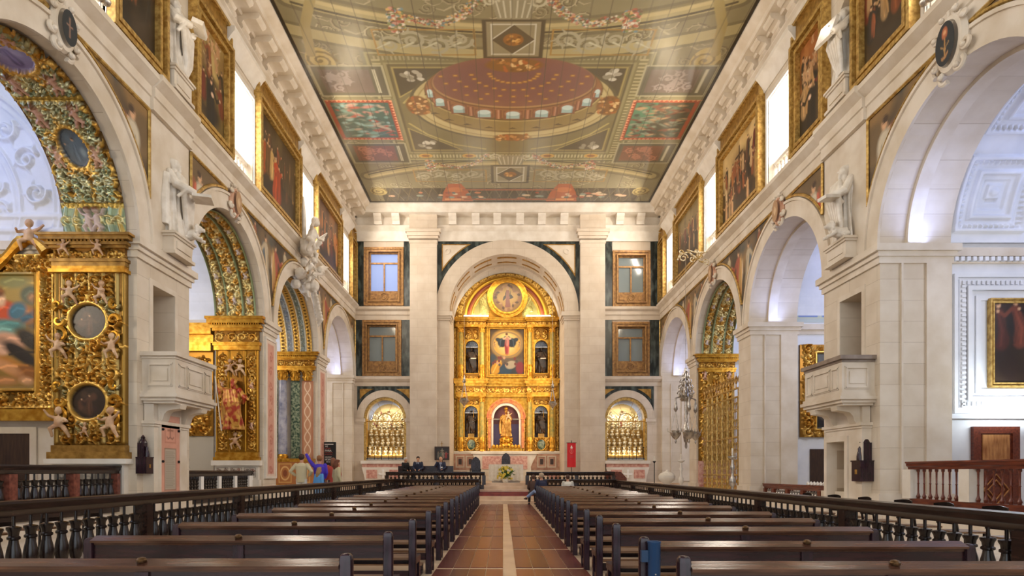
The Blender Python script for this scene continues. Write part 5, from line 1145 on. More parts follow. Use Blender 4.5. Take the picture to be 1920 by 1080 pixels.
# neighbouring gilt cornice, lower altar and marble of the second left chapel
r = empty('side_altar', g(2.6, .6, -.25), 0, 'gilded side altar with scrollwork seen beside the saint pilaster, second left chapel', 'altar'); g5 = lambda a, b, c: g(a, b, c - .27)
m = MB(); gbox(m, g5, 1.9, 4.6, 5.9, 6.2, 0, .3); gbox(m, g5, 1.85, 4.6, 6.2, 6.5, 0, .2); gbox(m, g5, 1.85, 4.65, 6.5, 6.9, 0, .4); at0(r, m.build('cornice', M['gold']))
cv = CV(2.7, 3.1, .035, '9a6c22', .7); strip(cv, .05, 2.65, .05, 3.05, 77, .2, (G1, G2), 3, .1); at0(r, grid('carved_panel', cv, jgrid(lambda a, b, c: g5(a, b, c + .1), 1.9, 2.8), M['carve'], thick=.1))
cv = CV(2.7, 2.2, .03, 'bfb6a6'); strip(cv, .9, 2.6, .1, 2.1, 5, .1, ('e0d8c8', '8a8274'), 0, 0); cv.m[:] = 0; cv.rect(1.0, .2, 2.0, 1.6, 'b8923c'); strip(cv, 1.05, 1.95, .25, 1.55, 6, .15, ('d8b858', '8a6420'), 0, 0); cv.m[:] = 0; cv.box(.95, .1, 2.1, 1.75, .08, 'e4dccc'); at0(r, grid('marble_base', cv, jgrid(lambda a, b, c: g5(a, b, c + .06), 1.9, .6), M['paint'], thick=.06))
# third left arch: columns and inlaid pilaster
g = jamb('left', 3); r = empty('column_altar', g(1.0, .6, 0), 0, 'fluted blue-grey column with gilt capital beside an inlaid pink pilaster, third left arch', 'column')
m = MB(); cx, cy, _ = g(1.52, 0, .28); n = 24
for k in range(1): m.loft([[(cx + rr * (1 - .09 * (q % 2)) * math.cos(2 * PI * q / n), cy + rr * (1 - .09 * (q % 2)) * math.sin(2 * PI * q / n), z) for q in range(n)] for rr, z in ((.2, 2.3), (.2, 3.5), (.165, 5.75))])
at0(r, m.build('column_shaft', M['lapis'], smooth=0))
def capital(m, cx, cy, z, rr, h=.45):
    m.lathe((cx, cy, z), [(rr, 0), (rr * 1.1, h * .3), (rr * 1.25, h * .7), (rr * 1.5, h * .9)], 14); m.box(cx - rr * 1.5, cx + rr * 1.5, cy - rr * 1.5, cy + rr * 1.5, z + h * .88, z + h)
    for row, (zz, nn) in enumerate(((.15, 8), (.5, 8))):
        for k in range(nn): a = 2 * PI * (k + row * .5) / nn; c, s = math.cos(a), math.sin(a); m.tube([(cx + rr * c, cy + rr * s, z + h * (zz - .12)), (cx + rr * 1.2 * c, cy + rr * 1.2 * s, z + h * (zz + .12)), (cx + rr * 1.5 * c, cy + rr * 1.5 * s, z + h * (zz + .2)), (cx + rr * 1.55 * c, cy + rr * 1.55 * s, z + h * (zz + .1))], [rr * .22, rr * .24, rr * .15, rr * .08], 5)
    for k in range(4): a = PI / 4 + PI / 2 * k; m.ell((cx + rr * 1.6 * math.cos(a), cy + rr * 1.6 * math.sin(a), z + h * .8), rr * .3, 8, 6)
m = MB(); capital(m, cx, cy, 5.75, .17, .5); m.lathe((cx, cy, 2.05), [(.27, 0), (.27, .06), (.23, .1), (.25, .16), (.21, .22), (.2, .26)], 18)
for u in (.42, 1.0): x, y, _ = g(u, 0, .12); capital(m, x, y, 5.75, .16, .5)
at0(r, m.build('gilt_capitals', M['gold']))
m = MB(); gbox(m, g, .8, 1.22, 2.1, 5.75, 0, .1); at0(r, m.build('green_panel', M['green']))
cv = CV(.5, 3.65, .02, 'c08a66')
for q in (-1, 1): cv.stroke([(.25 + q * .14 * math.sin(t * PI), .1 + t * .6) for t in np.linspace(0, 5.8, 60)], .045, 'e8c8a8')
cv.box(.02, .02, .48, 3.63, .03, 'a4573c'); cv.grain(.1, 8); at0(r, grid('inlaid_pilaster', cv, jgrid(lambda a, b, c: g(a, b, c + .1), .18, 2.1), M['canvas'], thick=.1))
entab(r, g, .1, 1.85, 6.25, 7.08, 44, 'gold')
m = MB(); gbox(m, g, .08, 1.85, 1.95, 2.1, 0, .5); gbox(m, g, .1, 1.8, .75, .9, 0, .5); at0(r, m.build('gilt_ledge', M['gold']))
cv = CV(1.7, 1.05, .02, 'b0703c')
for a in (.1, .95): cv.box(a, .08, a + .6, .97, .04, 'd8a860'); cv.ring(a + .3, .52, .2, .3, .05, 'e0b070'); cv.ell(a + .3, .52, .1, .16, '8a4a2a')
cv.grain(.12, 9); at0(r, grid('pedestal_front', cv, jgrid(lambda a, b, c: g(a, b, c + .48), .1, .9), M['canvas'], thick=.46))
r = empty('side_altar', g(2.3, .6, -.3), 0, 'green marble and gold altar deeper inside the third left chapel', 'altar')
m = MB(); gbox(m, g, 1.95, 4.4, .6, 6.2, -.3, -.2); at0(r, m.build('green_slab', M['green'])); m = MB(); frame(m, lambda a, b, c: g(a, b, -.2 - c), 2.05, 3.6, 2.6, 5.9, .2, .1); at0(r, m.build('frame', M['gold'])); m = MB(); gbox(m, g, 1.95, 4.4, 6.2, 6.9, -.3, -.05); at0(r, m.build('cornice', M['gold']))
# pink inlaid panels and pilaster faces on the piers beside the gilded chapels (left wall)
for k, (a, b, v1) in enumerate(((CL[2] + RI + .15, CL[3] - RI - .15, 6.4), (CL[3] + RI + .15, CL[4] - RI - .15, 6.4))):
    f = fL; w = b - a; cv = CV(w, v1 - 1.3, .03, 'e0cbb8'); cv.rect(w * .2, .1, w * .8, v1 - 1.45, 'd09a86'); cv.grain(.15, 8, k)
    for q in range(9): y = .3 + q * .52; cv.scroll(w / 2, y, .16, 'b86e5c', .05, 1.2, q, 1 if q % 2 else -1)
    r = empty('inlaid_panel', f((a + b) / 2, 1.3, 0), 0, 'tall pink marble panel inlaid on the pier beside the %s left chapel' % (('saint', 'column')[k]), 'panel')
    at0(r, grid('slab', cv, lambda u, v, z: f(a + u, 1.3 + v, -.05), M['canvas'], thick=.05)); m = MB(); frame(m, f, a - .06, b + .06, 1.24, v1 + .06, .08, .08, 0, 1); at0(r, m.build('border', M['pale']))
# far wall of chapels ------------------------------------------------ left chapel 1: painted altarpiece, door, plaster lunette
fw = lambda side, i: (lambda u, v, z: (SIDES[side][0](0, 0, 0)[0] + SIDES[side][2] * u, SIDES[side][1][i] + RI + .28 - z, v))
g = fw('left', 1); r = empty('altarpiece', g(4.1, 3.0, 0), 0, 'large painting of a red and blue figure, wide gold frame, big left chapel', 'painting')
W, H = 4.1, 3.75; cv = CV(W, H, .025, '7a5a20', .65)
for (a, b, c, d) in ((.0, .0, W, .42), (0, H - .42, W, H), (0, 0, .42, H), (W - .42, 0, W, H)): strip(cv, a, c, b, d, int(a * 7 + b * 3), .12, (G1, G2), 0, .08)
cv.box(0, 0, W, H, .07, G2, .8, .1); cv.box(.44, .44, W - .44, H - .44, .08, G2, .8, .1); cv.z[cv._win(.55, W - .55, .55, H - .55)] = 0
cv.rect(.52, .52, W - .52, H - .52, '8a6a2c', 0, 0)
KX = lambda px: .47 + (75 - px) / 77.0
KY = lambda py: (884 - py) / 77.0 + 1.5 - 3.0
for (px, py, rx, ry, c, q) in ((40, 540, .9, .4, 'a88a44', 0), (62, 555, .3, .25, '5c6048', .3), (30, 530, .5, .18, '8a8450', 0), (70, 600, .3, .3, '6a5438', 0), (30, 590, .75, .28, 'b8702c', .1), (12, 585, .42, .3, 'c24c22', .3), (38, 585, .3, .22, '3f6a78', -.7), (55, 598, .3, .1, '2e5464', -.6), (8, 565, .13, .17, 'dcb088', 0), (4, 550, .17, .13, '7a4a24', .3), (20, 610, .5, .14, '4f8078', .1), (10, 622, .4, .16, '6f9a8c', .2), (25, 640, .5, .2, 'cf9a78', .3), (5, 655, .4, .22, 'd8a888', -.3), (62, 640, .5, .2, '2a2014', .7), (45, 665, .7, .18, '241a12', .6), (30, 690, .7, .2, 'b0742c', .5), (55, 700, .4, .2, '8a5420', .2), (20, 690, .45, .13, 'c48a58', .5), (15, 715, .4, .1, 'b07848', 0), (55, 715, .2, .1, 'c89468', .2), (66, 560, .14, .12, '9a7048', 0)):
    cv.ell(KX(px), KY(py), rx * .8, ry * .9, c, rot=q, soft=.1, met=0); cv.stroke([(KX(px) - rx * .5, KY(py) + ry * .2), (KX(px), KY(py) + ry * .35), (KX(px) + rx * .4, KY(py) - ry * .1)], .05, np.array(lin(c)) * 1.5)
cv.rect(.36, .36, .5, H - .4, G1, .8, .03)
cv.grain(.14, 6, 2); at0(r, grid('framed_canvas', cv, jgrid(lambda a, b, c: g(a, b, c + .1), 2.05, 3.0), M['carve'], thick=.1))
m = MB(); pts = [g(2.2 + .1 * t, 6.75 + .32 * math.sin(t * .35), .2) for t in range(0, 38)]; m.tube(pts, [.16 - .06 * abs(math.sin(t * .5)) for t in range(38)], 8); at0(r, m.build('cresting', M['gold']))
m = MB(); putto3(m, TR(g(2.6, 6.75, .25), .2), .8, 1); at0(r, m.build('cherub', M['flesh'], remesh=.02))
m = MB(); gbox(m, g, 2.0, 6.0, 2.72, 3.0, 0, .22); at0(r, m.build('ledge', M['gold']))
m = MB(); gbox(m, g, 2.72, 3.95, .6, 2.42, 0, .05); r = m.build('wooden_door', M['door']); tag(r, 'plain dark brown door under the big left altarpiece', 'door')
m = MB()
for a, b, c, d in ((2.56, 2.72, .6, 2.58), (3.95, 4.11, .6, 2.58), (2.72, 3.95, 2.42, 2.58)): gbox(m, g, a, b, c, d, 0, .08)
struct(m.build('trim_30', M['stone']))
m = MB(); gbox(m, g, 1.75, 7.6, .6, 2.72, 0, .03); struct(m.build('trim_31', M['stone']))
cv = CV(5.9, 5.0, .03, 'd9dadd'); X0 = 5.9 - 1.0       # plaster lunette with arched mouldings and scrolls
cxl = 3.55
for R_, h_ in ((3.3, .05), (3.15, .03), (2.35, .06), (2.2, .03), (1.45, .05), (1.32, .03)): cv.ring(cxl, .75, R_, R_, .07, 'e4e4e6', 0, h_)
cv.rect(0, .55, 5.9, .68, 'e2e2e4', 0, .05); cv.rect(0, .2, 5.9, .32, 'd4d4d8', 0, .05)
for k in range(10):
    a = .15 + (PI - .3) * k / 9; cv.scroll(cxl + 2.75 * math.cos(a), .75 + 2.75 * math.sin(a), .27, 'e8e8ea', .09, 1.5, a, 1 if k % 2 else -1, h=.09); a += .15; cv.scroll(cxl + 1.83 * math.cos(a), .75 + 1.83 * math.sin(a), .22, 'e8e8ea', .08, 1.5, a, -1 if k % 2 else 1, h=.08)
for s in (-1, 1):
    P_ = [(cxl + s * 2.7, 3.5), (cxl + s * 1.2, 4.55), (cxl + s * .5, 4.9), (cxl + s * 2.9, 4.9), (cxl + s * 2.7, 3.5)]; cv.stroke(P_, .07, 'e6e6e8', 0, .05); cv.scroll(cxl + s * 2.1, 4.45, .25, 'e8e8ea', .09, 1.5, 0, s, h=.08)
cv.z *= 1.1
o = grid('trim_32', cv, jgrid(lambda a, b, c: g(a, b, c + .01), 1.75, 7.1), M['plaster']); struct(o)
# right chapel 1: coffered vault, stucco frames, painting, door
g = fw('right', 1); cyl = RI + .28; HA = PI * cyl; cv = CV(6.0, HA, .026, 'd4d6dc')
for a in (.12, 2.1, 4.08):
    for q in range(4):
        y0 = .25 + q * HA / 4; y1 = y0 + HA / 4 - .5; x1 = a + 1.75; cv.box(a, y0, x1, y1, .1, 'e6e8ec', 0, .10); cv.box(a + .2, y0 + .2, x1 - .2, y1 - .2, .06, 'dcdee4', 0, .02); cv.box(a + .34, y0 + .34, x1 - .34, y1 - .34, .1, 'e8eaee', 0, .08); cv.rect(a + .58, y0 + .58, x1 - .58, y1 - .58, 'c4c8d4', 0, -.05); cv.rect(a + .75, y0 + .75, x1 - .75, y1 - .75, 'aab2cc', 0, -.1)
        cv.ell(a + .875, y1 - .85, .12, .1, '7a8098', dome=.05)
        for t in np.arange(a + .02, x1, .13): cv.rect(t, y0 + .11, t + .06, y0 + .19, 'f0f0f2', 0, .09); cv.rect(t, y1 - .19, t + .06, y1 - .11, 'f0f0f2', 0, .09)
        for t in np.arange(y0 + .1, y1, .13): cv.rect(a + .11, t, a + .19, t + .06, 'f0f0f2', 0, .09); cv.rect(x1 - .19, t, x1 - .11, t + .06, 'f0f0f2', 0, .09)
cc = CR[1]
def uv(X, Y, Z): a = Y / cyl; rr = cyl - .13 - Z; return np.stack([ZR + T + X, cc + rr * np.cos(a), SPR + .12 + rr * np.sin(a)], -1)
struct(grid('trim_33', cv, None, M['plaster'], uv=uv))
m = MB(); fr = lambda a, b, c, d, w, p, z=0: frame(m, lambda u, v, k: g(u, v, -k), a, b, c, d, w, p, -z, 1)
fr(2.0, 6.6, 2.95, 6.45, .09, .06); fr(2.14, 6.46, 3.09, 6.31, .16, .03); fr(2.32, 6.28, 3.27, 6.13, .1, .09); fr(2.55, 6.05, 3.45, 5.9, .12, .04)
for t in np.arange(2.2, 6.4, .12): gbox(m, g, t, t + .06, 6.17, 6.27, .02, .07); gbox(m, g, t, t + .06, 3.14, 3.24, .02, .07)
for t in np.arange(3.1, 6.2, .12): gbox(m, g, 2.18, 2.28, t, t + .06, .02, .07)
gbox(m, g, T, 7.6, 2.82, 2.9, 0, .12); struct(m.build('trim_34', M['plaster']))
m = MB()
for t in np.arange(T + .05, 7.5, .15): gbox(m, g, t, t + .09, 6.74, 6.84, .05, .16)
struct(m.build('trim_35', M['plaster'])); area(g(3.3, 3.0, .7), g(3.1, 3.5, 0), 1.2, .15, 70, (.82, .93, 1.0), 170)
r = empty('framed_painting', g(4.4, 3.7, 0), 0, 'dark group portrait in a thin gold frame inside the big right chapel', 'painting'); cv = scene_paint(3.0, 2.0, 88, '22140e', ['3a2018', '2c1812'], ['4a2018', '2a1a14', '6a3424', '1a1210'], 7, rows=1, px=.035, fh=.6)
at0(r, grid('canvas', cv, jgrid(lambda a, b, c: g(a, b, c + .07), 2.95, 3.72), M['canvas'])); m = MB(); frame(m, lambda u, v, k: g(u, v, -k), 2.85, 6.05, 3.6, 5.82, .12, .13); at0(r, m.build('frame', M['gframe']))
r = empty('carved_door', g(3.0, .6, 0), 0, 'red brown carved wooden door in the big right chapel behind the balusters', 'door')
m = MB(); gbox(m, g, 2.44, 3.6, .6, 2.62, 0, .06)
for a, b, c, d in ((2.44, 2.62, .6, 2.62), (3.42, 3.6, .6, 2.62), (2.62, 3.42, 2.45, 2.62), (2.62, 3.42, 1.5, 1.64)): gbox(m, g, a, b, c, d, .06, .1)
at0(r, m.build('leaf', M['red'])); m = MB(); gbox(m, g, 2.68, 3.36, 1.68, 2.42, .06, .08); at0(r, m.build('panel', M['oak']))
m = MB()
for q in (.2, .32): m.tube([g(3.02 + q * math.cos(k * PI / 2), 1.05 + q * 1.2 * math.sin(k * PI / 2), .08) for k in range(5)], .02, 5)
at0(r, m.build('carving', M['oak']))
# right chapel 2: gilded frame, dark door, blue windows
g = fw('right', 2); r = empty('altarpiece', g(3, 2.8, 0), 0, 'dark painting in a wide gold frame in the second right chapel', 'painting')
cv = CV(3.4, 3.5, .03, '8a5e1e', .75); strip(cv, .0, .6, 0, 3.5, 3, .2, (G1, G2), 0, .1); strip(cv, 2.8, 3.4, 0, 3.5, 4, .2, (G1, G2), 0, .1); strip(cv, .6, 2.8, 0, .3, 4, .12, (G1, G2), 0, .06); strip(cv, .6, 2.8, 3.2, 3.5, 5, .12, (G1, G2), 0, .06); cv.rect(.6, .3, 2.8, 3.2, '1c1512', 0, 0); cv.box(.55, .25, 2.85, 3.25, .07, G2, .8, .08); cv.ell(1.1, .9, .4, .3, '5a4c40', soft=.1); cv.ell(1.2, 2.6, .3, .4, '3a2c24', soft=.1); cv.box(.6, 1.65, 2.8, 1.85, .05, G2, .8, .05)
at0(r, grid('framed_canvas', cv, jgrid(lambda a, b, c: g(a, b, c + .08), 1.95, 2.8), M['carve'], thick=.08))
m = MB(); gbox(m, g, 2.35, 3.4, .6, 2.35, 0, .05); o = m.build('wooden_door', M['door']); tag(o, 'plain dark door under the gold framed painting of the second right chapel', 'door')
cv = CV(5, 2.8, .035, 'b8c0b8'); 
for a in (.1, 1.0, 2.2): cv.rect(a, .15, a + .85, 1.15, '6a80b8'); cv.rect(a, 1.3, a + .85, 2.5, '7088c0'); cv.box(a, .15, a + .85, 1.15, .05, 'c8c8a0')
struct(grid('trim_36', cv, jgrid(lambda a, b, c: g(a, b, c + .02), 1.75, 7.15), M['paint']))
# third right arch: gilded altar wall and grille
g = jamb('right', 3); r = empty('gilded_altar', g(1, .6, 0), 0, 'gilded altar wall with scrolls and cherubs behind the grille, third right arch', 'altar')
cv = CV(1.7, 4.3, .03, '94681f', .75); strip(cv, .04, .5, .1, 4.2, 91, .18, (G1, G2), 5, .09); strip(cv, .6, 1.1, .1, 4.2, 92, .18, (G1, G2), 4, .09); strip(cv, 1.2, 1.66, .1, 4.2, 93, .18, (G1, G2), 5, .09); at0(r, grid('carved_panel', cv, jgrid(lambda a, b, c: g(a, b, c + .1), .08, 2.0), M['carve'], thick=.1))
entab(r, g, .08, 1.8, 6.25, 7.08, 94, 'gold'); m = MB(); levels(m, g, .1, 1.78, [(.02, .6, 2.0)]); at0(r, m.build('plinth', M['pink']))
# near jambs of gilded chapels get plain matching panels
for side, i in (('left', 1), ('left', 2), ('left', 3), ('right', 3)):
    f, C, sg = SIDES[side]; yy = C[i] - RI; gg = (lambda u, v, z, f=f, sg=sg, yy=yy: (f(0, 0, 0)[0] + sg * u, yy + z, v))
    cv = CV(1.6, 4.9, .06, '94681f', .7); strip(cv, .1, 1.5, .1, 4.8, 5, .25, (G1, G2), 0, .08); r = empty('gilded_relief', gg(1, 1, 0), 0, 'gilded carved panel on the entrance side of the %s arch of the %s wall' % (['', 'big', 'second', 'third'][i], side), 'panel'); at0(r, grid('carved_panel', cv, jgrid(gg, .15, 2.1), M['carve'], thick=.05))
# grille across the third right arch, one half of it open bars
c = CR[3]; r = empty('gilded_grille', fR(c, FC - .3, .25), 0, 'tall gilded metal grille with scroll cresting across the third right arch', 'grille')
G = lambda u, v: (ZR + .28, u, v)
m = MB()
for u in np.linspace(c - RI + .08, c + RI - .08, 9): m.tube([G(u, .35), G(u, 4.9)], .045, 6)
for v in (.4, 1.35, 2.9, 4.55, 4.9): m.tube([G(c - RI + .05, v), G(c + RI - .05, v)], .04, 6)
for u in np.linspace(c - RI + .08, c + RI - .08, 33): m.tube([G(u, .4), G(u, 4.55)], .014, 4)
at0(r, m.build('bars', M['gframe'])); m = MB()
for k in range(16):
    u = c - RI + .25 + k * .327
    for v0 in (1.75, 2.45, 3.4, 4.1):
        for s in (-1, 1): m.tube([G(u + s * (.02 + .13 * math.sin(t * .5)), v0 + s * .0 + .25 * math.cos(t * .55) * (1 - t * .06)) for t in range(9)], [.022 * (1 - t * .05) for t in range(9)], 4)
at0(r, m.build('scroll_fill', M['gframe'])); m = MB()
for k in range(14):
    u = c - RI + .3 + k * .365
    for s in (-1, 1): m.tube([G(u + s * (.16 - .015 * t) * math.sin(t * .6), 5.1 + .02 * t + (.16 - .012 * t) * (1 - math.cos(t * .6))) for t in range(10)], .026, 5)
    m.tube([G(u, 4.9), G(u, 5.55)], [.03, .008], 5)
at0(r, m.build('cresting', M['goldd'])); m = MB()
for k in range(24):
    u = c - RI + .2 + k * .22
    for v in (.6, .85, 1.1): m.tube([G(u + .09 * math.cos(t), v + .1 * math.sin(t)) for t in np.linspace(0, 2 * PI, 9)], .012, 4)
at0(r, m.build('lattice', M['gold']))
# ================================================================== HIGH ALTAR
YR = 40.5
def fA(u, v, d): return (u, YR + d, v)
r = empty('retable', (.16, YR, 1.6), 0, 'tall gilded altar retable filling the chancel behind the high altar', 'retable'); RET = r
NI = [(-2.42, -1.6, 7.84, 9.52), (2.04, 2.87, 7.84, 9.52), (-2.49, -1.63, 3.7, 5.29), (2.01, 2.87, 3.7, 5.29)]
ops = [op(a, b, c, d, .4, True) for a, b, c, d in NI] + [op(-.79, 1.17, 3.0, 4.95, .7, True)]
m = MB(); wallmesh(m, fA, -3.35, 3.68, 2.75, 11.3, ops, 1.0); at0(r, m.build('backing', M['gold'], smooth=25))
def agrid(name, cv, u0, v0, out=.02, par=None, thick=.0, mat='carve'): return at0(par or r, grid(name, cv, lambda a, b, c: fA(u0 + a, v0 + b, -out - c), M[mat], thick=thick))
for k, (a, b, c, d) in enumerate(((-3.3, -2.95, 2.8, 6.2), (3.35, 3.65, 2.8, 6.2), (-3.3, -2.95, 7.4, 10.8), (3.35, 3.65, 7.4, 10.8), (-2.5, -1.55, 10.0, 10.7), (1.98, 2.93, 10.0, 10.7), (-2.55, -1.55, 5.8, 6.2), (1.95, 2.95, 5.8, 6.2), (-2.55, -1.55, 7.4, 7.8), (1.95, 2.95, 7.4, 7.8), (-1.12, -.85, 2.8, 5.0), (1.22, 1.5, 2.8, 5.0), (-2.6, -1.5, 2.8, 3.66), (1.95, 2.95, 2.8, 3.66))):
    cv = CV(b - a, d - c, .03, G0, .75); strip(cv, 0.02, b - a - .02, .02, d - c - .02, 60 + k, min(.16, (b - a) * .3, (d - c) * .3), (G1, G2), 0, .06); agrid('carved_panel', cv, a, c)
# entablatures that break forward over the columns
def ent(v0, v1, parts, seed):
    h = v1 - v0
    for a, b, p in parts:
        m = MB(); rings(m, fA, a, b, -p, 0, [(.0, v0, v0 + h * .16), (.03, v0 + h * .16, v0 + h * .24), (-.02, v0 + h * .24, v0 + h * .6), (.04, v0 + h * .6, v0 + h * .7), (.14, v0 + h * .74, v0 + h * .9), (.18, v0 + h * .9, v1), (.08, v0 + h * .7, v0 + h * .74)]); at0(r, m.build('entablature', M['gold']))
        cv = CV(b - a, h * .36, .03, G0, .7); strip(cv, 0, b - a, 0, h * .36, seed, h * .15, (G1, G2), 0, .05); agrid('frieze', cv, a, v0 + h * .24, p - .01)
ent(6.27, 7.4, [(-3.0, -1.1, .45), (-1.1, 1.55, .2), (1.5, 3.42, .45)], 3); ent(10.72, 11.3, [(-3.0, -1.1, .45), (-1.1, 1.55, .25), (1.5, 3.42, .45)], 5)
M['coltint'] = rock('green_gold_column', '8f8a4e', 'c4a252', 6, .32, met=.5, dist=.004)
for x in (-2.71, -1.36, 1.72, 3.14):
    for z0, z1 in ((2.78, 6.27), (7.4, 10.72)):
        m = MB(); cy = YR - .24; n = 20; zb = z0 + .9
        m.loft([[(x + rr * (1 - .1 * (q % 2)) * math.cos(2 * PI * q / n), cy + rr * (1 - .1 * (q % 2)) * math.sin(2 * PI * q / n), z) for q in range(n)] for rr, z in ((.16, zb), (.16, zb + .6), (.135, z1 - .32))])
        sh = m.build('column_shaft', M['coltint'], smooth=0); at0(r, sh)
        m = MB(); m.lathe((x, cy, z0), [(.22, 0), (.22, .1), (.17, .16), (.19, .3), (.17, .5), (.2, .7), (.18, .86), (.16, .92)], 16)
        for k in range(10): a = 2 * PI * k / 10; m.ell((x + .18 * math.cos(a), cy + .18 * math.sin(a), z0 + .3 + .36 * (k % 2)), (.05, .05, .12), 6, 5)
        capital(m, x, cy, z1 - .33, .135, .33); at0(r, m.build('column_carving', M['gold']))
# niche linings, shells and medallions
M['shell'] = rock('silvery_shell', '9aa8c0', 'e6eaf2', 14, .3, dist=.01)
for k, (a, b, c, d) in enumerate(NI):
    m = MB(); cx = (a + b) / 2; rr = (b - a) / 2 - .01
    for q in range(9):
        t0, t1 = PI * q / 9, PI * (q + 1) / 9; tm = (t0 + t1) / 2; P_ = lambda t, s: fA(cx + rr * s * math.cos(t), d + rr * s * math.sin(t), .36)
        m.add([fA(cx, d, .3), P_(t0, 1), fA(cx + rr * math.cos(tm), d + rr * math.sin(tm), .16), P_(t1, 1)], [(0, 1, 2), (0, 2, 3)])
    m.fbox(fA, a + .02, b - .02, d - .04, d + .01, .02, .3); at0(r, m.build('niche_shell', M['shell']))
    m = MB(); m.arc(fA, cx, d, rr + .01, rr + .1, -.06, .01, n=18); m.fbox(fA, a - .09, a, c, d, -.05, .01); m.fbox(fA, b, b + .09, c, d, -.05, .01); at0(r, m.build('niche_frame', M['gold']))
    m = MB(); m.fbox(fA, a + .01, b - .01, c + .01, d - .05, .37, .39); at0(r, m.build('niche_back', M['door']))
for cx, cz in ((-2.05, 3.22), (2.45, 3.22)):
    m = MB(); m.xf(Matrix.Identity(4)); m.loft([[fA(cx + q * .27 * math.cos(t), cz + q * .33 * math.sin(t), dd) for t in np.linspace(0, 2 * PI, 25)[:-1]] for q, dd in ((1.25, -.08), (1.15, -.14), (1.0, -.1))]); at0(r, m.build('medallion_frame', M['gold']))
    m = MB(); m.loft([[fA(cx + q * .27 * math.cos(t), cz + q * .33 * math.sin(t), dd) for t in np.linspace(0, 2 * PI, 25)[:-1]] for q, dd in ((1.0, -.1), (.6, -.13), (.1, -.14))]); at0(r, m.build('medallion', M['green']))
# central arched recess: marble lining, gilt arch
m = MB(); m.arc(fA, .19, 4.95, .97, 1.16, -.12, 0, n=26); m.fbox(fA, -.97, -.79, 3.0, 4.95, -.12, 0); m.fbox(fA, 1.17, 1.35, 3.0, 4.95, -.12, 0); m.arc(fA, .19, 4.95, 1.16, 1.26, -.16, 0, n=26); rings(m, fA, -.99, -.78, -.12, 0, [(.05, 4.85, 4.95)]); rings(m, fA, 1.16, 1.37, -.12, 0, [(.05, 4.85, 4.95)])
at0(r, m.build('arch_frame', rock('orange_marble', 'b4582a', 'd8924a', 5, .3, dist=0)))
m = MB(); m.arc(fA, .19, 4.95, .80, .96, -.02, .3, n=26); m.fbox(fA, -.78, -.64, 3.0, 4.95, -.02, .3); m.fbox(fA, 1.02, 1.16, 3.0, 4.95, -.02, .3); m.fbox(fA, -.7, 1.1, 4.86, 4.95, .5, .66); at0(r, m.build('inner_arch', M['pale']))
cv = CV(1.96, 2.93, .03, '9a5a58'); cv.grain(.25, 6, 3); cv.rect(0.1, 0, .8, 1.6, '8c7aa8'); cv.rect(1.2, 0, 1.86, 1.6, '8c7aa8'); cv.grain(.25, 7, 5); agrid('recess_marble', cv, -.79, 3.0, -.67, mat='canvas')
m = MB(); m.fbox(fA, -.75, 1.13, 3.0, 3.14, -.1, .5)
for k in range(9): m.ell(fA(-.6 + k * .2, 3.1, -.12), (.1, .06, .14), 8, 6)
at0(r, m.build('altar_shelf', M['gold']))
# central painting
r2 = empty('altarpiece', fA(.24, 7.54, 0), 0, 'altar painting of a dark cloaked woman rising in golden light over a crowd', 'painting')
W, H = 2.2, 2.9; cv = CV(W, H, .025, '5a4630')
cv.ell(W / 2, H * .68, 1.0, .95, 'd8a850', soft=.25); cv.ell(W / 2, H * .7, .6, .7, 'f0cc80', soft=.3); cv.ring(W / 2, H * .66, .95, .78, .1, 'a08458')
for s_ in (-1, 1):
    cv.ell(W / 2 + s_ * .3, H * .7, .3, .3, '222a34', rot=-s_ * .5, soft=.08); cv.ell(W / 2 + s_ * .55, H * .76, .2, .13, '2c3642', rot=s_ * .4, soft=.06); cv.stroke([(W / 2 + s_ * .1, H * .84), (W / 2 + s_ * .4, H * .75), (W / 2 + s_ * .45, H * .6)], .06, '4a5866')
    cv.putto(W / 2 + s_ * .8, H * .6, .34, s_, 'b08a60', 0); cv.ell(W / 2 + s_ * .18, H * .79, .1, .07, 'e0b898')
cv.ell(W / 2, H * .6, .15, .5, 'a8383c', soft=.06); cv.ell(W / 2 + .02, H * .72, .13, .3, 'c88a80', soft=.06); cv.stroke([(W / 2 - .05, H * .75), (W / 2 - .08, H * .45)], .04, '7a2428'); cv.stroke([(W / 2 + .08, H * .75), (W / 2 + .1, H * .45)], .04, 'd87068'); cv.ell(W / 2, H * .865, .075, .1, 'e0b48c'); cv.ell(W / 2 - .02, H * .89, .09, .07, '6a4426')
cv.rect(0, 0, W, H * .27, '34383c'); cv.ell(W * .5, H * .3, 1.1, .2, '6a5a4a', soft=.15); cv.ell(.42, .42, .3, .52, 'd89c24', rot=-.5, soft=.08); cv.stroke([(.2, .1), (.45, .6), (.7, .85)], .07, 'f0c860'); cv.ell(1.0, .3, .4, .35, '2c4256', soft=.1); cv.ell(1.35, .6, .35, .25, 'b8a890', rot=.3, soft=.08); cv.ell(1.95, .4, .28, .4, '8a2c34', soft=.08); cv.ell(.2, 1.0, .2, .3, '3a4650', soft=.08)
rg = random.Random(4)
for k in range(16): cv.ell(rg.uniform(.2, W - .2), rg.uniform(.55, 1.1), .08, .1, rg.choice(['c89a78', 'a8785c', '7a3a34', '5a4a44']))
cv.grain(.18, 7, 9); cv.c *= .55; agrid('canvas', cv, -.86, 7.75, .06, r2, mat='canvas')
m = MB(); frame(m, fA, -1.05, 1.53, 7.54, 10.83, .2, .2); at0(r2, m.build('frame', M['gold']))
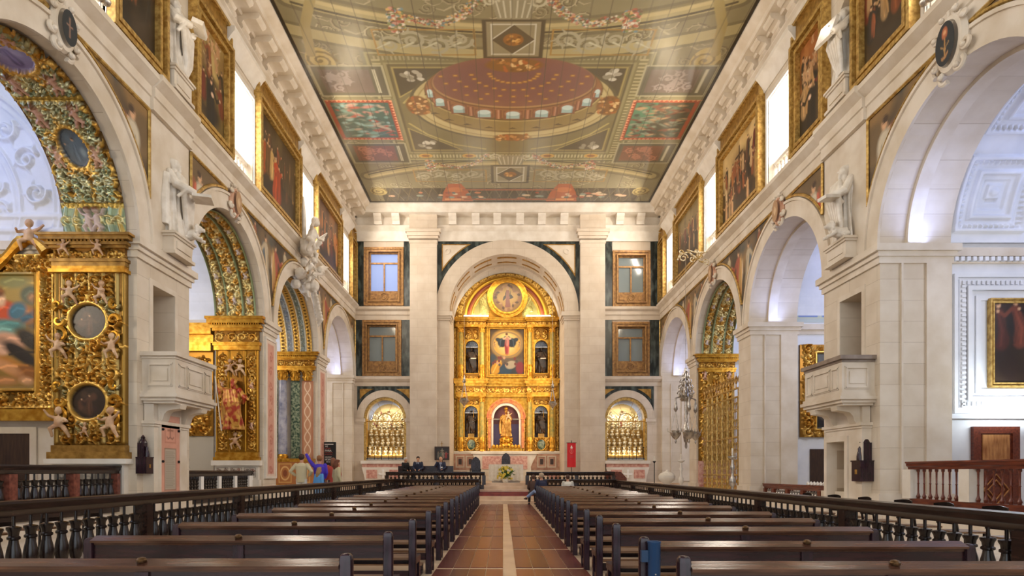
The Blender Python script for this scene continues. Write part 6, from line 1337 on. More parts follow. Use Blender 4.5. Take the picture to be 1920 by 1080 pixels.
# lunette: gilded arch, roundel, sunk side panels, lamp strips
r3 = empty('gilded_lunette', fA(.16, 11.3, 0), 0, 'gilded half-round lunette above the retable with two sunk panels', 'lunette')
cv = CV(7.0, 3.6, .035, 'b07c26', .75); cx = 3.5
q = np.hypot(cv.X - cx, cv.Y); cv.m[:] = .75
cv.ring(cx, 0, 3.0, 3.0, .5, G0, .8, .02); 
for k in range(30): a = PI * (k + .5) / 30; cv.scroll(cx + 3.0 * math.cos(a), 3.0 * math.sin(a), .16, G2, .06, 1.2, a, 1 if k % 2 else -1, h=.05, met=.8)
for R_, t, c, mt in ((2.62, .16, 'e0b040', .8), (2.4, .2, '8a3c1c', 0), (2.2, .08, G2, .8)): cv.ring(cx, 0, R_, R_, t, c, mt, .06)
for s in (-1, 1):
    cv.poly([(cx + s * 1.1, .1), (cx + s * 2.1, .1), (cx + s * 2.0, .75), (cx + s * 1.6, 1.35), (cx + s * 1.2, 1.75), (cx + s * 1.0, 1.0)], '9a8a4a', .4, -.05)
    for k in range(7): cv.scroll(cx + s * (1.3 + .1 * (k % 3)), .3 + .2 * k, .12, 'b8a860', .05, 1.2, k, s, h=.03, met=.5)
cv.z = np.where(q > 3.32, -.05, cv.z)
k_ = np.where(q > 3.36, 3.36 / np.maximum(q, 1e-6), 1.0)
def uvl(X, Y, Z): return np.stack([.16 - 3.5 + cx + (X - cx) * k_, YR - .02 - Z, 11.3 + Y * k_], -1)
at0(r3, grid('gilding', cv, None, M['carve'], uv=uvl))
m = MB(); m.prism([(.16 + 3.45 * math.cos(PI * k / 32), 11.3 + 3.45 * math.sin(PI * k / 32)) for k in range(33)], fA, .06, .3); at0(r3, m.build('backing', M['gold']))
for s in (-1, 1):
    x = .26 + s * 1.98; o = empty('strip_lamp', fA(x, 11.3, -.35), 0, 'bright white strip lamp on the retable cornice, %s of the round painting' % ('left' if s < 0 else 'right'), 'lamp')
    m = MB(); m.fbox(fA, x - .8, x + .8, 11.33, 11.39, -.5, -.25); at0(o, m.build('housing', M['white'])); m = MB(); m.fbox(fA, x - .78, x + .78, 11.39, 11.44, -.46, -.3); at0(o, m.build('tube', M['lampglow']))
    area(fA(x, 11.5, -.36), fA(x, 12.6, -.05), 1.5, .12, 26, (.8, .95, 1.0))
o = empty('round_painting', fA(.27, 11.7, -.1), 0, 'round painting of a haloed figure in a rose robe among angel heads', 'painting')
R_ = .97; cv = CV(2.0, 2.0, .025, 'a88048'); cv.ell(1, 1.1, .7, .8, 'd0a860', soft=.2)
rg = random.Random(6)
for k in range(26): a = 2 * PI * k / 26; cv.ell(1 + .8 * math.cos(a), 1 + .8 * math.sin(a), .11, .1, rg.choice(['a87858', '7a4a34', 'c89a70', '5a3a28']))
cv.poly([(.62, .7), (.95, 1.0), (.95, 1.5), (.8, 1.2)], '20242a'); cv.poly([(1.1, .8), (1.4, 1.0), (1.2, 1.5)], '20242a'); cv.poly([(.84, .35), (1.22, .35), (1.12, 1.5), (.92, 1.5)], '9a6058'); cv.ell(1.02, 1.63, .1, .12, 'dcb088'); cv.grain(.15, 8, 2); cv.c *= .45
X_, Y_ = cv.X - 1, cv.Y - 1; mm = np.maximum(np.abs(X_), np.abs(Y_)); L_ = np.hypot(X_, Y_) + 1e-9; kk = mm / L_
at0(o, grid('canvas', cv, None, M['canvas'], uv=lambda X, Y, Z: np.stack([.27 + X_ * kk * R_, np.full(X.shape, YR - .14), 12.66 + Y_ * kk * R_], -1)))
m = MB()
for a, b, p in ((.95, 1.06, .2), (1.06, 1.2, .14), (1.2, 1.3, .22)): m.arc(fA, .27, 12.66, a, b, -p, 0, 0, 2 * PI, 40)
at0(o, m.build('frame', M['gold']))
# statues of the retable
M['brown'] = rock('dark_polychrome', '1e1612', '4a3424', 5, .4, .4, .65, dist=.004); M['goldst'] = rock('golden_robe', 'a8702c', 'd8a858', 5, .4, met=.5, dist=.006)
for k, (a, b, c, d) in enumerate(NI):
    nm = ('upper left', 'upper right', 'lower left', 'lower right')[k]; x = (a + b) / 2
    def item(r_, h, k=k):
        m = MB(); m.box(-.04 * h, .16 * h, -.24 * h, -.14 * h, .5 * h, .54 * h) if k < 2 else m.tube([(.2, -.2, .1), (.14, -.22, 1.5)], .018, 6); m.build('attribute', M['cloth'] if k < 2 else M['gold'], r_)
        if k > 1: m = MB(); m.box(-.2, .2, -.16, .16, -.24, 0); m.build('base', M['goldd'], r_)
    saint('saint_statue', fA(x, c + (.24 if k > 1 else 0), .14), 0, 1.72 if k < 2 else 1.5, M['brown'], 'dark robed carved saint in the %s niche of the gilded retable' % nm, seed=30 + k, prop=item, vox=.025, hd=(.2 * (1 if k % 2 else -1), -1))
o = saint('madonna_statue', fA(.19, 3.75, .12), 0, 1.75, M['goldst'], 'crowned golden figure with a child in the central arch of the retable', beard=False, seed=41, vox=.025, arms=[((-.2, 0, 1.36), (-.34, -.1, 1.1), (-.26, -.3, 1.12)), ((.2, 0, 1.36), (.32, -.12, 1.1), (.12, -.3, 1.05))])
m = MB(); putto3(m, TR((.14, -.3, 1.0), 0), .6, 1); m.build('child', M['flesh'], o, remesh=.025)
m = MB(); m.lathe((0, -.02, 1.72), [(.1, 0), (.13, .1), (.11, .12), (.02, .22)], 12); m.build('crown', M['gold'], o)
m = MB(); m.lathe((0, 0, -.6), [(.42, 0), (.4, .12), (.3, .2), (.36, .4), (.3, .55), (.24, .6)], 18)
for k in range(24): a = k * 2.4; m.ell((.36 * math.cos(a), .3 * math.sin(a), -.5 + .018 * k), .09, 7, 5)
m.build('pedestal', M['gold'], o)
# predella and altar table of marble
r = empty('marble_predella', (.16, YR - .3, .9), 0, 'pink and white marble base below the gilded retable', 'predella')
m = MB(); m.fbox(fA, -3.35, 3.68, FP, 2.62, -.35, .4); at0(r, m.build('body', M['pink2'])); m = MB(); rings(m, fA, -3.33, 3.66, -.33, .3, [(.05, 2.62, 2.7), (.1, 2.7, 2.8), (.06, 1.5, 1.58)]); at0(r, m.build('ledge', M['pale']))
m = MB()
for x in (-2.75, -2.1, 2.45, 3.1): frame(m, fA, x - .28, x + .28, 1.75, 2.5, .07, .05, -.35, 1)
at0(r, m.build('panel_frames', M['stone'])); m = MB()
for x in (-2.75, -2.1, 2.45, 3.1): m.fbox(fA, x - .1, x + .1, 1.95, 2.3, -.38, -.35)
at0(r, m.build('dark_squares', M['door'])); m = MB()
for x in (-2.75, -2.1, 2.45, 3.1): m.fbox(fA, x - .3, x + .3, 1.0, 1.45, -.38, -.35)
at0(r, m.build('inlay', M['pink']))
r = empty('stone_altar', (.1, 39.2, 1.5), 0, 'pale marble altar block with curved ends at the foot of the retable', 'altar')
m = MB(); P_ = [(-1.55, 1.5), (1.75, 1.5), (1.72, 1.8), (1.9, 2.2), (2.1, 2.55), (2.1, 2.6), (-1.9, 2.6), (-1.9, 2.55), (-1.7, 2.2), (-1.52, 1.8)]; m.prism(P_, lambda a, b, c: (a, c, b), 39.2, 40.1); m.box(-2.0, 2.2, 39.1, 40.12, 2.6, 2.74); at0(r, m.build('body', M['pale']))
m = MB(); m.box(-1.3, 1.5, 39.14, 39.2, 1.65, 2.45); at0(r, m.build('front_panel', M['pink']))
m = MB(); m.box(-2.6, 2.8, 38.2, 40.2, FP, 1.2); m.box(-2.2, 2.4, 38.6, 40.2, 1.2, 1.5); struct(m.build('floor_altar_steps', M['stone']))
# altar table with cloth, flowers
r = empty('altar_table', (.15, 34.6, FP), 0, 'white cloth covered altar table on the presbytery behind the flowers', 'table')
m = MB(); m.box(-.62, .92, 34.4, 35.0, FP, 1.82); at0(r, m.build('block', M['pale']))
m = MB(); n = 40; top = [(-.77 + 1.84 * k / n, 34.28, 1.88) for k in range(n + 1)]
m.box(-.78, 1.08, 34.27, 35.1, 1.83, 1.88); o = m.build('tabletop', M['pale']); at0(r, o)
m = MB(); F0 = [(-.79 + 1.88 * k / n, 34.25 + .015 * math.sin(k * 1.3), 1.89) for k in range(n + 1)]; F1 = [(-.80 + 1.9 * k / n, 34.22 + .035 * math.sin(k * 1.3), 1.0 + .02 * math.sin(k)) for k in range(n + 1)]; F2 = [(p[0], 35.12, 1.89) for p in F0]
m.add(F1 + F0 + F2, [(a * (n + 1) + k, a * (n + 1) + k + 1, (a + 1) * (n + 1) + k + 1, (a + 1) * (n + 1) + k) for a in range(2) for k in range(n)]); o = m.build('altar_cloth', M['cloth']); tag(o, 'white pleated cloth hanging over the altar table', 'tablecloth')
r = empty('flower_arrangement', (.12, 33.6, FP), 0, 'round bunch of yellow flowers with green leaves in front of the altar table', 'flowers'); rg = random.Random(12)
m = MB(); m.lathe((.12, 33.6, FP), [(.12, 0), (.16, .1), (.13, .2)], 12); at0(r, m.build('vase', M['cloth']))
mf, ml = MB(), MB()
for k in range(90):
    a, b = rg.uniform(0, 2 * PI), rg.uniform(-.5, 1.45); q = rg.uniform(.3, .47); p = Vector((.12 + q * math.cos(a) * math.cos(b), 33.6 + q * math.sin(a) * math.cos(b), FP + .42 + .42 * math.sin(b)))
    if k % 3: 
        for j in range(5): c = 2 * PI * j / 5; mf.ell(p + Vector((.04 * math.cos(c), -.03, .04 * math.sin(c))), (.03, .02, .03), 6, 4)
    else: ml.tube([(.12, 33.6, FP + .3), p, p + (p - Vector((.12, 33.6, FP + .4))) * .25], [.01, .035, .006], 4)
at0(r, mf.build('petals', rock('yellow_petals', 'd8b418', 'f4e06a', 20, .6, dist=0))); at0(r, ml.build('leaves', flat('3c6428')))
m = MB()
for k in range(7): a = k * 1.2; p = Vector((.12 + .35 * math.cos(a), 33.3, FP + .4 + .3 * math.sin(a))); [m.ell(p + Vector((.035 * math.cos(c), -.02, .035 * math.sin(c))), (.03, .02, .03), 6, 4) for c in np.linspace(0, 5, 5)]
at0(r, m.build('white_petals', M['cloth']))
def throne(loc, label, s=1.0):
    r = empty('carved_chair', loc, 0, label, 'chair'); x, y, z = loc
    m = MB(); m.box(x - .3 * s, x + .3 * s, y - .28, y + .25, z + .42, z + .48); at0(r, m.build('seat', M['iron']))
    m = MB(); pr = [(-.24, .5), (.24, .5), (.27, .9), (.25, 1.2), (.14, 1.36), (0, 1.44), (-.14, 1.36), (-.25, 1.2), (-.27, .9)]; m.prism([(x + a * s, z + b * s) for a, b in pr], lambda a, b, c: (a, y + .24 + c, b), 0, .05); at0(r, m.build('backrest', rock('dark_leather', '22222c', '40404e', 14, .5, dist=.006)))
    for dx in (-.27, .27):
        for dy in (-.24, .24): m = MB(); m.tube([(x + dx * s, y + dy, z), (x + dx * s, y + dy, z + .42)], .03, 6); at0(r, m.build('leg', M['iron']))
    for dx in (-.28, .28): m = MB(); m.tube([(x + dx * s, y + .24, z + .72), (x + dx * s, y, z + .74), (x + dx * s, y - .24, z + .68), (x + dx * s, y - .26, z + .46)], .028, 6); at0(r, m.build('armrest', M['iron']))
throne((.17, 38.35, 1.2), 'tall dark carved chair standing at the foot of the stone altar'); throne((-1.55, 35.3, FP), 'tall dark leather backed chair left of the altar table')
# hanging silver lamps
def lamp(x, y, zb, ztop, label, s=1.0):
    r = empty('hanging_lamp', (x, y, zb), 0, label, 'lamp')
    m = MB(); m.lathe((x, y, zb), [(.015, -.32 * s), (.05 * s, -.28 * s), (.03 * s, -.2 * s), (.09 * s, -.12 * s), (.2 * s, 0), (.32 * s, .12 * s), (.34 * s, .2 * s), (.24 * s, .26 * s), (.27 * s, .32 * s), (.2 * s, .34 * s)], 18); at0(r, m.build('bowl', M['silver']))
    m = MB()
    for k in range(4): a = k * PI / 2 + .6; m.tube([(x + .3 * s * math.cos(a), y + .3 * s * math.sin(a), zb + .25 * s), (x + .12 * s * math.cos(a), y + .12 * s * math.sin(a), zb + .9 * s), (x, y, zb + 1.5 * s)], .014, 5)
    m.tube([(x, y, zb + 1.5 * s), (x, y, ztop)], .008, 4); at0(r, m.build('chains', M['silver']))
    m = MB(); m.lathe((x, y, zb + 1.4 * s), [(.12 * s, 0), (.14 * s, .06 * s), (.08 * s, .16 * s), (.1 * s, .24 * s), (.05 * s, .34 * s), (.03, .5 * s)], 14); at0(r, m.build('crown', M['silver'])); return r
lamp(-2.25, 36.4, 5.45, 13.2, 'silver sanctuary lamp hanging before the left side of the retable', .85); lamp(2.86, 36.4, 5.3, 13.2, 'silver sanctuary lamp hanging before the right side of the retable', .75)
# ================================================================== RELIQUARY NICHES AND SIDE ALTARS
M['ivory'] = rock('gilded_ivory', 'b09050', 'f0e6cc', 9, .45, .42, .58, met=.1, dist=.004); pb = None
for q, (cx, rr) in enumerate(NB):
    sd = 'left' if q == 0 else 'right'
    r = empty('reliquary_shelves', (cx, ZB + .6, 2.15), 0, 'stepped gilded shelves crowded with reliquaries in the %s niche beside the chancel' % sd, 'shelves')
    cv = CV(2.4, 3.3, .03, 'b8a06a', .3); strip(cv, .05, 2.35, 0, 2.7, 7 + q, .16, ('d8c088', 'f0e4bc'), 3, .05, 'ecdcc0')
    for k in range(40): cv.ell(random.uniform(.1, 2.3), random.uniform(.2, 2.6), .05, .08, random.choice(['8a3a34', 'a8843c', '5a4a34', 'f0e8d0']), met=0)
    w_ = cv._win(0, 2.4, 2.5, 3.3); Q = np.hypot(cv.X - 1.2, cv.Y - 2.1); cv.c[Q > 1.0] = np.where((cv.Y[Q > 1.0] > 2.1)[:, None], np.array(lin('c4d0ea')), cv.c[Q > 1.0])  # blue-white window glow painted into the colour around the top arch
    at0(r, grid('carved_back', cv, lambda a, b, c: (cx - 1.2 + a, ZB + 1.26 - c, 2.5 + b), M['carve']))
    m = MB()
    for k in range(4): m.box(cx - 1.2, cx + 1.2, ZB + .35 + .22 * k, ZB + 1.26, 2.17, 2.5 + .5 * k)
    at0(r, m.build('steps', M['goldd'])); m = MB(); m.box(cx - 1.2, cx + 1.2, ZB + .1, ZB + .35, 2.17, 2.3); at0(r, m.build('white_base', M['white']))
    m = MB()
    for s in (-1, 1): m.tube([(cx + s * 1.15, ZB + .2, 2.2), (cx + s * 1.15, ZB + .2, 4.6)], .07, 8)
    at0(r, m.build('side_columns', M['gold']))
    n = 0
    for k in range(4):
        for j in range(7):
            if k == 3 and j in (0, 6): continue
            x = cx - .96 + .32 * j + (.06 if k % 2 else -.04); z = 2.5 + .5 * k if k else 2.3
            if k == 0: z = 2.5
            y = ZB + .45 + .22 * k
            if pb is None:
                m = MB(); m.lathe((0, 0, 0), [(.09, 0), (.09, .04), (.05, .07), (.1, .15), (.12, .22), (.06, .3), (.035, .33)], 10); m.ell((0, -.01, .37), (.06, .06, .08), 8, 6); m.ell((0, 0, .22), (.13, .08, .09), 10, 7); m.ell((0, .03, .42), (.1, .015, .1), 12, 6); pb = m.build('reliquary_bust', M['ivory']); o = pb
            else: o = pb.copy(); COL.objects.link(o)
            o.location = (x, y, z); o.rotation_euler.z = random.uniform(-.3, .3); o.scale = (1, 1, random.uniform(.85, 1.15)); n += 1
            tag(o, 'gilded reliquary bust, %s shelf from below, %s from the left, %s niche' % (('lowest', 'second', 'third', 'topmost')[k], ordw(j + 1), sd), 'reliquary', 'reliquary busts in the %s niche' % sd)
    r = empty('niche_grille', (cx, ZB + .12, 2.15), 0, 'arched dark iron and gilt frame with spokes in front of the %s reliquary niche' % sd, 'grille')
    g_ = lambda a, b: (cx + a, ZB + .06, b); m = MB()
    m.tube([g_((rr - .05) * math.cos(t), 4.62 + (rr - .05) * math.sin(t)) for t in np.linspace(0, PI, 24)], .035, 6); m.tube([g_(-1.2, 2.2), g_(-1.2, 4.62)], .035, 6); m.tube([g_(1.2, 2.2), g_(1.2, 4.62)], .035, 6); m.tube([g_(-1.2, 4.45), g_(1.2, 4.45)], .025, 5)
    for x in (-.42, .42): m.tube([g_(x, 2.2), g_(x, 4.5)], .022, 5)
    m.tube([g_(.42 * math.cos(t), 4.5 + .42 * math.sin(t)) for t in np.linspace(0, PI, 14)], .025, 5)
    for t in (.6, 1.15, 2.0, 2.55): m.tube([g_(.42 * math.cos(t), 4.5 + .42 * math.sin(t)), g_(1.18 * math.cos(t), 4.62 + 1.18 * math.sin(t))], .012, 4)
    at0(r, m.build('frame', M['goldd'])); m = MB()
    for k in range(6):
        x = -1.05 + k * .42; m.tube([g_(x, 2.2), g_(x, 2.95)], .018, 5); m.ell(g_(x, 2.9), .04, 6, 5); m.tube([g_(x - .12, 2.6), g_(x, 2.75), g_(x + .12, 2.6)], .012, 4)
    m.tube([g_(-1.2, 2.25), g_(1.2, 2.25)], .025, 5); at0(r, m.build('low_bars', M['iron']))
    m = MB(); m.arc(fB, cx, 4.62, rr - .17, rr - .01, .02, .1, n=24); m.fbox(fB, cx - rr + .01, cx - rr + .14, 2.15, 4.62, .02, .5); m.fbox(fB, cx + rr - .14, cx + rr - .01, 2.15, 4.62, .02, .5); at0(r, m.build('gilt_border', M['gframe']))
    area((cx, ZB + .3, 5.3), (cx, ZB + 1.2, 3.2), 1.2, .2, 50, (1.0, .92, .78)); area((cx, ZB + .14, 2.5), (cx, ZB + 1.2, 4.0), 1.8, .1, 22, (1.0, .95, .85))
    r = empty('side_altar', (cx, ZB - .5, FP), 0, 'pale marble side altar with pink inlays and a white cross below the %s niche' % sd, 'altar')
    m = MB(); m.prism([(cx - 1.05, FP), (cx + 1.05, FP), (cx + 1.12, 1.3), (cx + 1.25, 1.75), (cx - 1.25, 1.75), (cx - 1.12, 1.3)], lambda a, b, c: (a, c, b), ZB - .55, ZB - .01); m.box(cx - 1.3, cx + 1.3, ZB - .6, ZB - .01, 1.95, 2.12); at0(r, m.build('body', M['pale']))
    m = MB(); m.box(cx - 1.22, cx + 1.22, ZB - .52, ZB - .01, 1.75, 1.95)
    for s in (-1, 1): a, b = sorted((cx + s * .35, cx + s * .98)); m.box(a, b, ZB - .57, ZB - .5, 1.1, 1.6)
    at0(r, m.build('pink_inlay', M['pink'])); m = MB()
    m.box(cx - .05, cx + .05, ZB - .6, ZB - .54, 1.14, 1.56); m.box(cx - .21, cx + .21, ZB - .598, ZB - .54, 1.3, 1.4)
    for a, b in ((0, 1.16), (0, 1.54), (-.2, 1.35), (.2, 1.35)): m.ell((cx + a, ZB - .57, b), (.07, .03, .07), 8, 6)
    at0(r, m.build('cross', M['white']))
# framed picture and red banner on the piers of the chancel arch, black notice board
r = empty('framed_picture', (-3.55, 36.55, 2.15), 0, 'small dark picture with a tiny cross on top, left of the retable', 'picture')
cv = CV(.74, .66, .025, '2c2420'); 
for x, c in ((.15, '6a6458'), (.3, '4a5a4a'), (.45, '8a7a6a'), (.6, 'a03a34')): cv.figure(x, .06, .4, c)
cv.rect(.36, .2, .39, .62, 'b0a890'); cv.rect(.28, .48, .47, .51, 'b0a890')
at0(r, grid('canvas', cv, lambda a, b, c: (-3.92 + a, 36.52, 2.22 + b), M['canvas'])); m = MB(); frame(m, lambda u, v, d: (u, 36.56 + d, v), -3.98, -3.12, 2.16, 2.95, .07, .08, 0, 1); m.box(-3.9, -3.2, 36.54, 36.6, 2.2, 2.9); at0(r, m.build('frame', M['door']))
m = MB(); m.box(-3.57, -3.54, 36.5, 36.53, 2.95, 3.25); m.box(-3.63, -3.48, 36.5, 36.53, 3.1, 3.13); at0(r, m.build('cross', M['goldd'])); m = MB(); m.tube([(-3.55, 36.6, 2.2), (-3.55, 36.6, FP)], .03, 6); m.tube([(-3.8, 36.5, FP), (-3.3, 36.55, FP + .02)], .03, 6); at0(r, m.build('stand', M['door']))
r = empty('red_banner', (3.95, 36.5, .9), 0, 'red cloth banner with a white emblem right of the retable', 'banner')
cv = CV(.5, 1.4, .012, 'cc1820'); cv.ell(.25, 1.18, .04, .07, 'f4ece0'); cv.poly([(.17, 1.16), (.2, 1.08), (.3, 1.08), (.34, 1.16), (.28, 1.12), (.25, 1.2), (.22, 1.12)], 'f4ece0'); cv.ring(.25, .92, .09, .13, .012, 'e89088'); cv.stroke([(.25, 1.02), (.24, .95), (.27, .9), (.24, .84)], .02, 'e89088')
for k in range(3): cv.rect(.14, .66 - k * .05, .36, .68 - k * .05, 'a84048')
at0(r, grid('cloth', cv, lambda a, b, c: (3.7 + a, 36.4 + .012 * math.sin(a * 18), 1.75 + b), M['paint'])); m = MB(); m.tube([(3.66, 36.42, 3.16), (4.24, 36.42, 3.16)], .018, 6); m.tube([(3.95, 36.46, FP), (3.95, 36.46, 3.3)], .02, 6); at0(r, m.build('pole', M['iron'])); m = MB(); m.lathe((3.95, 36.46, FP), [(.2, 0), (.2, .04), (.04, .06)], 14); at0(r, m.build('base', M['iron']))
r = empty('notice_board', (-8.35, 30.4, FS), 0, 'tall black notice board with white and red lettering by the far left pier', 'sign')
m = MB(); m.box(-8.66, -8.08, 30.4, 30.44, 1.2, 2.92); at0(r, m.build('panel', M['black'])); m = MB(); m.box(-8.6, -8.52, 30.38, 30.5, FS, 1.2); m.box(-8.22, -8.14, 30.38, 30.5, FS, 1.2); at0(r, m.build('feet', M['iron']))
mw, mr = MB(), MB(); rg = random.Random(9)
def letters(m, x, z, n, h, w):                     # rows of small upright strokes read as lettering too far off to make out
    for k in range(n):
        a = x + k * w * 1.35; m.box(a, a + w * .28, 30.392, 30.4, z, z + h)
        if k % 2: m.box(a, a + w, 30.392, 30.4, z + h * .8, z + h)
        if k % 3: m.box(a, a + w, 30.392, 30.4, z, z + h * .18)
        if k % 4 != 1: m.box(a + w * .75, a + w, 30.392, 30.4, z, z + h)
mw.box(-8.62, -8.2, 30.392, 30.4, 2.8, 2.83); letters(mw, -8.58, 2.68, 2, .07, .05); letters(mr, -8.6, 2.58, 4, .06, .05); letters(mr, -8.6, 2.38, 7, .05, .04); letters(mr, -8.62, 2.3, 9, .04, .03); letters(mw, -8.6, 2.17, 6, .05, .04); letters(mw, -8.6, 2.04, 6, .08, .05); letters(mw, -8.55, 1.94, 3, .05, .05)
at0(r, mw.build('white_lettering', M['white'])); at0(r, mr.build('red_lettering', flat('b04a44')))
fc = bpy.data.curves.new('lettering', 'FONT'); fc.body = 'PARA'; fc.size = .13; fc.extrude = .003; o = bpy.data.objects.new('lettering', fc); COL.objects.link(o); o.location = (-8.61, 30.394, 2.46); o.rotation_euler = (PI / 2, 0, 0); fc.materials.append(M['white'])
bpy.context.view_layer.update(); me = bpy.data.meshes.new_from_object(o); o2 = bpy.data.objects.new('lettering', me); COL.objects.link(o2); o2.location = o.location; o2.rotation_euler = o.rotation_euler; bpy.data.objects.remove(o); at0(r, o2)
# ================================================================== PEWS
M['bronze'] = newmat('bronze_knob', '6a5238', .3, .8)[0]
def make_pew(sgn, L=2.93):
    """aisle end at x = 0, running to x = sgn * L; the back faces -y"""
    X = lambda a: sgn * a
    def bx(m, a, b, *q): a, b = sorted((X(a), X(b))); return m.box(a, b, *q)
    r = empty('pew', (0, 0, 0))
    for nm, a, hgt in (('aisle_post', 0, .93), ('outer_post', L - .09, .87)):
        m = MB(); c = X(a + .045); pts = []
        for z, w in ((0, 1), (hgt - .05, 1), (hgt - .02, .9), (hgt - .004, .62), (hgt, .25)): pts.append([(c + w * .046 * sx, -.005 + w * .04 * sy, z) for sx, sy in ((-1, -.55), (-.8, -1), (.8, -1), (1, -.55), (1, .55), (.8, 1), (-.8, 1), (-1, .55))])
        m.loft(pts); m.build(nm, M['pewp'], r)
        m = MB(); c0 = a + .005; bx(m, c0, c0 + .08, .30, .38, 0, .43); bx(m, c0 - .006, c0 + .09, .03, .40, .38, .455); m.build('front_leg', M['pewp'], r)
        m = MB(); bx(m, c0 + .01, c0 + .06, .035, .3, .07, .15); m.build('foot_stretcher', M['pewp'], r)
    m = MB(); m.prism([(-.075, .848), (.03, .888), (.038, .86), (.03, .80), (-.02, .80), (-.025, .832), (-.07, .826)], lambda a, b, c: (c, a, b), *sorted((X(.085), X(L - .085)))); m.build('top_rail', M['pewtop'], r)
    m = MB(); bx(m, .085, L - .085, -.012, .014, .675, .80); m.build('back_panel', M['pew'], r)
    m = MB(); bx(m, .085, L - .085, .03, .40, .425, .455); m.build('seat', M['seat'], r)
    m = MB(); bx(m, .085, L - .085, .345, .372, .33, .425); m.build('apron', M['pew'], r)
    m = MB(); bx(m, L / 2 - .05, L / 2 + .05, -.03, .03, 0, .8); m.build('middle_post', M['pewp'], r)
    m = MB(); c = X(L / 2)
    k = [(.022, 0), (.034, .01), (.037, .024), (.027, .038), (.01, .043)]; m.lathe((c, -.025, .862), k, 8); o = m.build('knob', M['bronze'], r)
    m = MB(); bx(m, .1, L - .1, -.36, -.2, .17, .195); m.build('kneeler', M['seat'], r)
    for a in (.12, L / 2, L - .18): m = MB(); bx(m, a, a + .06, -.34, -.03, .02, .17); m.build('kneeler_support', M['pewp'], r)
    m = MB(); bx(m, .085, L - .085, -.004, .016, .2, .3); m.build('lower_board', M['pew'], r)
    return r
PL = [4.4, 6.0, 7.6, 9.25, 10.65, 12.0, 13.45, 14.9, 16.4, 17.85, 19.3, 20.7, 22.1, 23.5, 24.9, 26.2, 27.5]
PR = [4.27, 5.52, 6.95, 8.25, 9.6, 11.3, 12.6, 14.0, 15.3, 16.7, 18.1, 19.5, 20.9, 22.3, 23.7, 25.1, 26.5]
ORD = ['first', 'second', 'third', 'fourth', 'fifth', 'sixth', 'seventh', 'eighth', 'ninth', 'tenth', 'eleventh', 'twelfth', 'thirteenth', 'fourteenth', 'fifteenth', 'sixteenth', 'last']
for side, P, sg in (('left', PL, -1), ('right', PR, 1)):
    p0 = make_pew(sg)
    for k, y in enumerate(P):
        o = p0 if k == 0 else copy_tree(p0)
        o.location = (-1.05 if sg < 0 else 1.14 + .009 * y, y, 0)
        ex = {('right', 1): ', blue tube on its post', ('right', 16): ', where the couple sits'}.get((side, k), '')
        tag(o, 'dark wooden pew, %s of the %s row from the camera%s' % (ORD[k], side, ex), 'pew', 'pews %s of the aisle' % side)
r = empty('blue_tube', (1.30, 5.42, .32), 0, 'blue metal tube holder strapped to the post of a right hand pew', 'tube')
m = MB(); n = 20; m.lathe((1.30, 5.42, .3), [(.05, 0), (.054, .01), (.054, .58), (.058, .585), (.058, .6), (.048, .6), (.048, .3)], n); at0(r, m.build('tube', newmat('blue_paint', '26486e', .3)[0]))
m = MB(); m.box(1.19, 1.26, 5.41, 5.46, .72, .82); at0(r, m.build('clamp', newmat('blue_clamp', '23405f', .35)[0])); m = MB(); m.ell((1.30, 5.365, .62), .008, 6, 5); at0(r, m.build('screw', M['silver']))
# ================================================================== DARK BALUSTRADES OF THE NAVE
def along(p, q, t): return (p[0] + (q[0] - p[0]) * t, p[1] + (q[1] - p[1]) * t)
def balustrade(name, p, q, z0, h, step, posts, label, mats, br=.075, every=13, cap=.13, prof=None, postw=.09, skip=0.0, names='baluster', postmat=None, plinth=.22, grp=None):
    """a straight balustrade from p to q in plan"""
    r = empty(name, (p[0], p[1], z0), 0, label, 'balustrade', grp); L = math.dist(p, q); dx, dy = (q[0] - p[0]) / L, (q[1] - p[1]) / L
    def F(a, b, c): return (p[0] + dx * a - dy * b, p[1] + dy * a + dx * b, z0 + c)
    def bx(m, a0, a1, w, c0, c1): return m.fbox(lambda u, v, d: F(u, d, v), a0, a1, c0, c1, -w, w)
    m = MB(); m.prism([(-cap, h), (cap, h), (cap * 1.02, h - .03), (cap * .85, h - .045), (cap * .8, h - .1), (cap * .55, h - .13), (cap * .5, h - .18), (-cap * .5, h - .18), (-cap * .55, h - .13), (-cap * .8, h - .1), (-cap * .85, h - .045), (-cap * 1.02, h - .03)], lambda a, b, c: F(c, a, b), -.05, L + .05); at0(r, m.build('handrail', mats[0]))
    m = MB(); bx(m, 0, L, .09, 0, plinth * .55); bx(m, 0, L, .075, plinth * .55, plinth); at0(r, m.build('plinth', mats[0]))
    nb = int(L / step); proto = None; ps = None; ht = h - .18 - plinth
    for k in range(nb + 1):
        a = k * L / nb; x, y, _ = F(a, 0, 0)
        if k % every == 0 or k == nb:
            if ps is None: ps = MB().box(-postw, postw, -postw, postw, 0, ht).build('post', postmat or mats[0], r, smooth=0); o = ps
            else: o = ps.copy(); COL.objects.link(o); o.parent = r
            o.location = (x - p[0], y - p[1], plinth); continue
        if a < skip: continue
        if proto is None:
            P_ = [(rr * br, zz * ht) for rr, zz in (prof or [(.85, 0), (.85, .05), (.5, .07), (.6, .11), (.9, .17), (1.12, .28), (1.12, .35), (.98, .45), (.72, .56), (.66, .61), (.95, .63), (.95, .66), (.72, .68), (.8, .74), (1.05, .79), (1.05, .82), (.26, .84), (.26, 1.0)])]
            proto = MB().lathe((0, 0, 0), P_, 14).build(names, mats[1], r); o = proto
        else: o = proto.copy(); COL.objects.link(o); o.parent = r
        o.location = (x - p[0], y - p[1], plinth)
    return r
DK = (M['rail'], M['turned'])
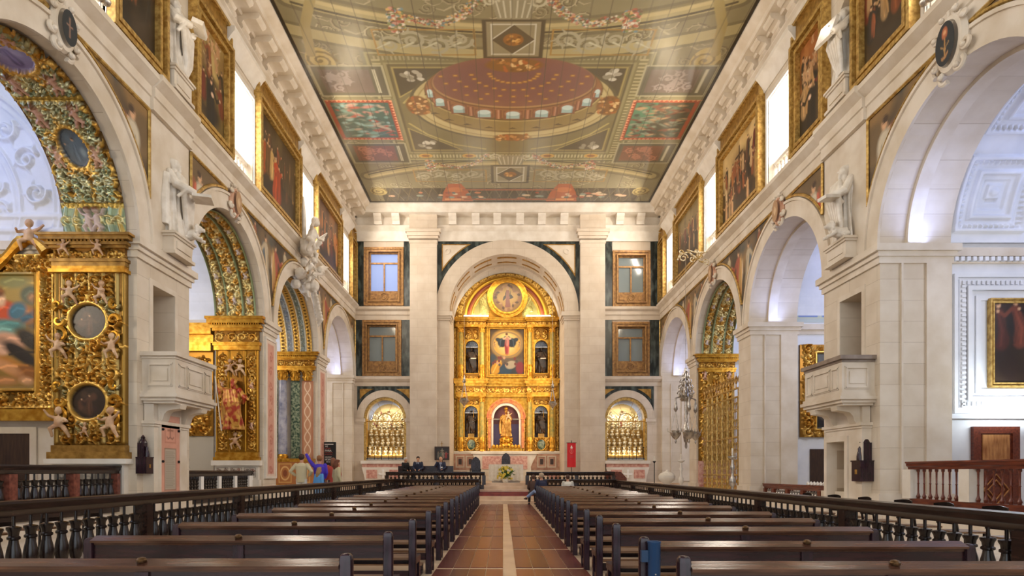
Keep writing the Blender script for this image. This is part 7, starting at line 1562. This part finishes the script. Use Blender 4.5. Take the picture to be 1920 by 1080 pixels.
balustrade('nave_balustrade', (-5.95, 3.3), (-5.3, 31.0), 0, 1.15, .262, 0, 'long dark turned wooden balustrade running down the left side of the pews', DK, skip=3.2)
balustrade('nave_balustrade', (5.32, 3.0), (5.62, 31.0), 0, 1.07, .262, 0, 'long dark turned wooden balustrade running down the right side of the pews', DK, skip=2.6)
balustrade('front_balustrade', (-5.25, 31.05), (-1.25, 31.05), 0, 1.14, .2, 0, 'dark balustrade across the front of the left pews', DK, every=10, br=.07)
balustrade('front_balustrade', (1.5, 31.05), (5.55, 31.05), 0, 1.12, .2, 0, 'dark balustrade across the front of the right pews', DK, every=10, br=.07)
balustrade('altar_rail', (-5.9, 31.95), (-.98, 31.95), .6, .88, .2, 0, 'dark communion rail on the altar steps, left of the central passage', DK, every=12, br=.07)
balustrade('altar_rail', (1.22, 31.95), (5.6, 31.95), .6, .88, .2, 0, 'dark communion rail on the altar steps, right of the central passage', DK, every=12, br=.07)
# chapel balustrades
DX = .38
balustrade('chapel_balustrade', (ZL - DX, 9.9), (ZL - DX, 14.85), FC - .05, 1.08, .21, 0, 'black turned balustrade with red marble posts before the big left chapel', DK, every=8, br=.07, postmat=rock('red_marble', '5a2c24', '8a5040', 12, .3, dist=0), postw=.1)
balustrade('chapel_balustrade', (ZL - DX, 17.75), (ZL - DX, 22.7), FC - .05, .98, .17, 0, 'black twisted balustrade with white posts before the saint pilaster chapel', (M['rail'], M['turned']), every=7, br=.07, postmat=M['white'], postw=.09, prof=[(.8, 0), (.8, .06)] + [(.55 + .35 * (k % 2), .1 + .08 * k) for k in range(10)] + [(.8, .92), (.8, 1)])
RB = (M['red'], M['red']); sp = [(.7, 0), (.7, .04), (.95, .08), (.6, .14), (.38, .2), (.33, .5), (.55, .52), (.33, .54), (.42, .9), (.7, .93), (.7, 1)]
balustrade('chapel_balustrade', (ZR + DX, 9.3), (ZR + DX, 14.85), FC + .05, 1.08, .2, 0, 'red brown wooden balustrade with pale stone posts before the big right chapel', RB, every=9, br=.05, postmat=M['pale'], postw=.15, prof=sp, cap=.15)
r = balustrade('chapel_balustrade', (ZR + .55, 18.3), (ZR + .55, 23.5), FC - .2, .66, .18, 0, 'low dark wooden rail with white papers on it before the second right chapel', (M['red'], M['silver']), every=6, br=.05, postmat=M['red'], postw=.1)
m = MB(); rg = random.Random(3)
for k in range(9): y = 18.5 + .2 * k; m.tube([(ZR + .5, y, 1.07), (ZR + .48, y + .05, 1.16), (ZR + .5, y + .12, 1.09)], [.05, .03, .05], 5)
tag(m.build('papers', M['white']), 'crumpled white papers lying on the low rail of the second right chapel', 'papers')
m = MB(); m.box(ZR + .38, ZR + .42, 18.35, 18.75, .75, 1.1); tag(m.build('white_cloth', M['cloth']), 'white cloth hanging over the end of the low chapel rail', 'cloth')
# ================================================================== CHAIRS BEHIND THE RIGHT BALUSTRADE
def make_chair():
    r = empty('wooden_chair', (0, 0, 0))
    MB().box(-.21, .21, -.2, .2, .43, .46).build('seat', M['seat'], r)
    for x in (-.18, .18):
        MB().box(x - .018, x + .018, -.19, -.155, 0, .43).build('leg', M['turned'], r); MB().tube([(x, .18, 0), (x, .19, .45), (x * 1.05, .25, .86)], [.018, .02, .016], 6).build('rear_leg', M['turned'], r)
    m = MB()
    for z in (.6, .74, .86): m.loft([[(x, .2 + (z - .45) * .14 - .05 * math.cos(x * 7) + dy, z + .03 * math.cos(x * 7) * (1 if z > .8 else 0) + dz) for dy, dz in ((0, -.035), (.015, -.035), (.015, .035), (0, .035))] for x in np.linspace(-.2, .2, 7)])
    m.build('backrest', M['turned'], r); return r
ch = make_chair(); k = 0
for side, ys in (('right', (6.9, 7.8, 8.7, 9.6, 10.6, 11.6, 12.6)), ('left', (7.3, 8.2, 9.1, 10.0))):
    for j, y in enumerate(ys):
        o = ch if k == 0 else copy_tree(ch); k += 1; x = RRx(y) + 1.55 if side == 'right' else -6.75
        o.scale.z = .84; o.location = (6.35 if side == 'right' else x, y, FS); o.rotation_euler.z = -PI / 2 * (1 if side == 'right' else -1) + PI + .08 * math.sin(j * 3)
        tag(o, 'dark wooden chair behind the %s balustrade, %s from the camera' % (side, ORD[j]), 'chair', 'chairs behind the %s balustrade' % side)
# ================================================================== LAMPS, CANDLESTICKS, FONT ON THE RIGHT
r = empty('scroll_bracket', (ZR - .2, 27.7, 11.0), 0, 'gilt wrought scroll bracket projecting from the third right keystone', 'bracket')
m = MB(); yb = 27.7
def sc(m, cx, cz, q, a0, s, turns=1.4, w=.03): m.tube([(cx + q * (1 - .75 * t / 20) * math.cos(a0 + s * turns * 2 * PI * t / 20), yb, cz + q * (1 - .75 * t / 20) * math.sin(a0 + s * turns * 2 * PI * t / 20)) for t in range(21)], w, 6)
m.tube([(ZR - .1, yb, 10.55), (ZR - .6, yb, 10.75), (ZR - 1.1, yb, 11.15), (ZR - 1.5, yb, 11.1), (ZR - 1.6, yb, 10.8)], .035, 6); m.tube([(ZR - .1, yb, 11.2), (ZR - .7, yb, 11.1), (ZR - 1.2, yb, 11.25)], .03, 6)
for a in ((-1.35, 10.9, .2, 0, 1), (-.95, 10.85, .17, 2, -1), (-.6, 11.0, .16, 1, 1), (-.35, 10.7, .15, 3, -1), (-1.45, 11.15, .12, 4, 1), (-.75, 11.2, .1, 2, 1)): sc(m, ZR + a[0], a[1], *a[2:])
at0(r, m.build('scrolls', M['ivory']))
X0 = 8.03; r = empty('silver_chandelier', (X0, 27.7, 3.0), 0, 'large tarnished silver lamp of three bowls under a pierced crown, hanging from the gilt bracket', 'chandelier')
m = MB(); m.tube([(X0, 27.7, 10.8), (X0, 27.7, 5.9)], .008, 4); at0(r, m.build('wire', M['silver']))
m = MB()
for z, q in ((4.85, .28), (5.1, .25), (5.35, .2), (5.6, .12), (5.85, .04)):
    n = 10
    for k in range(n):
        a = 2 * PI * k / n; c = (X0 + q * math.cos(a), 27.7 + q * math.sin(a), z); m.ell(c, (.05, .05, .1), 6, 5); m.tube([c, (X0 + q * 1.35 * math.cos(a), 27.7 + q * 1.35 * math.sin(a), z + .1), (X0 + q * 1.1 * math.cos(a), 27.7 + q * 1.1 * math.sin(a), z + .2)], .018, 5)
m.lathe((X0, 27.7, 4.6), [(.2, 0), (.26, .1), (.16, .2), (.1, .6), (.06, 1.2)], 14); at0(r, m.build('crown', M['silver']))
m = MB(); m.lathe((X0 + .02, 27.7, 2.5), [(.02, 0), (.06, .1), (.04, .25), (.1, .35), (.14, .6), (.16, .9), (.1, 1.0), (.07, 1.2), (.09, 1.7), (.07, 2.1)], 14); at0(r, m.build('stem', M['silver']))
for s, dy in ((-1, -.3), (1, .3), (0, -.5)):
    bx_ = X0 + s * .52; by = 27.7 + dy
    m = MB(); m.tube([(X0, 27.7, 4.9), (X0 + s * .3, 27.7 + dy * .6, 4.75), (bx_, by, 4.7)], .03, 6); m.lathe((bx_, by, 4.1), [(.03, 0), (.09, .1), (.07, .3), (.03, .5), (.05, .6)], 10)
    for q in range(3): a = q * 2.1 + .5; m.tube([(bx_, by, 4.15), (bx_ + .2 * math.cos(a), by + .2 * math.sin(a), 3.25)], .012, 5)
    at0(r, m.build('arm', M['silver'])); m = MB(); m.lathe((bx_, by, 2.72), [(.01, 0), (.05, .08), (.03, .16), (.12, .24), (.22, .38), (.24, .46), (.15, .5), (.18, .56)], 14)
    for q in range(3): a = q * 2.1 + .5; m.tube([(bx_ + .2 * math.cos(a), by + .2 * math.sin(a), 3.2), (bx_ + .34 * math.cos(a), by + .34 * math.sin(a), 3.26), (bx_ + .36 * math.cos(a), by + .36 * math.sin(a), 3.38)], .02, 5)
    at0(r, m.build('bowl', M['silver']))
def candlestick(x, y, z, h, label, mat):
    r = empty('candlestick', (x, y, z), 0, label, 'candlestick'); m = MB(); pr = [(.2, 0), (.22, .03), (.12, .08), (.14, .16), (.06, .22), (.05, .3), (.11, .36), (.12, .44), (.05, .5), (.045, .6), (.09, .66), (.05, .72), (.045, .8), (.16, .84), (.16, .86), (.05, .87)]
    m.lathe((x, y, z), [(a * h / 2, b * h) for a, b in pr], 16); at0(r, m.build('stem', mat)); m = MB(); m.lathe((x, y, z + .86 * h), [(.035, 0), (.033, .14 * h), (.01, .145 * h)], 10); at0(r, m.build('candle', M['cloth']))
candlestick(8.45, 23.2, FS, 2.05, 'tall silver candlestick in front of the gilded grille', M['silver']); candlestick(8.2, 29.0, FS, 2.0, 'slender cream candlestick below the silver chandelier', M['pale'])
r = empty('baptismal_font', (7.75, 29.8, FS), 0, 'covered cream stone font beside the slender candlestick', 'font'); m = MB(); m.lathe((7.75, 29.8, FS), [(.3, 0), (.3, .08), (.12, .16), (.12, .6), (.36, .8), (.4, .95), (.38, 1.0)], 20); at0(r, m.build('basin', M['pale'])); m = MB(); m.lathe((7.75, 29.8, FS + 1.0), [(.4, 0), (.3, .12), (.08, .2), (.06, .26), (.01, .28)], 20); at0(r, m.build('lid', M['cloth']))
r = empty('torch_stand', (7.3, 30.4, FS), 0, 'thin dark stand with a small white candle left of the font', 'candle stand'); m = MB(); m.tube([(7.3, 30.4, FS), (7.3, 30.4, 1.95)], .02, 6); m.lathe((7.3, 30.4, 1.9), [(.02, 0), (.08, .08), (.08, .1)], 10); m.lathe((7.3, 30.4, FS), [(.16, 0), (.03, .05)], 12); at0(r, m.build('pole', M['iron'])); m = MB(); m.lathe((7.3, 30.4, 2.0), [(.035, 0), (.03, .22), (.01, .24)], 8); at0(r, m.build('candle', M['cloth']))
r = empty('lectern', (5.9, 33.2, FP), 0, 'brown wooden lectern at the right end of the communion rail', 'lectern'); m = MB(); m.prism([(5.4, FP), (6.5, FP), (6.5, 1.15), (6.2, 1.48), (5.4, 1.52)], lambda a, b, c: (a, c, b), 33.1, 33.6); at0(r, m.build('body', M['red']))
# ================================================================== PEOPLE
M['skin'] = rock('skin', 'c08868', 'd8a684', 12, .5, dist=0)
def person(loc, rz, label, pose='stand', h=1.72, top='8a8a8a', legs='2a2a34', hair='2a1c14', shoes='1a1614', longhair=False, arms=None, look=(0, -1), shirt=None, tie=None, skirt=False, crossed=False, badge=False, seat=.46, bag=None, lean=0.0, collar=None, beard=False, bald=False):
    """facing -y; one continuous skin body, clothes and hair as children"""
    r = empty('person', loc, rz, label, 'person'); s = h / 1.72
    if pose == 'stand': hip, kn, an = .92 * s, .5 * s, .08 * s; K = [((-.1, 0, hip), (-.11, -.02, kn), (-.12, .02, an)), ((.1, 0, hip), (.11, -.03, kn), (.12, .02, an))]
    else:
        hip = seat + .1; K = [((-.1, 0, hip), (-.13, -.44, hip - .02), (-.14, -.42, .08)), ((.1, 0, hip), (.13, -.44, hip - .02), (.14, -.44, .08))]
        if crossed: K[1] = ((.1, 0, hip), (.08, -.48, hip + .09), (.36, -.70, .36))
    sz = hip + .5 * s; ly = -lean
    A = arms or ([((-.19, 0, sz), (-.26, .03, sz - .28), (-.24, -.08, sz - .52)), ((.19, 0, sz), (.26, .03, sz - .28), (.24, -.08, sz - .52))] if pose == 'stand' else [((-.19, 0, sz), (-.25, -.06, sz - .27), (-.1, -.3, sz - .38)), ((.19, 0, sz), (.25, -.06, sz - .27), (.1, -.3, sz - .38))])
    A = [tuple((p[0] * (s if i else s), p[1] + (ly if i == 0 else ly * .7), p[2]) for i, p in enumerate(a)) for a in A]
    m = MB(); m.tube([(0, 0, hip - .06), (0, 0, hip + .1), (0, ly * .5, hip + .28), (0, ly, sz - .02)], [.13 * s, .135 * s, .125 * s, .085 * s], 12)
    for a in K: m.tube([a[0], Vector(a[0]).lerp(Vector(a[1]), .5), a[1], Vector(a[1]).lerp(Vector(a[2]), .35), a[2]], [.085 * s, .078 * s, .055 * s, .056 * s, .036 * s], 10); m.ell(a[1], .056 * s, 8, 6)
    for a in A: arm(m, *a, r=.042 * s, sleeve=1.0, curl=.7)
    m.tube([(0, ly, sz - .02), (0, ly - .01, sz + .1)], [.07 * s, .052 * s], 10); hc = (0, ly - .02, sz + .22 * s); head(m, hc, .115 * s, look, beard)
    m.build('body', M['skin'], r, remesh=.014)
    m = MB()                                                       # jacket or shirt, loose over the torso and arms
    rg_ = [(hip - .12 * s, .18, .14, 0), (hip + .02, .182, .145, 0), (hip + .16, .175, .15, .3), (hip + .3, .19, .15, .6), (sz - .06, .205, .145, .95), (sz, .175, .1, 1), (sz + .05, .075, .07, 1)]
    m.loft([[(a * s * math.cos(t) * (1 + .03 * math.sin(7 * t)), ly * k + b * s * math.sin(t), z) for t in [2 * PI * j / 24 for j in range(24)]] for z, a, b, k in rg_])
    for a in A:
        e = Vector(a[1]); w = Vector(a[2]); w2 = e.lerp(w, .88); m.ell(a[0], .075 * s, 10, 8); m.tube([a[0], Vector(a[0]).lerp(e, .5), e, e.lerp(w, .5), w2], [.074 * s, .07 * s, .062 * s, .056 * s, .05 * s], 10)
    m.build('top', flat(top, .8, name='cloth'), r, remesh=.016)
    m = MB(); m.ell((0, 0, hip), (.155 * s, .125 * s, .12 * s), 14, 10)
    for a in K:
        e = Vector(a[1]); w = Vector(a[2]); m.tube([a[0], Vector(a[0]).lerp(e, .5), e, e.lerp(w, .5), e.lerp(w, .92)], [.1 * s, .095 * s, .074 * s, .07 * s, .066 * s], 10); m.ell(a[1], .074 * s, 8, 6)
    m.build('trousers', flat(legs, .8, name='cloth'), r, remesh=.016)
    for a in K: m = MB(); x, y, z = a[2]; m.loft([[(x + w * math.cos(t), y - .02 + dy + .05 * math.sin(t), z - .08 + zz) for t in [2 * PI * j / 10 for j in range(10)]] for w, dy, zz in ((.045, 0, .0), (.045, 0, .06), (.035, 0, .1))]); m.loft([[(x + w * math.cos(t), y - .02 - d, z - .045 + .035 * hh * math.sin(t)) for t in [2 * PI * j / 10 for j in range(10)]] for d, w, hh in ((-.05, .035, 1), (.05, .045, 1.1), (.13, .042, .8), (.19, .02, .4))]); m.build('shoe', flat(shoes, .4, name='leather'), r)
    C = Vector(hc); R = rot3('Z', math.atan2(look[0], -look[1])); m = MB(); q = .118 * s
    if not bald: m.ell(C + R @ Vector((0, .022, .028)), (q * .84, q * .92, q * .98), 14, 10, R); m.ell(C + R @ Vector((0, -.03, .085)), (q * .7, q * .6, q * .4), 12, 8, R)
    else: m.ell(C + R @ Vector((0, .03, -.01)), (q * .82, q * .85, q * .8), 14, 10, R)
    if longhair: m.tube([C + R @ Vector((0, .03, .02)), C + R @ Vector((0, .07, -.1)), C + R @ Vector((0, .09, -.24))], [q * .85, q * .9, q * .6], 10)
    o = m.build('hair', flat(hair, .7, name='hair'), r, remesh=.014)
    if shirt:
        m = MB(); m.prism([(-.06, sz + .03), (.06, sz + .03), (.035, hip + .12), (-.035, hip + .12)], lambda a, b, c: (a * s, ly * ((b - hip) / (sz - hip)) - .128 * s - c, b), 0, .012); m.build('shirt_front', flat(shirt, .8, name='cloth'), r)
        m = MB(); m.prism([(-.018, sz + .02), (.018, sz + .02), (.028, hip + .2), (0, hip + .14), (-.028, hip + .2)], lambda a, b, c: (a * s, ly * ((b - hip) / (sz - hip)) - .145 * s - c, b), 0, .01); m.build('tie', flat(tie or '1c2030', .7, name='cloth'), r)
    if badge: m = MB(); m.box(.02, .12, ly * .5 - .19, ly * .5 - .17, hip + .22, hip + .29); m.build('badge', M['white'], r)
    return r
# four visitors by the third left arch, seen from behind
person((-7.05, 22.0, FS), PI - .1, 'person in a loose beige shirt seen from behind, hands on hips', top='c8bc9a', legs='d0ccc4', hair='3a2418', h=1.76, arms=[((-.2, 0, 1.42), (-.38, .05, 1.2), (-.22, -.1, 1.04)), ((.2, 0, 1.42), (.38, .05, 1.2), (.22, -.1, 1.04))])
person((-6.55, 22.4, FS), PI + .3, 'person in a bright violet blue top stretching one arm up', top='4a34b8', legs='24283c', hair='8a5a34', h=1.72, look=(.4, -1), arms=[((-.2, 0, 1.42), (-.25, .03, 1.14), (-.2, -.1, .94)), ((.2, 0, 1.42), (.33, -.1, 1.6), (.46, -.2, 1.86))])
person((-6.35, 21.7, FS), PI - .5, 'child in a light blue top standing between two grown visitors', top='5a9ad8', legs='8aa8c8', hair='9a7a54', h=1.3, longhair=True)
person((-6.35, 23.5, FS), PI + .5, 'person in a coral red top behind the child in blue', top='b84a40', legs='3a3034', hair='7a4a30', h=1.66, longhair=True)
person((-6.0, 22.7, FS), PI - .9, 'brown haired person in a cream top at the right of the visitor group', top='c8bc94', legs='4a4238', hair='6a3a22', h=1.58, longhair=True)
# seated people on the presbytery
def bench(x0, x1, y, z, label):
    r = empty('bench', ((x0 + x1) / 2, y, z), 0, label, 'bench'); m = MB(); m.box(x0, x1, y - .2, y + .2, z + .42, z + .46); at0(r, m.build('seat', M['pew'])); m = MB(); m.box(x0, x1, y + .18, y + .22, z + .55, z + .9); at0(r, m.build('backrest', M['pew']))
    for x in (x0 + .05, x1 - .11): m = MB(); m.box(x, x + .06, y - .18, y + .2, z, z + .42); at0(r, m.build('leg', M['pew']))
bench(-5.7, -2.7, 33.95, FP, 'dark wooden bench behind the communion rail under the seated men')
person((-4.55, 33.75, FP), -.05, 'bearded seated man in a dark blue suit, pale shirt and tie, reading', pose='sit', top='262c42', legs='20242e', shirt='b8c4d8', tie='1c2238', hair='2a1a12', look=(.25, -1), beard=False, lean=.06)
person((-3.35, 33.75, FP), .0, 'seated man in a dark suit with a white badge, hand to his face', pose='sit', top='262c44', legs='20242e', shirt='c4ccdc', tie='8a90a8', hair='b8845c', bald=True, look=(-.2, -1), badge=True, arms=[((-.19, 0, 1.06), (-.3, -.12, .86), (-.14, -.16, 1.16)), ((.19, 0, 1.06), (.25, -.08, .8), (.08, -.3, .7))])
person((-5.3, 33.9, FP), .9, 'grey haired person in a black coat sitting sideways beside the suited man', pose='sit', top='121216', legs='1a1a1e', hair='c8c4bc', h=1.6, look=(.2, -1), lean=.04)
# couple in the last right pew and the woman beside them
person((1.66, 26.85, 0), PI + .5, 'older man in a navy jacket leaning towards the aisle with crossed legs', pose='sit', top='2a2c44', legs='8a9cc0', hair='b09a80', shoes='3a2420', h=1.78, crossed=True, look=(.5, -1), lean=.05)
person((1.36, 28.1, 0), PI + .1, 'person in brown sitting at the aisle end of the front, head bowed', pose='sit', top='4a342c', legs='1c1a20', hair='5a3c2c', h=1.6, look=(0, -1), lean=.07)
person((2.75, 26.8, 0), PI, 'dark haired person in a white blouse sitting in the last right pew', pose='sit', top='dcd8cc', legs='3a3a44', hair='4a3022', h=1.62, longhair=False)
# priestly visitors' cushions and spotlights on the window sills
for k, (side, y) in enumerate((('left', 13.2), ('right', 13.2))):
    f = SIDES[side][0]; r = empty('spotlight', f(y, 11.35, .0), 0, 'cluster of round glass spotlights on the high sill of the %s wall' % side, 'spotlight')
    for j in range(3): m = MB(); p = f(y + .2 * j, 11.55 + .05 * j, -.18); m.lathe(p, [(.02, -.1), (.08, -.06), (.1, 0), (.1, .02)], 12); m.tube([p, (p[0], p[1], 11.3)], .015, 5); at0(r, m.build('lamp_head', M['silver']))
